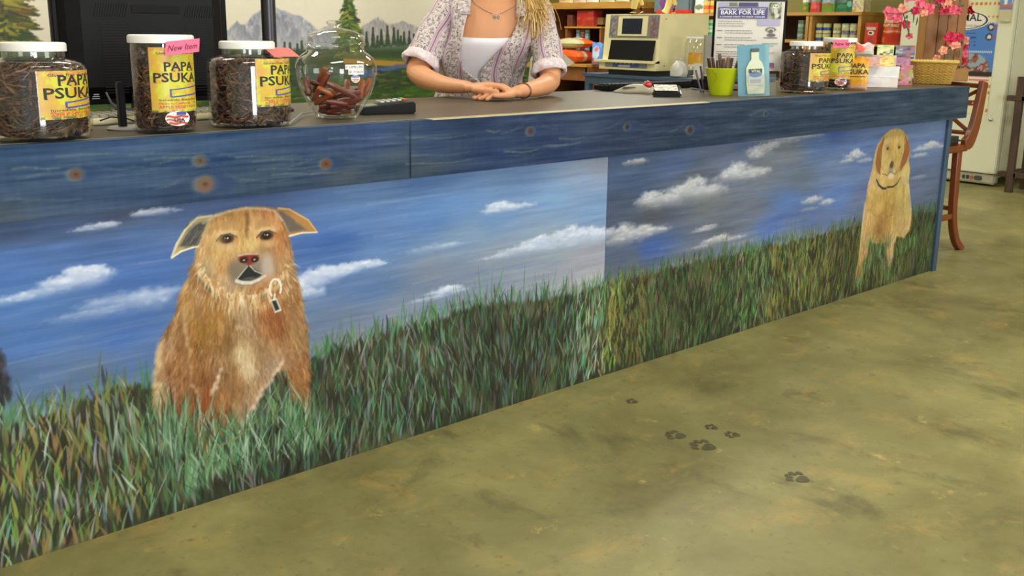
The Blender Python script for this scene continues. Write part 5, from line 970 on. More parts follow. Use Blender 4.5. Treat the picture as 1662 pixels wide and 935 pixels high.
# ------------------------------------------------------------------ wooden tower with flower garland
TW = on(1, .37, 1516, 130); tw = empty('wooden_tower', (TW[0], .36, Z), 'tall plank-sided wooden tower behind the wicker basket, hung with pink flowers', 'wooden display', None, face_angle(TW)+.22)
OAK = mat('honey_oak', (134, 84, 24), .5, var=.3, scale=14, stretch=(1.5, 1.5, .15), bump=.1); OAKL = mat('pale_oak', (146, 100, 32), .5, var=.2, scale=14, stretch=(1.5, 1.5, .15))
hw = .098
for i, (a, b) in enumerate(((-1, -.42), (-.40, .06), (.08, .55), (.57, 1))): MB().box(((a+b)/2*hw, -.092, .27), ((b-a)*hw, .012, .54), bev=.002).build('plank', OAK, tw, False)
MB().box((hw-.006, 0, .27), (.012, .18, .54), bev=.002).build('side_board', OAKL, tw, False); MB().box((-hw+.006, 0, .27), (.012, .18, .54), bev=.002).build('side_board', OAKL, tw, False)
MB().box((0, .090, .27), (2*hw, .010, .54)).build('back_board', OAKL, tw, False); MB().box((.0, 0, .545), (2*hw+.03, .22, .014), bev=.002).build('cap_board', OAKL, tw, False)
MB().box((.035, -.02, .034), (.19, .22, .068), bev=.003).build('plinth', OAKL, tw, False)
PET = {'pink': mat('pink_petal', (236, 110, 136), .6, var=.2, scale=80), 'deep': mat('crimson_petal', (206, 44, 84), .6, var=.2, scale=80), 'peach': mat('peach_petal', (238, 172, 148), .6, var=.15, scale=80)}
LEAF = mat('dark_green_leaf', (64, 84, 52), .6, var=.3, scale=60)
gd = empty('flower_garland', (TW[0], .36, Z), 'silk garland of pink, peach and crimson flowers wound around the wooden tower', 'garland')
def flower(P, m, s, seed):
    R = np.random.default_rng(seed); mb = MB(); nrm = np.array(CAM)-P; nrm[2] += .3; nrm = nrm/np.linalg.norm(nrm)+R.normal(0, .35, 3); nrm /= np.linalg.norm(nrm); ux = np.cross(nrm, (0, 0, 1)); ux /= np.linalg.norm(ux); uy = np.cross(ux, nrm)
    for ring, (npet, rad, up) in enumerate(((5, 1.0, .15), (4, .62, .45))):
        for i in range(npet):
            a = 2*PI*(i+R.uniform(-.15, .15))/npet+ring*.6; d = ux*math.cos(a)+uy*math.sin(a); t = np.cross(nrm, d); g = []
            for u in np.linspace(0, 1, 5):
                row = []
                for w_ in np.linspace(-1, 1, 5): hw_ = math.sin(u*PI*.85+.25)*.46*rad; row.append(P+s*(d*(u*rad)+t*w_*hw_+nrm*(up*u+.22*w_*w_*u-.25*u*u*(1-ring)+.08)))
                g.append(row)
            mb.grid(np.array(g))
    mb.lathe([(.001, -.1*s), (.16*s, 0), (.001, .12*s)], c=P+nrm*.15*s, n=8); o = mb.build('flower', m, gd); o.matrix_parent_inverse = Matrix.Translation(gd.location).inverted(); return o
def leaf(P, d, s, seed):
    R = np.random.default_rng(seed); d = np.array(d, float); d /= np.linalg.norm(d); t = np.cross(d, (0, -1, .2)); t /= np.linalg.norm(t); n = np.cross(t, d); g = []
    for u in np.linspace(0, 1, 6): g.append([P+s*(d*u+t*w_*math.sin(u*PI)*.24+n*(-.15*u*u+.08*abs(w_))) for w_ in (-1, -.5, 0, .5, 1)])
    mb = MB(); mb.grid(np.array(g)); o = mb.build('leaf', LEAF, gd); o.matrix_parent_inverse = Matrix.Translation(gd.location).inverted()
FLW = [(1444,21,'pink',.028),(1456,27,'pink',.026),(1465,16,'peach',.026),(1470,40,'deep',.020),(1486,18,'deep',.020),(1492,5,'pink',.026),(1507,16,'pink',.030),(1500,22,'peach',.018),(1476,58,'pink',.016),(1534,17,'deep',.026),(1545,16,'pink',.026),(1536,6,'peach',.024),(1563,5,'peach',.030),(1576,15,'deep',.026),(1555,17,'pink',.02),(1543,62,'deep',.030),(1557,60,'deep',.02),(1565,66,'peach',.024),(1550,75,'peach',.026),(1564,78,'deep',.022),(1563,88,'pink',.024),(1562,98,'deep',.024),(1531,82,'peach',.020),(1521,95,'peach',.018),(1546,110,'pink',.014),(1526,-4,'deep',.03),(1480,-6,'pink',.03),(1550,-6,'peach',.028),(1571,-8,'pink',.028)]
for i, (x, y, m_, s) in enumerate(FLW):
    Y = .22 if x < 1560 and x > 1480 else .26
    flower(on(1, Y, x, y), PET[m_], s*1.22, i+50)
for i, (x, y, dx, dz) in enumerate([(1478,14,1,-1),(1482,24,.4,-1),(1496,8,-1,-.2),(1512,4,1,.2),(1520,4,.8,-.6),(1472,32,-.3,-1),(1474,45,.3,-1),(1468,30,1,.4),(1540,24,1,-.6),(1556,12,.5,1),(1550,66,1,.3),(1556,82,.4,-1),(1540,86,-.6,-1),(1546,92,.2,-1),(1552,98,1,-.5),(1556,108,1,-.3),(1560,72,1,.6),(1488,28,.2,-1),(1552,104,.6,-1)]): leaf(on(1, .225, x, y), (dx, 0, dz), .040, i)
mb = MB(); vine = [on(1, .24, *q) for q in ((1440,22),(1465,22),(1488,14),(1508,10),(1530,12),(1552,10),(1574,8))]; mb.tube(vine, .003, n=6); vine2 = [on(1, .24, *q) for q in ((1530,84),(1545,76),(1556,68),(1562,84),(1562,98),(1548,110))]; mb.tube(vine2, .003, n=6); vine3 = [on(1, .24, *q) for q in ((1466,22),(1471,40),(1476,58))]; mb.tube(vine3, .0025, n=6); o = mb.build('stem', LEAF, gd); o.matrix_parent_inverse = Matrix.Translation(gd.location).inverted()
# ------------------------------------------------------------------ the woman behind the counter
PO = Vector((2.33, .77, 0)); PRZ = -.682
body_parts = MB()
def lp(pts): return np.array(pts, float)
def skin_tube(pts, r, n=16, flat=None, up=(0, 0, 1), sub=3):
    P = lp(pts); R = np.array(r, float); k = len(P); t = np.linspace(0, k-1, (k-1)*sub+1)
    if k > 2:
        Q = []; 
        for x in t:
            i = min(int(x), k-2); f = x-i; p0 = P[max(i-1, 0)]; p1 = P[i]; p2 = P[i+1]; p3 = P[min(i+2, k-1)]
            Q.append(.5*((2*p1)+(p2-p0)*f+(2*p0-5*p1+4*p2-p3)*f*f+(3*p1-p0-3*p2+p3)*f**3))
        Q = np.array(Q)
    else: Q = np.array([P[0]+(P[1]-P[0])*x for x in t])
    rr = np.stack([np.interp(t, np.arange(k), R[:, j]) for j in range(2)], 1) if R.ndim == 2 else np.interp(t, np.arange(k), R)
    # rounded ends
    d0 = Q[0]-Q[1]; d0 /= np.linalg.norm(d0); d1 = Q[-1]-Q[-2]; d1 /= np.linalg.norm(d1); m0 = rr[0].min() if rr.ndim == 2 else rr[0]; m1 = rr[-1].min() if rr.ndim == 2 else rr[-1]
    Q = np.r_[[Q[0]+d0*m0*.9, Q[0]+d0*m0*.5], Q, [Q[-1]+d1*m1*.5, Q[-1]+d1*m1*.9]]; rr = np.concatenate([rr[:1]*.35, rr[:1]*.82, rr, rr[-1:]*.82, rr[-1:]*.35])
    body_parts.tube(Q, rr if rr.ndim == 1 else [tuple(q) for q in rr], n=n, flat=flat, up=up)
def loft(mb, rings, n=40, caps=True, mi=0):
    """rings: (cx, cy, z, half width, depth front, depth back)"""
    a = np.linspace(0, 2*PI, n, endpoint=False); vs = []
    for cx, cy, z, hw_, df, db in rings:
        s, c = np.sin(a), -np.cos(a); d = np.where(c < 0, df, db); vs.append(np.c_[cx+np.sign(s)*np.abs(s)**.85*hw_, cy+np.sign(c)*np.abs(c)**.9*d, np.full(n, z)])
    V = np.concatenate(vs); k = len(rings); f = [[i*n+j, i*n+(j+1) % n, (i+1)*n+(j+1) % n, (i+1)*n+j] for i in range(k-1) for j in range(n)]
    if caps: f += [list(range(n))[::-1], [(k-1)*n+j for j in range(n)]]
    mb.add(V, f, mi=mi)
TOR = [(-.0, .16, .74, .165, .10, .12), (-.01, .15, .82, .162, .10, .11), (-.025, .115, .90, .135, .10, .09), (-.025, .08, .98, .138, .095, .09), (-.015, .04, 1.05, .150, .105, .095), (.0, .02, 1.10, .158, .115, .10), (.01, .012, 1.15, .165, .098, .10), (.02, .01, 1.20, .172, .082, .095), (.022, .012, 1.245, .168, .066, .088), (.024, .016, 1.275, .125, .056, .078), (.026, .018, 1.30, .075, .048, .064), (.028, .012, 1.335, .054, .048, .054), (.03, .004, 1.40, .050, .046, .052)]
loft(body_parts, TOR)
# legs (standing behind the counter)
for sg in (-1, 1): skin_tube([(sg*.085, .16, .76), (sg*.092, .15, .46), (sg*.095, .18, .10)], [.088, .060, .040]); skin_tube([(sg*.095, .19, .035), (sg*.10, .06, .025)], [.036, .028])
# head
hx, hy, hz = .035, -.01, 1.475
loft(body_parts, [(hx, hy-.02, hz-.115, .022, .028, .03), (hx, hy-.012, hz-.10, .045, .058, .05), (hx, hy-.004, hz-.07, .060, .078, .074), (hx, hy, hz-.03, .068, .086, .088), (hx, hy, hz+.01, .073, .088, .098), (hx, hy, hz+.05, .072, .082, .098), (hx, hy+.004, hz+.085, .056, .066, .08), (hx, hy+.008, hz+.108, .025, .03, .04)], 32)
body_parts.tube([(hx, hy-.082, hz+.008), (hx, hy-.094, hz-.010), (hx, hy-.108, hz-.030), (hx, hy-.090, hz-.036)], [.007, .009, .013, .008], n=10)
for sg in (-1, 1): body_parts.tube([(hx+sg*.072, hy+.012, hz+.012), (hx+sg*.080, hy+.016, hz-.006), (hx+sg*.072, hy+.008, hz-.030)], [.010, .014, .007], n=8, flat=.6)
for zz, rr in ((-.060, .0075), (-.068, .0085)): body_parts.tube([(hx-.024, hy-.080, hz+zz), (hx, hy-.090, hz+zz+.001), (hx+.024, hy-.080, hz+zz)], [.003, rr, .003], n=8)
# arms
skin_tube([(-.135, .015, 1.235), (-.20, -.03, 1.12), (-.262, -.085, .995)], [.050, .046, .043]); skin_tube([(-.262, -.085, .992), (-.225, -.175, .972), (-.15, -.28, .955), (-.065, -.362, .953)], [(.041, .041), (.042, .038), (.034, .030), (.0255, .0205)])
skin_tube([(.180, .015, 1.235), (.215, -.03, 1.12), (.240, -.095, .985)], [.050, .046, .042]); skin_tube([(.240, -.095, .965), (.215, -.19, .952), (.165, -.29, .944), (.105, -.365, .938)], [(.039, .039), (.040, .036), (.033, .029), (.0255, .0205)])
# hands: lower one palm down on the counter, fingers to the viewer's left; upper one laid across it
def hand(W, d, side, z_off, curl, fl, spread, thumb, droop):
    W = lp(W); d = lp(d); d /= np.linalg.norm(d); p = np.cross((0, 0, 1), d); p /= np.linalg.norm(p); p *= side; up = np.array([0, 0, 1.])
    K = W+d*.082+up*z_off
    body_parts.tube([W-d*.012, W+d*.02+up*.002, W+d*.05+up*z_off*.6, K, K+d*.012], [(.0255, .0175), (.030, .0165), (.0375, .0155), (.0395, .0125), (.034, .009)], n=18, up=(0, 0, 1))
    for i, (o, L) in enumerate(zip((-.029, -.0095, .0105, .029), fl)):
        b = K+p*o-up*.001; pts = [b-d*.02]; c = 0; r = (.0088, .0094, .0092, .0080)[i]; dd = d+p*spread*(i-1.5); dd /= np.linalg.norm(dd)
        for seg, ln in enumerate((.45, .30, .25)):
            pts.append(pts[-1]+(dd*math.cos(c)-up*math.sin(c))*L*ln+(dd*.02 if seg == 0 else 0)); c += curl[seg]
        for q in pts: q[2] = max(q[2], H+r*.9+droop)
        skin_tube(pts, [r*1.06, r*1.05, r*.97, r*.80], n=10, sub=3)
    b = W+d*.025-p*.022*(1 if thumb > 0 else -1); t1 = b+(d*.7-p*.55*(1 if thumb > 0 else -1))*.045; t2 = t1+(d*.95-p*.15*(1 if thumb > 0 else -1))*.035; t3 = t2+d*.022
    for q in (b, t1, t2, t3): q[2] = max(q[2]-.004, H+.011+droop)
    skin_tube([b, t1, t2, t3], [.0135, .0115, .0100, .0080], n=10)
    return K
hand((.100, -.368, .934), (-.86, -.46, 0), 1, -.006, (.28, .30, .25), (.066, .074, .070, .056), .10, -1, .0)
hand((-.062, -.366, .950), (.95, -.20, -.02), 1, .012, (.30, .36, .32), (.064, .072, .068, .054), .05, 1, .022)
bmesh_obj = body_parts.build('body_raw', mat('sun_tanned_skin', (208, 146, 104), .5, var=.06, scale=12), None)
md = bmesh_obj.modifiers.new('r', 'REMESH'); md.mode = 'VOXEL'; md.voxel_size = .0036; md.use_smooth_shade = True
sm = bmesh_obj.modifiers.new('s', 'SMOOTH'); sm.factor = .5; sm.iterations = 3
bpy.context.view_layer.update(); dg = bpy.context.evaluated_depsgraph_get()
me = bpy.data.meshes.new_from_object(bmesh_obj.evaluated_get(dg)); bpy.data.objects.remove(bmesh_obj)
me.materials.clear(); me.materials.append(_mats['sun_tanned_skin']); me.polygons.foreach_set('use_smooth', [True]*len(me.polygons))
person = bpy.data.objects.new('person', me); scene.collection.objects.link(person); person.location = PO; person.rotation_euler.z = PRZ
tag(person, 'blonde woman in a rolled-sleeve floral shirt leaning behind the counter, hands folded on it', 'person')
# shirt: open loft with a V front
def shirt_mat():
    m = bpy.data.materials.new('floral_striped_cotton'); m.use_nodes = True; nt = m.node_tree; N = nt.nodes; L = nt.links; b = N['Principled BSDF']; b.inputs['Roughness'].default_value = .85
    uv = N.new('ShaderNodeUVMap'); uv.uv_map = 'UVMap'; sp = N.new('ShaderNodeSeparateXYZ'); L.new(uv.outputs[0], sp.inputs[0])
    def math_(op, a, b_=None, c=None):
        n = N.new('ShaderNodeMath'); n.operation = op
        for i, q in enumerate((a, b_, c)):
            if q is None: continue
            if isinstance(q, (int, float)): n.inputs[i].default_value = q
            else: L.new(q, n.inputs[i])
        return n.outputs[0]
    nz = N.new('ShaderNodeTexNoise'); nz.inputs['Scale'].default_value = 14; L.new(uv.outputs[0], nz.inputs['Vector'])
    u = math_('ADD', sp.outputs[0], math_('MULTIPLY', math_('SUBTRACT', nz.outputs['Fac'], .5), .012))
    fr = math_('FRACT', math_('MULTIPLY', u, 11.5))     # one repeat every 8.7 cm
    def band(c, w): return math_('LESS_THAN', math_('ABSOLUTE', math_('SUBTRACT', fr, c)), w)
    def mix(f, a, col):
        x = N.new('ShaderNodeMix'); x.data_type = 'RGBA'; L.new(f, x.inputs[0]); L.new(a, x.inputs[6]); x.inputs[7].default_value = (*lin(col), 1); return x.outputs[2]
    rgb = N.new('ShaderNodeRGB'); rgb.outputs[0].default_value = (*lin((206, 194, 188)), 1); c = rgb.outputs[0]
    c = mix(band(.5, .12), c, (194, 174, 186)); c = mix(band(.5, .032), c, (142, 104, 124)); c = mix(band(.40, .012), c, (172, 132, 156)); c = mix(band(.60, .012), c, (172, 132, 156))
    out = math_('GREATER_THAN', math_('ABSOLUTE', math_('SUBTRACT', fr, .5)), .15)
    def dots(scale, thr, seed):
        mp = N.new('ShaderNodeMapping'); mp.inputs['Location'].default_value = (seed, seed*2, 0); L.new(uv.outputs[0], mp.inputs[0]); n2 = N.new('ShaderNodeTexNoise'); n2.inputs['Scale'].default_value = scale; n2.inputs['Detail'].default_value = 3; L.new(mp.outputs[0], n2.inputs['Vector']); return math_('MULTIPLY', math_('GREATER_THAN', n2.outputs['Fac'], thr), out)
    c = mix(dots(85, .55, 3), c, (158, 146, 150)); c = mix(dots(125, .59, 7), c, (100, 92, 106)); c = mix(dots(80, .61, 1), c, (150, 128, 146))
    L.new(c, b.inputs['Base Color']); bp = N.new('ShaderNodeBump'); bp.inputs['Strength'].default_value = .35; bp.inputs['Distance'].default_value = .006; nb = N.new('ShaderNodeTexNoise'); nb.inputs['Scale'].default_value = 26; nb.inputs['Distortion'].default_value = 1.2; L.new(uv.outputs[0], nb.inputs['Vector']); L.new(nb.outputs['Fac'], bp.inputs['Height']); L.new(bp.outputs[0], b.inputs['Normal']); return m
SHIRT = shirt_mat()
def cloth(name, grids, m, parent, thick=.0022, uvscale=1):
    """grids: list of (P (h,w,3), UV (h,w,2))"""
    me = bpy.data.meshes.new(name); V = []; F = []; UVs = []; n = 0
    for P, UV in grids:
        h, w = P.shape[:2]; V.append(P.reshape(-1, 3)); UVs.append(UV.reshape(-1, 2)); F += [[n+i*w+j, n+i*w+j+1, n+(i+1)*w+j+1, n+(i+1)*w+j] for i in range(h-1) for j in range(w-1)]; n += h*w
    V = np.concatenate(V); UVs = np.concatenate(UVs); me.from_pydata(V.tolist(), [], F); uvl = me.uv_layers.new(name='UVMap'); li = np.array([l.vertex_index for l in me.loops]); uvl.data.foreach_set('uv', UVs[li].astype(np.float32).ravel())
    me.polygons.foreach_set('use_smooth', [True]*len(me.polygons)); me.materials.append(m); o = bpy.data.objects.new(name, me); scene.collection.objects.link(o); o.parent = parent
    s = o.modifiers.new('solid', 'SOLIDIFY'); s.thickness = thick; s.offset = 1; return o
def torso_at(z):
    T = np.array(TOR); return [np.interp(z, T[:, 2], T[:, j]) for j in (0, 1, 3, 4, 5)]
def tpt(z, a, ease):
    cx, cy, hw_, df, db = torso_at(z); s, c = math.sin(a), -math.cos(a); d = df if c < 0 else db
    return np.array([cx+math.copysign(abs(s)**.85, s)*(hw_+ease), cy+math.copysign(abs(c)**.9, c)*(d+ease), z])
# front opening edges: angle to the left and right of the centre front at each height
Zs = np.linspace(.80, 1.292, 44)
eL = np.interp(Zs, [.80, .93, .965, 1.00, 1.05, 1.13, 1.22, 1.292], [.05, .04, -.02, -.30, -.46, -.46, -.46, -.95]); eR = np.interp(Zs, [.80, .93, .965, 1.00, 1.05, 1.13, 1.22, 1.292], [.10, .06, .0, .00, .16, .44, .60, 1.1])
rows = []; uvr = []; rr_ = np.random.default_rng(9)
for i, z in enumerate(Zs):
    A = np.linspace(eR[i], 2*PI+eL[i], 90); e = .013+.010*np.interp(z, [.80, .88, .93, 1.0, 1.1, 1.2, 1.29], [3.0, 2.6, 1.6, 1.3, .9, .5, .1]); row = []; uvw = []
    for a in A:
        k = .005*math.sin(a*9+z*22)+.0035*math.sin(a*17-z*31)+.006*math.sin(z*34+a*3)*np.interp(z, [.8, 1.0, 1.1, 1.3], [1, 1, .5, .2]); p = tpt(z, a, e+k); row.append(p); uvw.append((a*.155, z))
    rows.append(row); uvr.append(uvw)
G = [(np.array(rows), np.array(uvr))]
# yoke over the shoulders
for sg in (-1, 1):
    g = []; uu = []
    for t in np.linspace(0, 1, 10):
        row = []; ur = []
        for s in np.linspace(-1, 1, 14):
            x = .024+sg*(.066+t*.105); zc = np.interp(t, [0, .5, 1], [1.318, 1.298, 1.272]); y = .015+s*(.062-.006*t); z = zc-.036*abs(s)**2.2; row.append((x, y, z)); ur.append((x*.9, y+t*.2))
        g.append(row); uu.append(ur)
    g = np.array(g); uu = np.array(uu)
    if sg > 0: g = g[::-1]; uu = uu[::-1]
    G.append((g, uu))
# sleeves
def sleeve(pts, radii, sg):
    P = lp(pts); k = len(P); t = np.linspace(0, k-1, 18); Q = np.stack([np.interp(t, range(k), P[:, j]) for j in range(3)], 1); R = np.interp(t, range(k), radii); T = np.gradient(Q, axis=0); T /= np.linalg.norm(T, axis=1)[:, None]; rows = []; uu = []; L = 0
    for i in range(len(Q)):
        x = np.cross((0, 1, 0), T[i]); x /= np.linalg.norm(x); y = np.cross(T[i], x); a = np.linspace(0, 2*PI, 41)
        if i: L += np.linalg.norm(Q[i]-Q[i-1])
        w = 1+.05*np.sin(a*3+i*.9)+.03*np.sin(a*7-i*.7); rows.append(Q[i]+np.outer(np.cos(a)*R[i]*w, x)+np.outer(np.sin(a)*R[i]*w, y)); uu.append(np.c_[a*.06+sg, np.full(41, L)])
    return np.array(rows)[:, ::-1], np.array(uu)[:, ::-1]
SL = [(-.085, .02, 1.262), (-.145, .01, 1.225), (-.195, -.018, 1.145), (-.232, -.052, 1.07), (-.254, -.078, 1.022)]; SR = [(.130, .02, 1.262), (.188, .01, 1.222), (.212, -.018, 1.145), (.228, -.055, 1.06), (.236, -.085, .998)]
G.append(sleeve(SL, [.048, .058, .060, .063, .061], .3)); G.append(sleeve(SR, [.048, .058, .058, .058, .057], .7))
cloth('shirt', G, SHIRT, person)
CUFF = mat('pale_cuff_cotton', (214, 200, 204), .85, var=.16, scale=90, bump=.3)
def cuff(c0, c1, r, nm='rolled_cuff'):
    c0, c1 = lp(c0), lp(c1); T = c1-c0; T /= np.linalg.norm(T); x = np.cross((0, 1, 0), T); x /= np.linalg.norm(x); y = np.cross(T, x); a = np.linspace(0, 2*PI, 48, endpoint=False); prof = [(-.002, -.010), (.006, -.004), (.010, .006), (.012, .018), (.011, .028), (.006, .034), (-.001, .034), (-.004, .026), (-.006, .010), (-.004, -.006)]; vs = []
    for dr, dz in prof: w = r+dr*(1+.25*np.sin(a*5+dz*90))+.0015*np.sin(a*9); vs.append(c0+T*dz+np.outer(np.cos(a)*w, x)+np.outer(np.sin(a)*w, y))
    n, k = 48, len(prof); mb = MB(); mb.add(np.concatenate(vs), [[(i % k)*n+j, (i % k)*n+(j+1) % n, ((i+1) % k)*n+(j+1) % n, ((i+1) % k)*n+j][::-1] for i in range(k) for j in range(n)]); mb.build(nm, CUFF, person)
cuff((-.243, -.066, 1.044), (-.260, -.086, 1.005), .061); cuff((.2335, -.075, 1.018), (.240, -.095, .978), .057)
# collar, placket
def strip(name, ctr, width_vec, m=SHIRT, w=.026):
    C = lp(ctr); k = len(C); t = np.linspace(0, k-1, 16); Q = np.stack([np.interp(t, range(k), C[:, j]) for j in range(3)], 1); Wv = lp(width_vec); Wq = np.stack([np.interp(t, np.linspace(0, k-1, len(Wv)), Wv[:, j]) for j in range(3)], 1)
    P = np.stack([Q+Wq*s for s in (0, .5, 1)], 0); UV = np.stack([np.stack([np.full(16, s*.03), t*.1], -1) for s in (0, .5, 1)], 0); return (P, UV)
col = [strip('c', [(-.050, .055, 1.318), (-.056, .0, 1.312), (-.060, -.050, 1.270), (-.062, -.080, 1.205)], [(-.012, .012, -.034), (-.034, .0, -.024), (-.050, -.018, -.022), (-.046, -.022, .004)]), strip('c', [(.105, .055, 1.318), (.110, .0, 1.312), (.112, -.050, 1.270), (.108, -.078, 1.195)], [(.012, .012, -.034), (.034, .0, -.024), (.046, -.018, -.024), (.030, -.024, .006)])]
o = cloth('collar', col, SHIRT, person, .003)
# camisole
Zc = np.linspace(.84, 1.140, 20); rows = []; uu = []
for z in Zc:
    A = np.linspace(-1.25, 1.25, 40); rows.append([tpt(z-.022*(1-(a/1.25)**2)*np.interp(z, [.84, 1.1, 1.14], [0, 0, 1]), a, .0055+.008*math.exp(-(a/.55)**2)*math.exp(-((z-1.08)/.05)**2)) for a in A]); uu.append([(a, z) for a in A])
cloth('camisole', [(np.array(rows), np.array(uu))], mat('white_stretch_cotton', (232, 228, 236), .8, var=.04), person, .0015)
loft_j = MB(); loft(loft_j, [(-.0, .16, .70, .180, .115, .13), (-.01, .155, .80, .176, .112, .122), (-.02, .14, .86, .158, .108, .112)], 36)
for sg in (-1, 1): loft_j.tube([(sg*.088, .16, .74), (sg*.094, .15, .46), (sg*.097, .18, .09)], [.102, .074, .058], n=20)
loft_j.build('jeans', mat('blue_denim', (60, 76, 110), .85, var=.15, scale=80), person)
for sg in (-1, 1): MB().tube([(sg*.096, .22, .035), (sg*.10, .12, .034), (sg*.10, .03, .022)], [.040, .042, .034], n=14).build('shoe', mat('dark_shoe', (50, 44, 42), .6), person)
# face details
EYE = mat('eye_white', (230, 228, 224), .2); IR = mat('grey_iris', (76, 92, 104), .2); LIP = mat('lip_skin', (190, 104, 98), .45)
for sg in (-1, 1):
    MB().lathe([(.001, -.012), (.008, -.009), (.012, 0), (.008, .009), (.001, .012)], n=18, c=(hx+sg*.030, hy-.073, hz+.006)).build('eye', EYE, person); MB().lathe([(.001, -.0015), (.0052, 0), (.001, .0015)], n=14, rot=rotm(PI/2, 0, 0), c=(hx+sg*.030, hy-.0855, hz+.006)).build('iris', IR, person)
    MB().tube([(hx+sg*.014, hy-.084, hz+.026), (hx+sg*.032, hy-.083, hz+.031), (hx+sg*.050, hy-.070, hz+.026)], [.002, .003, .0015], n=6).build('eyebrow', mat('brow_hair', (130, 96, 60), .7), person)
MB().tube([(hx-.022, hy-.084, hz-.064), (hx, hy-.0965, hz-.062), (hx+.022, hy-.084, hz-.064)], [.003, .0065, .003], n=8).build('lips', LIP, person)
# hair
HAIR = mat('blonde_hair', None, .42, var=.1, scale=30); R = np.random.default_rng(21); mb = MB(); HC = [(226, 188, 116), (206, 164, 92), (238, 208, 144), (186, 142, 78), (230, 198, 130)]
loft(mb, [(hx, hy+.022, hz-.04, .078, .058, .100), (hx, hy+.018, hz+.01, .084, .066, .106), (hx, hy+.010, hz+.05, .083, .084, .106), (hx, hy+.008, hz+.09, .068, .074, .090), (hx, hy+.010, hz+.118, .034, .036, .046)], 30); mb.c[-1][:] = lin((206, 166, 96))
def lock(x0, x1, y1, z1, n, sp, w=.0042):
    for i in range(n):
        s = R.uniform(-1, 1); a = x0+s*.012; p0 = (hx+a*.9, hy-.01+R.uniform(-.02, .05), hz+.10-abs(a)*.3); p1 = (hx+a*1.22, hy+R.uniform(-.02, .04), hz-.02); p2 = (x0*1.0+(x1-x0)*.45+R.normal(0, sp*.6)+hx*.4, .0-.03+R.normal(0, .012), 1.33); e = R.normal(0, sp); p3 = (x1+e, y1+.012+R.normal(0, .006), (1.25+z1)/2+.04); p4 = (x1+e*1.3+R.normal(0, .008), y1+R.normal(0, .006), z1+R.uniform(0, .12))
        P = lp([p0, p1, p2, p3, p4]); t = np.linspace(0, 4, 15); Q = np.stack([np.interp(t, range(5), P[:, j]) for j in range(3)], 1); Q[1:-1] = (Q[:-2]+Q[1:-1]*2+Q[2:])/4; Q[1:-1] = (Q[:-2]+Q[1:-1]*2+Q[2:])/4
        Q[:, 0] += .0018*np.sin(np.arange(15)*.9+R.uniform(0, 6)); mb.tube(Q, w*np.linspace(1.1, .35, 15), n=5, col=HC[R.integers(5)], flat=.5)
lock(.075, .175, -.098, 1.11, 110, .024, .0034); lock(.078, .215, -.070, 1.15, 46, .018, .0034); lock(.078, .235, -.055, 1.07, 10, .012, .0018); lock(-.078, -.085, -.060, 1.262, 26, .014)
for i in range(90):
    a = R.uniform(-1.2, 1.2); x = math.sin(a); Q = [(hx+x*.06, hy+.05, hz+.09), (hx+x*.088, hy+.085*math.cos(a)+.01, hz), (hx+x*.085, hy+.09, hz-.12), (.03+x*.10, .105+R.normal(0, .006), 1.26), (.03+x*.11+R.normal(0, .01), .118, 1.16)]; P = lp(Q); t = np.linspace(0, 4, 13); Q = np.stack([np.interp(t, range(5), P[:, j]) for j in range(3)], 1); mb.tube(Q, .006*np.linspace(1, .4, 13), n=5, col=HC[R.integers(5)], flat=.5)
mb.build('hair', HAIR, person)
# necklace, bracelet
SIL = mat('silver_metal', (196, 196, 200), .25, .9, var=.05); mb = MB(); pc = tpt(1.205, .05, .002)
for s0, s1 in ((-1, 0), (1, 0)):
    P = [tpt(z, a, .002) for z, a in zip(np.linspace(1.290, 1.208, 9), np.linspace(.9*s0+.1, .12*s0*.5+.06, 9))]; mb.tube(P, .0011, n=6)
mb.build('necklace_chain', SIL, person); mb = MB()
for a_ in (.1, .75, 1.35, 1.9, 2.6): d = np.array([math.cos(a_), 0, math.sin(a_)])*.014; mb.tube([pc-d+np.array([0, -.003, -.010]), pc+d+np.array([0, -.003, -.010])], .0013, n=6)
mb.build('star_pendant', SIL, person)
wv = lp((.128, -.335, .940)); dv = lp((.55, .80, .05)); dv /= np.linalg.norm(dv); x_ = np.cross(dv, (0, 0, 1)); x_ /= np.linalg.norm(x_); y_ = np.cross(x_, dv)
for off in (0, .006): MB().tube([wv+dv*off+x_*math.cos(a)*.0315+y_*math.sin(a)*.0265 for a in np.linspace(0, 2*PI, 33)], .0015, n=6).build('bracelet', mat('brown_leather_cord', (96, 56, 40), .6), person)
NAIL = mat('pale_nail', (238, 206, 190), .25)
# ------------------------------------------------------------------ table with the tag machine
X6 = 6.1
def yz(X, x, y): p = on(0, X, x, y); return p[1], p[2]
tbl = empty('side_table', (6.45, 3.28, 0), 'dark blue work table behind the counter carrying the beige machine', 'table')
TBL = mat('blue_table_paint', (62, 84, 112), .45, var=.15, scale=14)
MB().bb((-.42, -.72, .765), (.5, .70, .79)).build('table_top', TBL, tbl, False); MB().bb((-.40, -.70, .70), (-.375, .68, .765)).build('apron', TBL, tbl, False)
for x in (-.37, .45):
    for y in (-.68, .66): MB().box((x, y, .3825), (.055, .055, .765), bev=.003).build('leg', TBL, tbl, False)
MB().bb((-.38, -.66, .25), (.46, .64, .27)).build('lower_shelf', mat('brown_shelf_board', (110, 84, 56), .6), tbl, False)
BE = mat('machine_beige', (234, 224, 174), .5, var=.04, scale=6); mc = empty('tag_machine', (6.43, 3.47, .79), 'boxy beige engraving machine with a small dark screen and black opening, on the blue table', 'machine')
def W(p, o=mc): return (p[0]-o.location.x, p[1]-o.location.y, p[2]-o.location.z)
y0, y1 = 3.16, 3.80
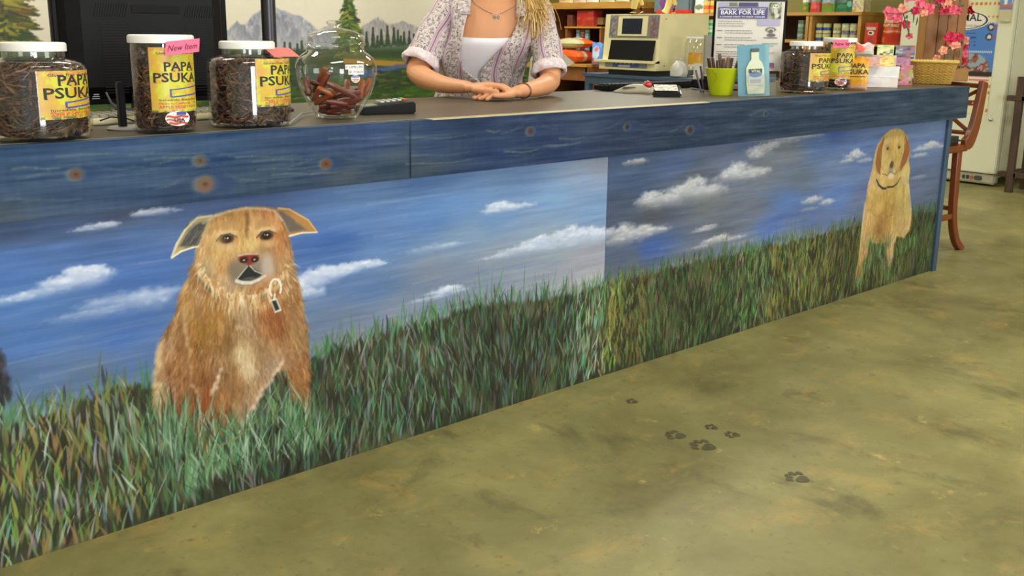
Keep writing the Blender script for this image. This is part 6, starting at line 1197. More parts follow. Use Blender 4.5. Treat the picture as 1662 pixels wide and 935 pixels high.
# body profile in x,z (front to the shop), extruded along y
pr = [(6.06, .835), (6.06, .90), (6.10, .915), (6.13, 1.30), (6.74, 1.305), (6.74, .835)]
v = [(a, y0, b) for a, b in pr]+[(a, y1, b) for a, b in pr]; n_ = len(pr); mb = MB(); mb.add([W(q) for q in v], [list(range(n_))[::-1], [n_+i for i in range(n_)]]+[[i, (i+1) % n_, n_+(i+1) % n_, n_+i] for i in range(n_)]); mb.build('casing', BE, mc, False)
MB().bb(W((6.14, 3.20, .79)), W((6.72, 3.76, .8345))).build('base', mat('olive_grey_base', (66, 64, 50), .6), mc, False)
def fx(z): return float(np.interp(z, [.835, .90, .915, 1.30], [6.06, 6.06, 6.10, 6.13]))
def fpanel(px0, py0, px1, py1, dep, thick, m, name, X=6.11):
    a = yz(X, px0, py1); b = yz(X, px1, py0); zl, zh = min(a[1], b[1]), max(a[1], b[1]); yl, yh = min(a[0], b[0]), max(a[0], b[0]); xf0, xf1 = fx(zl), fx(zh); mb = MB(); t = thick
    v = [(xf0-dep-t, yl, zl), (xf0-dep-t, yh, zl), (xf1-dep-t, yh, zh), (xf1-dep-t, yl, zh), (xf0-dep, yl, zl), (xf0-dep, yh, zl), (xf1-dep, yh, zh), (xf1-dep, yl, zh)]; mb.add([W(q) for q in v], [[0, 3, 2, 1], [4, 5, 6, 7], [0, 1, 5, 4], [1, 2, 6, 5], [2, 3, 7, 6], [3, 0, 4, 7]]); return mb.build(name, m, mc, False)
GREYP = mat('machine_grey', (134, 132, 122), .5)
fpanel(988, 24, 1069, 61, 0, .003, GREYP, 'control_panel'); fpanel(1003, 26, 1051, 58, .003, .012, BE, 'screen_frame'); fpanel(1010, 30, 1043, 55, .015, .002, mat('dark_screen', (30, 34, 48), .3, spec=.2), 'screen')
fpanel(991, 66, 1064, 98, 0, .003, mat('chamber_black', (8, 8, 10), .5, spec=.15), 'black_opening'); fpanel(991, 92, 1062, 96, .003, .010, mat('chrome_strip', (120, 120, 120), .3, .7), 'rail')
for i, x in enumerate((1005, 1020, 1033, 1047)): fpanel(x-1, 91, x+1, 95, .013, .003, SIL, 'peg')
MB().bb(W((6.02, 3.16, .895)), W((6.12, 3.83, .915))).build('lip', BE, mc, False)
def strip_art(px0, py0, px1, py1, cols, seed, name):
    a = yz(6.11, px0, py1); b = yz(6.11, px1, py0); r = np.random.default_rng(seed); C = np.array(cols, float)[r.integers(0, len(cols), (12, 6))]; Yg, Zg = np.meshgrid(np.linspace(a[0], b[0], 6), np.linspace(a[1], b[1], 12)); Xg = np.interp(Zg, [.835, .90, .915, 1.30], [6.06, 6.06, 6.10, 6.13])-.0045; mb = MB(); P = np.stack([Xg-mc.location.x, Yg-mc.location.y, Zg-mc.location.z], -1); mb.grid(P, C); mb.build(name, PRINT, mc, False)
strip_art(989, 25, 1000, 60, [(130, 130, 150), (110, 104, 120), (180, 150, 80), (160, 166, 180), (96, 90, 96), (120, 116, 130)], 1, 'picture_strip'); strip_art(1054, 25, 1068, 60, [(104, 96, 120), (180, 90, 60), (140, 140, 140), (90, 84, 90), (110, 104, 116)], 2, 'picture_strip')
a = yz(6.055, 982, 108); b = yz(6.055, 1050, 101); mb = MB(); Yg, Zg = np.meshgrid(np.linspace(a[0], b[0], 30), np.linspace(a[1], b[1], 5)); C = np.tile(np.array([58, 84, 150.]), (5, 30, 1)); C[:, :6] = (140, 140, 140); C[:, 24:] = (120, 130, 160); C[1, 10:18] = (210, 214, 216); C[3, 8:22:3] = (200, 204, 214); C[0] *= .9; mb.grid(np.stack([np.full_like(Yg, 6.0555-mc.location.x), Yg-mc.location.y, Zg-mc.location.z], -1), C); mb.build('blue_strip', PRINT, mc, False)
for px, yy_ in ((1081, 31), (1078, 107)): p = on(1, 3.16, px, yy_); MB().lathe([(.006, 0), (.001, .002)], n=10, rot=rotm(PI/2, 0, 0), c=W((p[0], 3.1595, p[2]))).build('screw', mat('screw_dark', (70, 64, 50), .5), mc)
# yellow animal figurines standing on the machine
YEL = mat('pale_yellow_glaze', (234, 208, 130), .35, var=.06)
for i, (px, Y, lb) in enumerate(((1034, 3.46, 'pale yellow animal figurine on the beige machine, the left one with legs apart'), (1088, 3.26, 'pale yellow animal figurine on the beige machine, the right one near its corner'))):
    z = 1.309; p = on(1, Y, px, 20); f = empty('animal_figurine', (p[0], Y, z+.002), lb, 'figurine', None, face_angle(p)); mb = MB(); 
    mb.tube([(-.030-.015*i, 0, 0), (-.030, 0, .03), (-.020+.01*i, 0, .09), (-.005, 0, .15)], [.032, .025, .030, .036], n=16); mb.tube([(.036-.008*i, .02, 0), (.026, .02, .03), (.040, .02, .07), (.018, .02, .13)], [.021, .014, .017, .022], n=14)
    mb.lathe([(.001, .12), (.05, .14), (.068, .20), (.055, .26), (.03, .29), (.045, .32), (.05, .36), (.03, .40), (.001, .41)], n=24); mb.build('figure', YEL, f)
    MB().lathe([(.001, 0), (.014, .004), (.001, .014)], n=10, c=(.03, .02, .125)).build('purple_patch', mat('plum_paint', (120, 50, 120), .5), f)
# clear jars and a bag on the table end
def table_jar(px, X, r, h, lb, orange):
    p = on(0, X, px, 122); t = empty('storage_jar', (X, p[1], .79), lb, 'jar', None, face_angle(p)); MB().lathe([(r*.95, 0), (r, .01), (r, h*.85), (r*.85, h*.93), (r*.82, h*.97)], n=44, caps=False).build('jar_body', PLASTIC, t); MB().lathe([(r*.9, h*.96), (r*.92, h*.965), (r*.92, h), (r*.88, h*1.005), (.001, h*1.006)], n=44).build('lid', WHITEP, t)
    if orange:
        mb = MB(); a = label_art(.16, .11, 77, 26); a = a*np.array([1.0, .86, .7]); U, V = np.meshgrid(np.linspace(-.7, .7, a.shape[1]), np.linspace(h*.28, h*.62, a.shape[0])); a[:3, :14] = (226, 216, 200); mb.grid(np.stack([np.sin(U)*(r+.001), -np.cos(U)*(r+.001), V], -1), a); mb.build('orange_label', PRINT, t, False)
    return t
table_jar(1127, 6.28, .088, .325, 'clear storage jar with an orange label at the end of the blue table', True)
table_jar(1163, 6.60, .080, .31, 'clear storage jar without label, behind the grey slanted board', False)
def lumpy_bag(loc, w, h, d, col, label, seed):
    R = np.random.default_rng(seed); mb = MB(); a = np.linspace(0, 2*PI, 28, endpoint=False); vs = []; prof = [(.75, 0), (1, .1), (1.02, .35), (.9, .6), (.6, .8), (.3, .92), (.4, 1)]
    for r, z in prof: k = 1+R.normal(0, .06, 28); vs.append(np.c_[np.cos(a)*r*k*w/2, np.sin(a)*r*k*d/2, np.full(28, z*h)+R.normal(0, .004, 28)*(z > 0)])
    m = len(prof); mb.add(np.concatenate(vs), [[i*28+j, i*28+(j+1) % 28, (i+1)*28+(j+1) % 28, (i+1)*28+j] for i in range(m-1) for j in range(28)]+[list(range(28))[::-1], [(m-1)*28+j for j in range(28)]]); o = mb.build('plastic_bag', mat('milky_plastic', (200, 196, 188), .3, var=.12, scale=30)); o.location = loc; tag(o, label, 'bag')
p = on(0, 6.12, 1108, 122); lumpy_bag((6.13, p[1]+.05, .79), .13, .15, .14, None, 'milky clear plastic bag slumped beside the beige machine', 5)
mb = MB(); q = on(0, 6.09, 1135, 127); mb.box((6.10, q[1], .85), (.012, .13, .118), bev=.001); o = mb.build('price_sign', mat('off_white_card', (206, 200, 190), .6), None, False); tag(o, 'small off-white card standing before the orange-labelled jar', 'card')

# ------------------------------------------------------------------ shelving on the far right wall
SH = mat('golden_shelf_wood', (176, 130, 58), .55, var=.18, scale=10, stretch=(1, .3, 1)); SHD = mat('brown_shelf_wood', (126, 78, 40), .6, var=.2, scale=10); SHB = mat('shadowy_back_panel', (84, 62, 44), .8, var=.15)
def unit(name, ya, yb, zs, top, lb, thick=.028, topt=.028, xf=7.8, mside=SH, zb=0, xb=8.34):
    t = empty(name, ((xf+xb)/2, (ya+yb)/2, zb), lb, 'shelf'); f = lambda x, y, z: (x-t.location.x, y-t.location.y, z-zb)
    for y in (ya, yb-thick): MB().bb(f(xf, y, zb), f(xb, y+thick, top-topt)).build('side_panel', mside, t, False)
    for z in zs: MB().bb(f(xf, ya+thick, z-thick), f(xb-.01, yb-thick, z)).build('shelf_board', SH, t, False)
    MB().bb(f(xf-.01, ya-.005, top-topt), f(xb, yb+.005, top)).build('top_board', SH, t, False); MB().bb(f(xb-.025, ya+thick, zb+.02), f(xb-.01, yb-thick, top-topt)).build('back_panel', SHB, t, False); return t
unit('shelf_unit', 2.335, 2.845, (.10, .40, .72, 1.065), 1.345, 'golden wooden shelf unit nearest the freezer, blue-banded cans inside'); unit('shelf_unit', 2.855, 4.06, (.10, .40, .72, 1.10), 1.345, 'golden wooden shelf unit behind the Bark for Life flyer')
unit('shelf_unit', 4.98, 6.42, (.10, .42, .80), 1.475, 'long shelf unit with a thick yellow top board, right of the woman', topt=.07, mside=SHD)
lg = unit('cube_shelf', 5.44, 6.02, (.83,), 1.208, 'small brown cube shelf holding stacks of cans, right of the woman', xf=7.76, topt=.02, mside=SHD, zb=.802, xb=8.25)
# forward ledge the cube stands on
mb = MB().bb((7.40, 5.30, .772), (7.755, 6.42, .80)); 
t = empty('low_shelf', (7.58, 5.86, 0), 'low brown shelf with a yellow edge carrying food bags, right of the woman', 'shelf'); MB().bb((-.18, -.56, .772), (.175, .56, .80)).build('board', SH, t, False); MB().bb((-.15, -.54, .62), (-.13, .54, .772)).build('front_board', SHD, t, False)
for y in (-.54, .54): MB().bb((-.15, y-.02, 0), (.17, y+.02, .772 if y else .77)).build('end_panel', SHD, t, False)
# shorter shelf unit between
unit('shelf_unit', 4.07, 4.94, (.10, .45, .85, 1.10), 1.345, 'shelf unit between the beige machine and the long yellow-topped unit')
# cans
def can(loc, r, h, bands, label, group, seed=1, rz=0):
    n = 22; mb = MB(); a = np.linspace(0, 2*PI, n, endpoint=False); V = [0, .02, .08, .1, .3, .32, .6, .62, .9, .92, .98, 1]; P = []; C = []; rr = np.random.default_rng(seed)
    for v in V:
        k = .94 if v in (0, 1) else 1; P.append(np.c_[np.cos(a)*r*k, np.sin(a)*r*k, np.full(n, v*h)]); c = next((c for v0, v1, c in bands if v0 <= v <= v1), (170, 170, 168)); C.append(np.clip(np.array([c]*n, float)+rr.normal(0, 14, (n, 1)), 0, 255) if .05 < v < .95 else np.array([(150, 150, 148)]*n, float))
    mb.grid(np.array(P), np.array(C), wrap=True); mb.add(np.c_[np.cos(a)*r*.94, np.sin(a)*r*.94, np.full(n, h-.002)], [list(range(n))], (160, 160, 158)); mb.add(np.c_[np.cos(a)*r*.94, np.sin(a)*r*.94, np.full(n, .001)], [list(range(n))[::-1]], (150, 150, 148))
    o = mb.build('food_can', STK, None); o.location = loc; o.rotation_euler.z = rz; return tag(o, label, 'can', group)
def canstack(px, X, zb, n, r, h, bands, lab, grp):
    p = on(0, X, px, 50)
    proto = None
    for k in range(n):
        words = {1: ('',), 2: ('lower ', 'upper '), 3: ('bottom ', 'middle ', 'top '), 5: ('bottom ', 'second lowest ', 'middle ', 'second highest ', 'topmost ')}[n]
        l = words[k]+lab
        if proto is None: proto = can((X, p[1], zb+.001), r, h, bands, l, grp, int(px))
        else: c = proto.copy(); scene.collection.objects.link(c); c.location = (X, p[1], zb+.001+k*(h+.0008)); c['label'] = l
BLU = [(0, .3, (196, 186, 130)), (.31, .6, (46, 66, 140)), (.61, 1, (176, 176, 96))]; YG = [(0, .3, (196, 194, 140)), (.31, .6, (150, 150, 96)), (.61, 1, (190, 176, 110))]; VIO = [(0, .3, (120, 104, 120)), (.31, .9, (190, 192, 140)), (.9, 1, (96, 80, 110))]
for px, b, l in ((1330.5, BLU, 'blue-banded can, first column from the left in the shelf above the right jars'), (1342.5, BLU, 'blue-banded can, second column from the left in the shelf above the right jars'), (1359, YG, 'yellow-green can, middle column in the shelf above the right jars'), (1373, VIO, 'cream and violet can, second column from the right in the shelf above the jars'), (1386.5, VIO, 'cream and violet can, rightmost column in the shelf above the jars')): canstack(px, 7.87, 1.065, 2, .036, .090, b, l, 'cans in the shelf nearest the freezer')
GRN = [(0, .3, (80, 120, 80)), (.31, .6, (150, 160, 150)), (.61, 1, (90, 120, 84))]
canstack(1301, 7.87, 1.10, 2, .036, .086, GRN, 'green can just right of the flyer, in the shelf', 'green cans beside the flyer')
TEAL = [(0, .3, (150, 190, 140)), (.31, .6, (56, 150, 110)), (.61, 1, (160, 200, 150))]; ORG = [(0, .3, (206, 90, 70)), (.31, .6, (226, 190, 130)), (.61, 1, (210, 80, 60))]
canstack(1150.5, 7.87, 1.10, 2, .034, .092, TEAL, 'green can between the machine and the flyer, left column', 'green cans beside the machine'); canstack(1157, 7.87, 1.10, 2, .036, .092, TEAL, 'green can between the machine and the flyer, right column', 'green cans beside the machine')
canstack(1177, 7.87, 1.10, 2, .038, .092, ORG, 'red-orange can left of the flyer in the shelf, left column', 'red cans left of the flyer'); canstack(1190, 7.87, 1.10, 2, .038, .092, ORG, 'red-orange can left of the flyer in the shelf, right column', 'red cans left of the flyer')
OY = [(0, .3, (224, 170, 70)), (.31, .6, (216, 96, 50)), (.61, 1, (228, 190, 90))]
for i, px in enumerate((1146, 1156.5, 1167, 1178)):
    canstack(px, 7.87, 1.345, 1, .036, .125, OY if i < 3 else [(0, .3, (230, 200, 150)), (.31, .6, (210, 76, 76)), (.61, 1, (216, 120, 110))], ('orange and yellow can on top of the shelf, leftmost of four in a row', 'orange and yellow can on top of the shelf, second from left of four', 'orange and yellow can on top of the shelf, third of four in a row', 'red can ending the row of four on the shelf top, left of the flyer')[i], 'orange cans on the shelf top')
CYN = [(0, .3, (130, 170, 176)), (.31, .6, (96, 150, 160)), (.61, 1, (150, 190, 196))]; RD = [(0, .3, (150, 80, 60)), (.31, .6, (196, 130, 100)), (.61, 1, (140, 56, 48))]
for px, n, b, w in ((939.5, 5, CYN, 'cyan can in the left column of the cube shelf'), (946.5, 5, RD, 'red can in the second column of the cube shelf'), (954, 5, CYN, 'cyan can in the third column of the cube shelf'), (966, 3, RD, 'red can in the short right column of the cube shelf')): canstack(px, 7.84, .83, n, .030, .068, b, w, 'stacked cans in the cube shelf')
# boxes and bags on the shelves, facing the shop (-x)
def sbox(px0, px1, z0, z1, X, d, base, cols, label, seed, name='food_box', cat='box', group=None, lean=0):
    a = on(0, X, px0, 50)[1]; b = on(0, X, px1, 50)[1]; w = abs(a-b); mb = pbox(w, d, z1-z0, speck(base, cols, seed, 6), 14); 
    if lean: tilt(mb, lean)
    o = mb.build(name, STK, None, False); o.location = (X+d/2, (a+b)/2, z0+.001); o.rotation_euler.z = -PI/2; return tag(o, label, cat, group)
def sbag(px0, px1, z0, z1, X, A, label, seed, d=.07, name='food_bag', group=None, lean=-.06):
    a = on(0, X, px0, 50)[1]; b = on(0, X, px1, 50)[1]; return pouch(name, (X+d/2, (a+b)/2, z0+.001), abs(a-b), z1-z0, d, A, GLOSSP, label, 'bag', group, -PI/2, lean, foot=.8)
T1 = 1.345
sbag(1296, 1309, T1, T1+.19, 7.86, art(30, 16, [(0, .45, (88, 140, 44)), (.45, 1, (214, 206, 196))], [(.5, .2, .3, .08, (200, 130, 50)), (.7, .7, .2, .12, (226, 130, 140))], 1), 'green and white food bag on the shelf top, right beside the flyer', 1)
sbag(1309, 1326, T1, T1+.18, 7.84, art(30, 18, [(0, .5, (196, 52, 50)), (.5, 1, (120, 130, 100))], [(.5, .25, .35, .1, (220, 100, 90)), (.4, .75, .3, .15, (190, 186, 150))], 2), 'red and olive food bag on the shelf top, second from the flyer', 2)
sbag(1326, 1351, T1, T1+.22, 7.86, art(34, 22, [(0, .35, (104, 146, 46)), (.35, .6, (130, 156, 160)), (.6, 1, (206, 84, 34))], [(.5, .3, .3, .08, (150, 110, 60)), (.5, .75, .25, .2, (170, 190, 200))], 3), 'green bag with an orange top, middle of the shelf-top row', 3)
sbag(1351, 1380, T1, T1+.22, 7.84, art(34, 22, [(0, .4, (34, 104, 74)), (.4, 1, (84, 80, 70))], [(.5, .75, .3, .18, (150, 130, 110)), (.8, .3, .12, .12, (120, 190, 160)), (.4, .2, .3, .08, (60, 130, 90))], 4), 'dark green shiny bag on the shelf top next to the cream box', 4)
sbox(1380, 1398, T1, T1+.22, 7.84, .12, (214, 204, 150), [(200, 180, 110), (206, 150, 80), (160, 150, 190), (220, 210, 170)], 'cream box with orange and lilac bands ending the shelf-top row', 5)
sbag(1122, 1141, T1, T1+.20, 7.86, art(28, 18, [(0, 1, (212, 212, 206))], [(.5, .3, .35, .12, (120, 140, 100)), (.5, .7, .3, .15, (226, 226, 226))], 6), 'white bag with grey-green print on the shelf top left of the orange cans', 6)
sbox(1161, 1168, 1.10, 1.288, 7.84, .06, (196, 186, 110), [(96, 120, 70), (206, 196, 130)], 'slim yellow-green box between the green and red cans', 7)
# low shelf with red boxes right of the can shelf
rs = empty('wall_shelf', (7.95, 2.13, 0), 'thin wooden shelf carrying a red box and a red bag beside the freezer', 'shelf'); MB().bb((-.25, -.20, 1.052), (.37, .195, 1.072)).build('board', SH, rs, False)
for y in (-.18, .175): MB().bb((-.2, y-.012, 0), (.36, y+.012, 1.052)).build('end_panel', SHD, rs, False)
sb = sbox(1404, 1424, 1.072, 1.25, 7.75, .07, (200, 56, 44), [(206, 70, 54), (190, 48, 40)], 'upright red box with a pale dog badge on the thin shelf', 11)
mb = MB(); mb.add([(-.042, -.0362, .118), (.042, -.0362, .118), (.042, -.0362, .142), (-.042, -.0362, .142)], [[0, 1, 2, 3]], (190, 190, 160)); a = np.linspace(0, 2*PI, 20, endpoint=False); mb.add(np.c_[np.cos(a)*.030, np.full(20, -.0362), .092+np.sin(a)*.020], [list(range(20))], (222, 210, 180)); mb.add(np.c_[np.cos(a)*.016-.004, np.full(20, -.0368), .093+np.sin(a)*.010], [list(range(20))], (70, 66, 60)); mb.add([(-.022, -.0362, .018), (.012, -.0362, .018), (.012, -.0362, .036), (-.022, -.0362, .036)], [[0, 1, 2, 3]], (96, 90, 110)); mb.build('badge', PRINT, sb, False)
sb = sbag(1428, 1462, 1.072, 1.318, 7.75, art(40, 26, [(0, .40, (184, 50, 26)), (.40, .46, (216, 130, 50)), (.46, .56, (196, 56, 24)), (.56, 1, (196, 64, 30))], [(.15, .15, .12, .1, (206, 90, 40))], 12, 8), 'large red food bag lettered in cream on the thin shelf', 12, .08)
mb = MB()
for t_, z, wd in (('SPRING', .188, .125), ('NATURALS', .155, .135)): mb.text(t_, .034, (.01, -.052, z), (1, 0, 0), (0, 0, 1), off=.001, width=wd)
mb.build('lettering', mat('cream_ink', (214, 206, 140), .5), sb, False)
# upper and lower goods of the left units
sbox(936, 963, 1.208, 1.385, 7.84, .14, (166, 50, 40), [(186, 70, 50), (140, 44, 44), (196, 80, 60), (150, 60, 50)], 'red printed box on top of the cube shelf under the thick yellow board', 13)
sbox(920, 929, 1.209, 1.34, 7.86, .10, (120, 66, 50), [(96, 56, 44)], 'small brown box left of the red box on the cube shelf', 14)
sb = sbox(966, 978, 1.23, 1.31, 7.90, .10, (134, 110, 60), [(150, 60, 44), (110, 100, 70)], 'small olive and red box behind the top left corner of the machine', 15); MB().box((0, 0, -.0115), (.10, .10, .022)).build('tray', BLACKP, sb, False)
for i, (a, b, c1, l) in enumerate(((902, 925, (226, 196, 150), 'pale peach packet on the thick yellow top board, nearest the woman'), (926, 946, (216, 190, 160), 'pale packet second from the woman on the thick yellow top board'), (947, 966, (230, 226, 214), 'white shiny packet in the middle of the thick yellow top board'), (968, 992, (196, 190, 150), 'greenish packet on the thick yellow top board above the machine'), (994, 1016, (206, 200, 160), 'last pale packet on the thick yellow top board, by the figurine'))): sbag(a, b, 1.475, 1.60, 7.82, art(20, 16, [(0, 1, c1)], [(.5, .4, .3, .2, (200, 120, 90))], i+20), l, i+20, .09)
def lying(px0, px1, z0, th, X, A, label, seed, dep=.26):
    a = on(0, X, px0, 70)[1]; b = on(0, X, px1, 70)[1]; w = abs(a-b); hh, ww = A.shape[:2]; mb = MB(); U, V = np.meshgrid(np.linspace(-1, 1, ww), np.linspace(-1, 1, hh)); s = np.clip(1-np.abs(U)**3, 0, 1)**.6*np.clip(1-np.abs(V)**4, 0, 1)**.5; R = np.random.default_rng(seed); n = (fnoise(hh, ww, 4, 5, seed, 3)-.5)*.02
    top = np.stack([U*w/2, V*dep/2, th*.5+s*th*.5+n*s], -1); bot = np.stack([U*w/2, V*dep/2, th*.5-s*th*.5], -1); mb.grid(top, A); mb.grid(bot[:, ::-1], A[:, ::-1]); o = mb.build('food_bag', GLOSSP, None, angle=80); o.location = (X+dep/2, (a+b)/2, z0+.001); o.rotation_euler.z = -PI/2; return tag(o, label, 'bag')
lying(897, 941, .80, .155, 7.47, art(30, 30, [(0, .3, (226, 96, 44)), (.3, .5, (210, 196, 176)), (.5, .75, (206, 60, 40)), (.75, 1, (200, 40, 34))], [(.35, .35, .12, .2, (236, 230, 220)), (.6, .5, .2, .08, (120, 90, 70)), (.2, .2, .15, .1, (232, 140, 60))], 31), 'red and white food bag lying under the orange one, right of the woman', 31)
lying(894, 941, .962, .115, 7.47, art(30, 30, [(0, .28, (196, 190, 150)), (.28, 1, (232, 106, 36))], [(.6, .5, .22, .14, (240, 214, 196)), (.2, .2, .2, .15, (226, 120, 60))], 32), 'orange food bag lying on top of the red one, right of the woman', 32)
p = on(0, 7.46, 965, 100); pouch('food_bag', (7.50, p[1], .801), .165, .235, .06, art(30, 20, [(0, .3, (90, 110, 170)), (.3, 1, (96, 140, 206))], [(.5, .55, .34, .3, (190, 206, 226)), (.55, .7, .2, .12, (206, 120, 150)), (.4, .12, .2, .1, (206, 100, 70))], 33), GLOSSP, 'blue pouch standing left of the beige machine', 'bag', None, -PI/2, foot=.7)
# blue-grey tub with a red lid and purple patch
yb_ = on(0, 7.84, 1086, 20)[1]; tub = empty('plastic_tub', (8.02, yb_, 1.346), 'large blue-grey tub standing behind the figurines on the shelf', 'tub'); MB().box((0, 0, .20), (.30, .50, .40), bev=.02).build('tub_body', mat('blue_grey_plastic', (92, 110, 116), .6), tub); MB().lathe([(.10, 0), (.001, .003)], n=24, rot=rotm(0, -PI/2, 0), c=(-.151, .06, .12)).build('purple_patch', mat('purple_print', (110, 64, 130), .5), tub)
a = on(0, 7.80, 1065, 20)[1]; b = on(0, 7.80, 1118, 20)[1]; mb = MB().box((0, 0, .017), (.06, abs(a-b), .034), bev=.004); o = mb.build('red_tray', mat('red_plastic', (206, 44, 40), .4)); o.location = (7.825, (a+b)/2, 1.346); tag(o, 'flat red tray edge in front of the blue-grey tub', 'tray')
# pale board leaning behind the woman
mb = MB(); pl = [on(1, 1.45, *q) for q in ((932, 102), (903, 79), (880, 62), (862, 96), (840, 300), (838, 460), (856, 462), (872, 250), (884, 150), (908, 114))]; pl = np.array(pl); pl[:, 2] = np.maximum(pl[:, 2], 0.0); lo = pl[:, 2].argsort()[:2]; pl[lo, 2] = 0
mb.prism(pl[:, [0, 2]], .008, off=(0, 1.45, 0)); o = mb.build('foam_board', mat('pale_grey_foam', (190, 184, 166), .6), None, False); tag(o, 'pale grey board corner sticking out behind the woman\'s right-hand elbow', 'board')

# ------------------------------------------------------------------ freezer with poster
fz = empty('freezer', (7.93, 1.395, 0), 'tall white upright freezer at the far right with an animal food poster on its door', 'freezer')
FW = mat('freezer_enamel', (216, 213, 184), .35, var=.02, scale=4); y0, y1 = .967, 1.845
def FZ(x, y, z): return (x-7.93, y-1.395, z)
MB().box(FZ(7.60, (y0+y1)/2, 1.03), (.06, y1-y0, 1.86), bev=.008).build('door', FW, fz); MB().bb(FZ(7.631, y0+.012, .10), FZ(7.660, y1-.012, 1.95)).build('door_seal', mat('grey_seal', (130, 136, 136), .6), fz, False); MB().box(FZ(7.98, (y0+y1)/2, 1.02), (.64, y1-y0, 1.90), bev=.008).build('cabinet', FW, fz)
gb = MB().box(FZ(7.615, (y0+y1)/2, .055), (.07, y1-y0-.004, .075), bev=.012).build('kick_plate', mat('grey_cream_plastic', (170, 164, 138), .45), fz)
GR = mat('dark_grille', (72, 68, 58), .6)
for px0, px1 in ((1544, 1558), (1580, 1594)):
    a = yz(7.578, px0, 290)[0]; b = yz(7.578, px1, 290)[0]; n_ = 24; t_ = np.linspace(0, 2*PI, n_, endpoint=False); mb = MB(); v = np.c_[np.full(n_, 7.5785-7.93), (a+b)/2-1.395+np.sign(np.cos(t_))*np.abs(np.cos(t_))**.6*abs(a-b)/2, .058+np.sin(t_)*.020]; mb.add(np.r_[v, v+[.004, 0, 0]], [list(range(n_))]+[[i, (i+1) % n_, n_+(i+1) % n_, n_+i] for i in range(n_)]); mb.build('grille', GR, fz, False)
for px, c_ in ((1563.5, (60, 60, 56)), (1570, (40, 50, 60)), (1576.5, (170, 90, 50))): a = yz(7.578, px, 290)[0]; MB().box((7.577-7.93, a-1.395, .058), (.006, .022, .030), bev=.002).build('switch', mat('switch_%d' % px, c_, .4), fz, False)
a = yz(7.57, 1608, 194); MB().lathe([(.014, 0), (.014, .008), (.010, .012), (.001, .013)], n=20, rot=rotm(0, -PI/2, 0), c=FZ(7.570, a[0], a[1])).build('lock', SIL, fz)
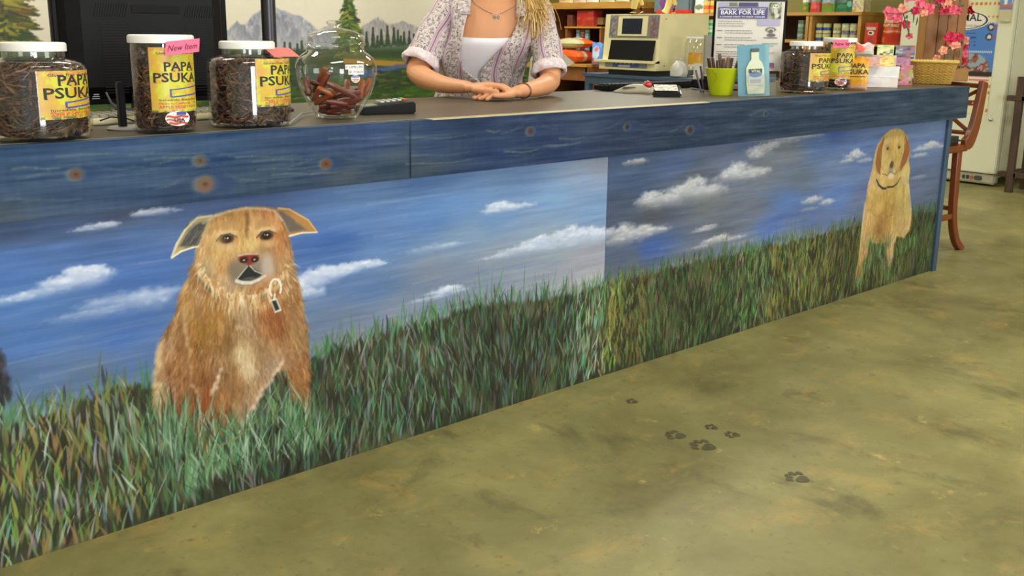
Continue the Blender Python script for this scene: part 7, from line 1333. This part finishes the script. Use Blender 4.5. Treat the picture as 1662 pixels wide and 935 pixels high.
# poster: columns y (left to right = high y to low y)
def poster():
    ya, yb = yz(7.568, 1490, 50)[0], yz(7.568, 1618, 50)[0]; zt_, zb_ = 1.62, yz(7.568, 1600, 186)[1]; hh, ww = 150, 90; a = np.zeros((hh, ww, 3)); zz = np.linspace(zb_, zt_, hh); yy = np.linspace(ya, yb, ww); ZZ = np.repeat(zz[:, None], ww, 1)
    zb0 = lambda y: yz(7.568, 1610, y)[1]
    a[:] = (222, 218, 172); a[(zz < zb0(36)) & (zz > zb0(119))] = (74, 122, 190); a[(zz < zb0(117)) & (zz > zb0(124))] = (44, 40, 38)
    r = np.random.default_rng(3); m = (ZZ < zb0(88)) & (ZZ > zb0(117)); n = fnoise(hh, ww, 7, 7, 8, 3); pal = np.array([(190, 150, 50), (96, 130, 70), (206, 130, 150), (90, 70, 60), (150, 90, 50), (140, 160, 170)]); idx = (np.clip((n-.3)*14, 0, 5.9)).astype(int); U = np.arange(ww)/ww; m &= (U[None] < .95-.15*((ZZ-zb0(117))/(zb0(88)-zb0(117)))**3); a[m] = pal[idx][m]
    for y_, c in ((6, (206, 110, 60)), (27, (210, 120, 70))):
        k = np.abs(zz-zb0(y_)) < .010; w = np.sin(np.arange(ww)*1.3) > -.2; a[np.ix_(k, w)] = c
    for y_ in (47, 54, 61, 68, 74): k = np.abs(zz-zb0(y_)) < .005; w = (r.random(ww) > .25) & (np.arange(ww) < 68); a[np.ix_(k, w)] = (50, 70, 130)
    for y_, u0, u1 in ((38, .7, 1), (84, .3, .97)): k = np.abs(zz-zb0(y_)) < .007; w = (np.arange(ww) % 2 == 0) & (np.arange(ww) > u0*ww) & (np.arange(ww) < u1*ww); a[np.ix_(k, w)] = (220, 220, 214)
    for px, py in ((1607, 45), (1604, 61)): u = (yz(7.568, px, py)[0]-ya)/(yb-ya)*ww; v = (zb0(py)-zb_)/(zt_-zb_)*hh; UU, VV = np.meshgrid(np.arange(ww), np.arange(hh)); d = np.hypot((UU-u)/1.0, (VV-v)*1.0); a[d < 4] = (60, 50, 70); a[d < 2] = (210, 206, 190); d2 = np.hypot(UU-u-5, VV-v); a[d2 < 2.4] = (130, 90, 140)
    k = (zz < zb0(164)) & (zz > zb0(174)); w = np.arange(ww) < .93*ww; a[np.ix_(k, w)] = (120, 44, 34); kk = np.abs(zz-zb0(169)) < .006; w = (np.arange(ww) % 9 == 0); a[np.ix_(kk, w)] = (214, 190, 150)
    for px, py in ((1606, 141), (1604, 151), (1605, 160), (1580, 152), (1600, 180)): u = (yz(7.568, px, py)[0]-ya)/(yb-ya)*ww; v = (zb0(py)-zb_)/(zt_-zb_)*hh; UU, VV = np.meshgrid(np.arange(ww), np.arange(hh)); a[np.hypot(UU-u, VV-v) < 2] = (176, 130, 80)
    k = (zz < zb0(124)) & (zz > zb0(133)); w = (np.arange(ww) > .72*ww) & (np.arange(ww) < .96*ww); a[np.ix_(k, w)] = (206, 120, 110); k = np.abs(zz-zb0(128)) < .006; a[np.ix_(k, w)] = (230, 220, 200)
    mb = MB(); Yg, Zg = np.meshgrid(yy, zz); mb.grid(np.stack([np.full_like(Yg, 7.5675), Yg, Zg], -1), a); mb.grid(np.stack([np.full_like(Yg, 7.5685), Yg, Zg], -1)[:, ::-1], a)
    yc, zc = yz(7.567, 1562, 33); ry = yc-yz(7.567, 1606, 33)[0]; rz_ = .072; t = np.linspace(0, 2*PI, 48, endpoint=False)
    for k, (sc_, cc, dx) in enumerate(((1.0, (230, 226, 214), 0), (.95, (54, 38, 40), .0004), (.88, (226, 220, 206), .0008))): mb.add(np.c_[np.full(48, 7.5668-dx), yc-np.cos(t)*ry*sc_, zc+np.sin(t)*rz_*(sc_ if k else 1.04)], [list(range(48))], cc)
    p = yz(7.565, 1577, 29); mb.text('MAL', .075, (7.5655, p[0], p[1]), (0, -1, 0), (0, 0, 1), col=(50, 40, 42), off=.001, width=.150)
    p = yz(7.565, 1578, 42); mb.text('OOD INC', .022, (7.5655, p[0], p[1]), (0, -1, 0), (0, 0, 1), col=(130, 116, 110), width=.11)
    o = mb.build('poster', PRINT, None, False); tag(o, 'blue and cream animal food poster with an oval MAL badge, on the freezer door', 'poster')
poster()
a = yz(7.54, 1620, 35); b = yz(7.54, 1644, -14); w = abs(a[0]-b[0]); hh_ = b[1]-a[1]
mb = pbox(w, .028, hh_, lambda nm, u, v: (196, 186, 150) if v < .38 else ((130, 120, 160) if v < .50 else ((196, 110, 60) if v < .57 else ((110, 140, 196) if abs(u-.5)+abs(v-.78)*.6 > .22 else (226, 226, 222)))), 16); o = mb.build('leaflet_box', STK, None, False); o.rotation_euler.z = -PI/2; o.location = (7.553, (a[0]+b[0])/2, a[1]); tag(o, 'small leaflet holder with a white dog picture on the freezer door, upper right', 'leaflet holder')

# ------------------------------------------------------------------ stool and dark wooden rack
CH = mat('orange_brown_wood', (112, 54, 20), .42, var=.25, scale=16, stretch=(1, 1, .3), coat=.1)
st = empty('bar_stool', (4.98, .33, 0), 'orange-brown wooden counter stool with curved back behind the right end of the counter', 'stool')
def bar(name, pts, w, d, m=CH, parent=st, o=(4.98, .33, 0)):
    P = lp(pts)-np.array(o); k = len(P); t = np.linspace(0, k-1, (k-1)*4+1); Q = []
    for x in t:
        i = min(int(x), k-2); f = x-i; p0 = P[max(i-1, 0)]; p1 = P[i]; p2 = P[i+1]; p3 = P[min(i+2, k-1)]; Q.append(.5*((2*p1)+(p2-p0)*f+(2*p0-5*p1+4*p2-p3)*f*f+(3*p1-p0-3*p2+p3)*f**3))
    Q = np.array(Q); T = np.gradient(Q, axis=0); T /= np.linalg.norm(T, axis=1)[:, None]; vs = []
    W_ = np.interp(t, np.arange(k), np.broadcast_to(w, (k,))); D_ = np.interp(t, np.arange(k), np.broadcast_to(d, (k,)))
    for q, tt, ww, dd in zip(Q, T, W_, D_):
        y = np.array([0, 1., 0]) if abs(tt[1]) < .8 else np.array([1., 0, 0]); x = np.cross(y, tt); x /= np.linalg.norm(x); y = np.cross(tt, x); vs += [q+x*ww/2+y*dd/2, q-x*ww/2+y*dd/2, q-x*ww/2-y*dd/2, q+x*ww/2-y*dd/2]
    n = len(Q); mb = MB(); mb.add(vs, [[i*4+j, i*4+(j+1) % 4, i*4+4+(j+1) % 4, i*4+4+j] for i in range(n-1) for j in range(4)]+[[3, 2, 1, 0], [(n-1)*4+j for j in range(4)]]); ob = mb.build(name, m, parent, True, angle=50); bv = ob.modifiers.new('b', 'BEVEL'); bv.width = .005; bv.segments = 2; return ob
for y in (.14, .52):
    bar('back_stile', [(5.085, y, .585), (5.145, y, .60), (5.19, y, .67), (5.22, y, .78), (5.245, y, .91)], [.05, .09, .085, .075, .06], .030)
    bar('leg', [(5.05, y+.01, .585), (5.035, y, .42), (5.055, y, .20), (5.12, y, .06), (5.185, y-.01, .0)], [.055, .05, .045, .042, .036], .034)
    bar('leg', [(4.80, y, .56), (4.785, y, .30), (4.76, y, .0)], [.04, .038, .034], .034)
    bar('stretcher', [(4.79, y, .20), (5.06, y, .20)], .03, .02)
bar('back_rail', [(5.243, .125, .885), (5.262, .33, .89), (5.243, .535, .885)], .022, .058); bar('back_rail', [(5.15, .14, .64), (5.165, .33, .64), (5.15, .52, .64)], .02, .035)
bar('cross_brace', [(5.16, .15, .645), (5.235, .51, .87)], .018, .022); bar('cross_brace', [(5.175, .51, .645), (5.245, .15, .87)], .018, .022)
bar('stretcher', [(5.05, .14, .24), (5.05, .52, .24)], .022, .03); bar('stretcher', [(4.775, .14, .14), (4.775, .52, .14)], .022, .03)
mb = MB(); mb.box((4.945-4.98, 0, .565), (.37, .42, .035), bev=.01); mb.build('seat_frame', CH, st); mb = MB(); mb.box((4.925-4.98, 0, .605), (.33, .38, .045), bev=.02); mb.build('cushion', mat('dark_seat_leather', (40, 40, 36), .4), st)
rk = empty('wooden_rack', (7.46, .60, 0), 'rough dark brown wooden rack standing right of the freezer', 'rack'); DW = mat('dark_rough_wood', (66, 48, 34), .8, var=.35, scale=20, stretch=(1, 1, .2), bump=.3); ro = (7.46, .60, 0)
bar('post', [(7.44, .80, 0), (7.46, .812, .86)], .045, .05, DW, rk, ro); bar('post', [(7.70, .80, 0), (7.70, .80, .86)], .045, .045, DW, rk, ro); bar('post', [(7.44, .40, 0), (7.46, .40, .86)], .045, .05, DW, rk, ro); bar('post', [(7.70, .40, 0), (7.70, .40, .86)], .045, .045, DW, rk, ro)
for z in (.13, .70): bar('rail', [(7.46, .895, z), (7.46, .36, z)], .04, .06, DW, rk, ro); bar('rail', [(7.70, .86, z), (7.70, .36, z)], .04, .06, DW, rk, ro); bar('rail', [(7.43, .775, z), (7.73, .775, z)], .05, .03, DW, rk, ro)
for i in range(4): bar('slat', [(7.50+i*.06, .44, .10), (7.50+i*.06, .44, .84)], .05, .02, DW, rk, ro)
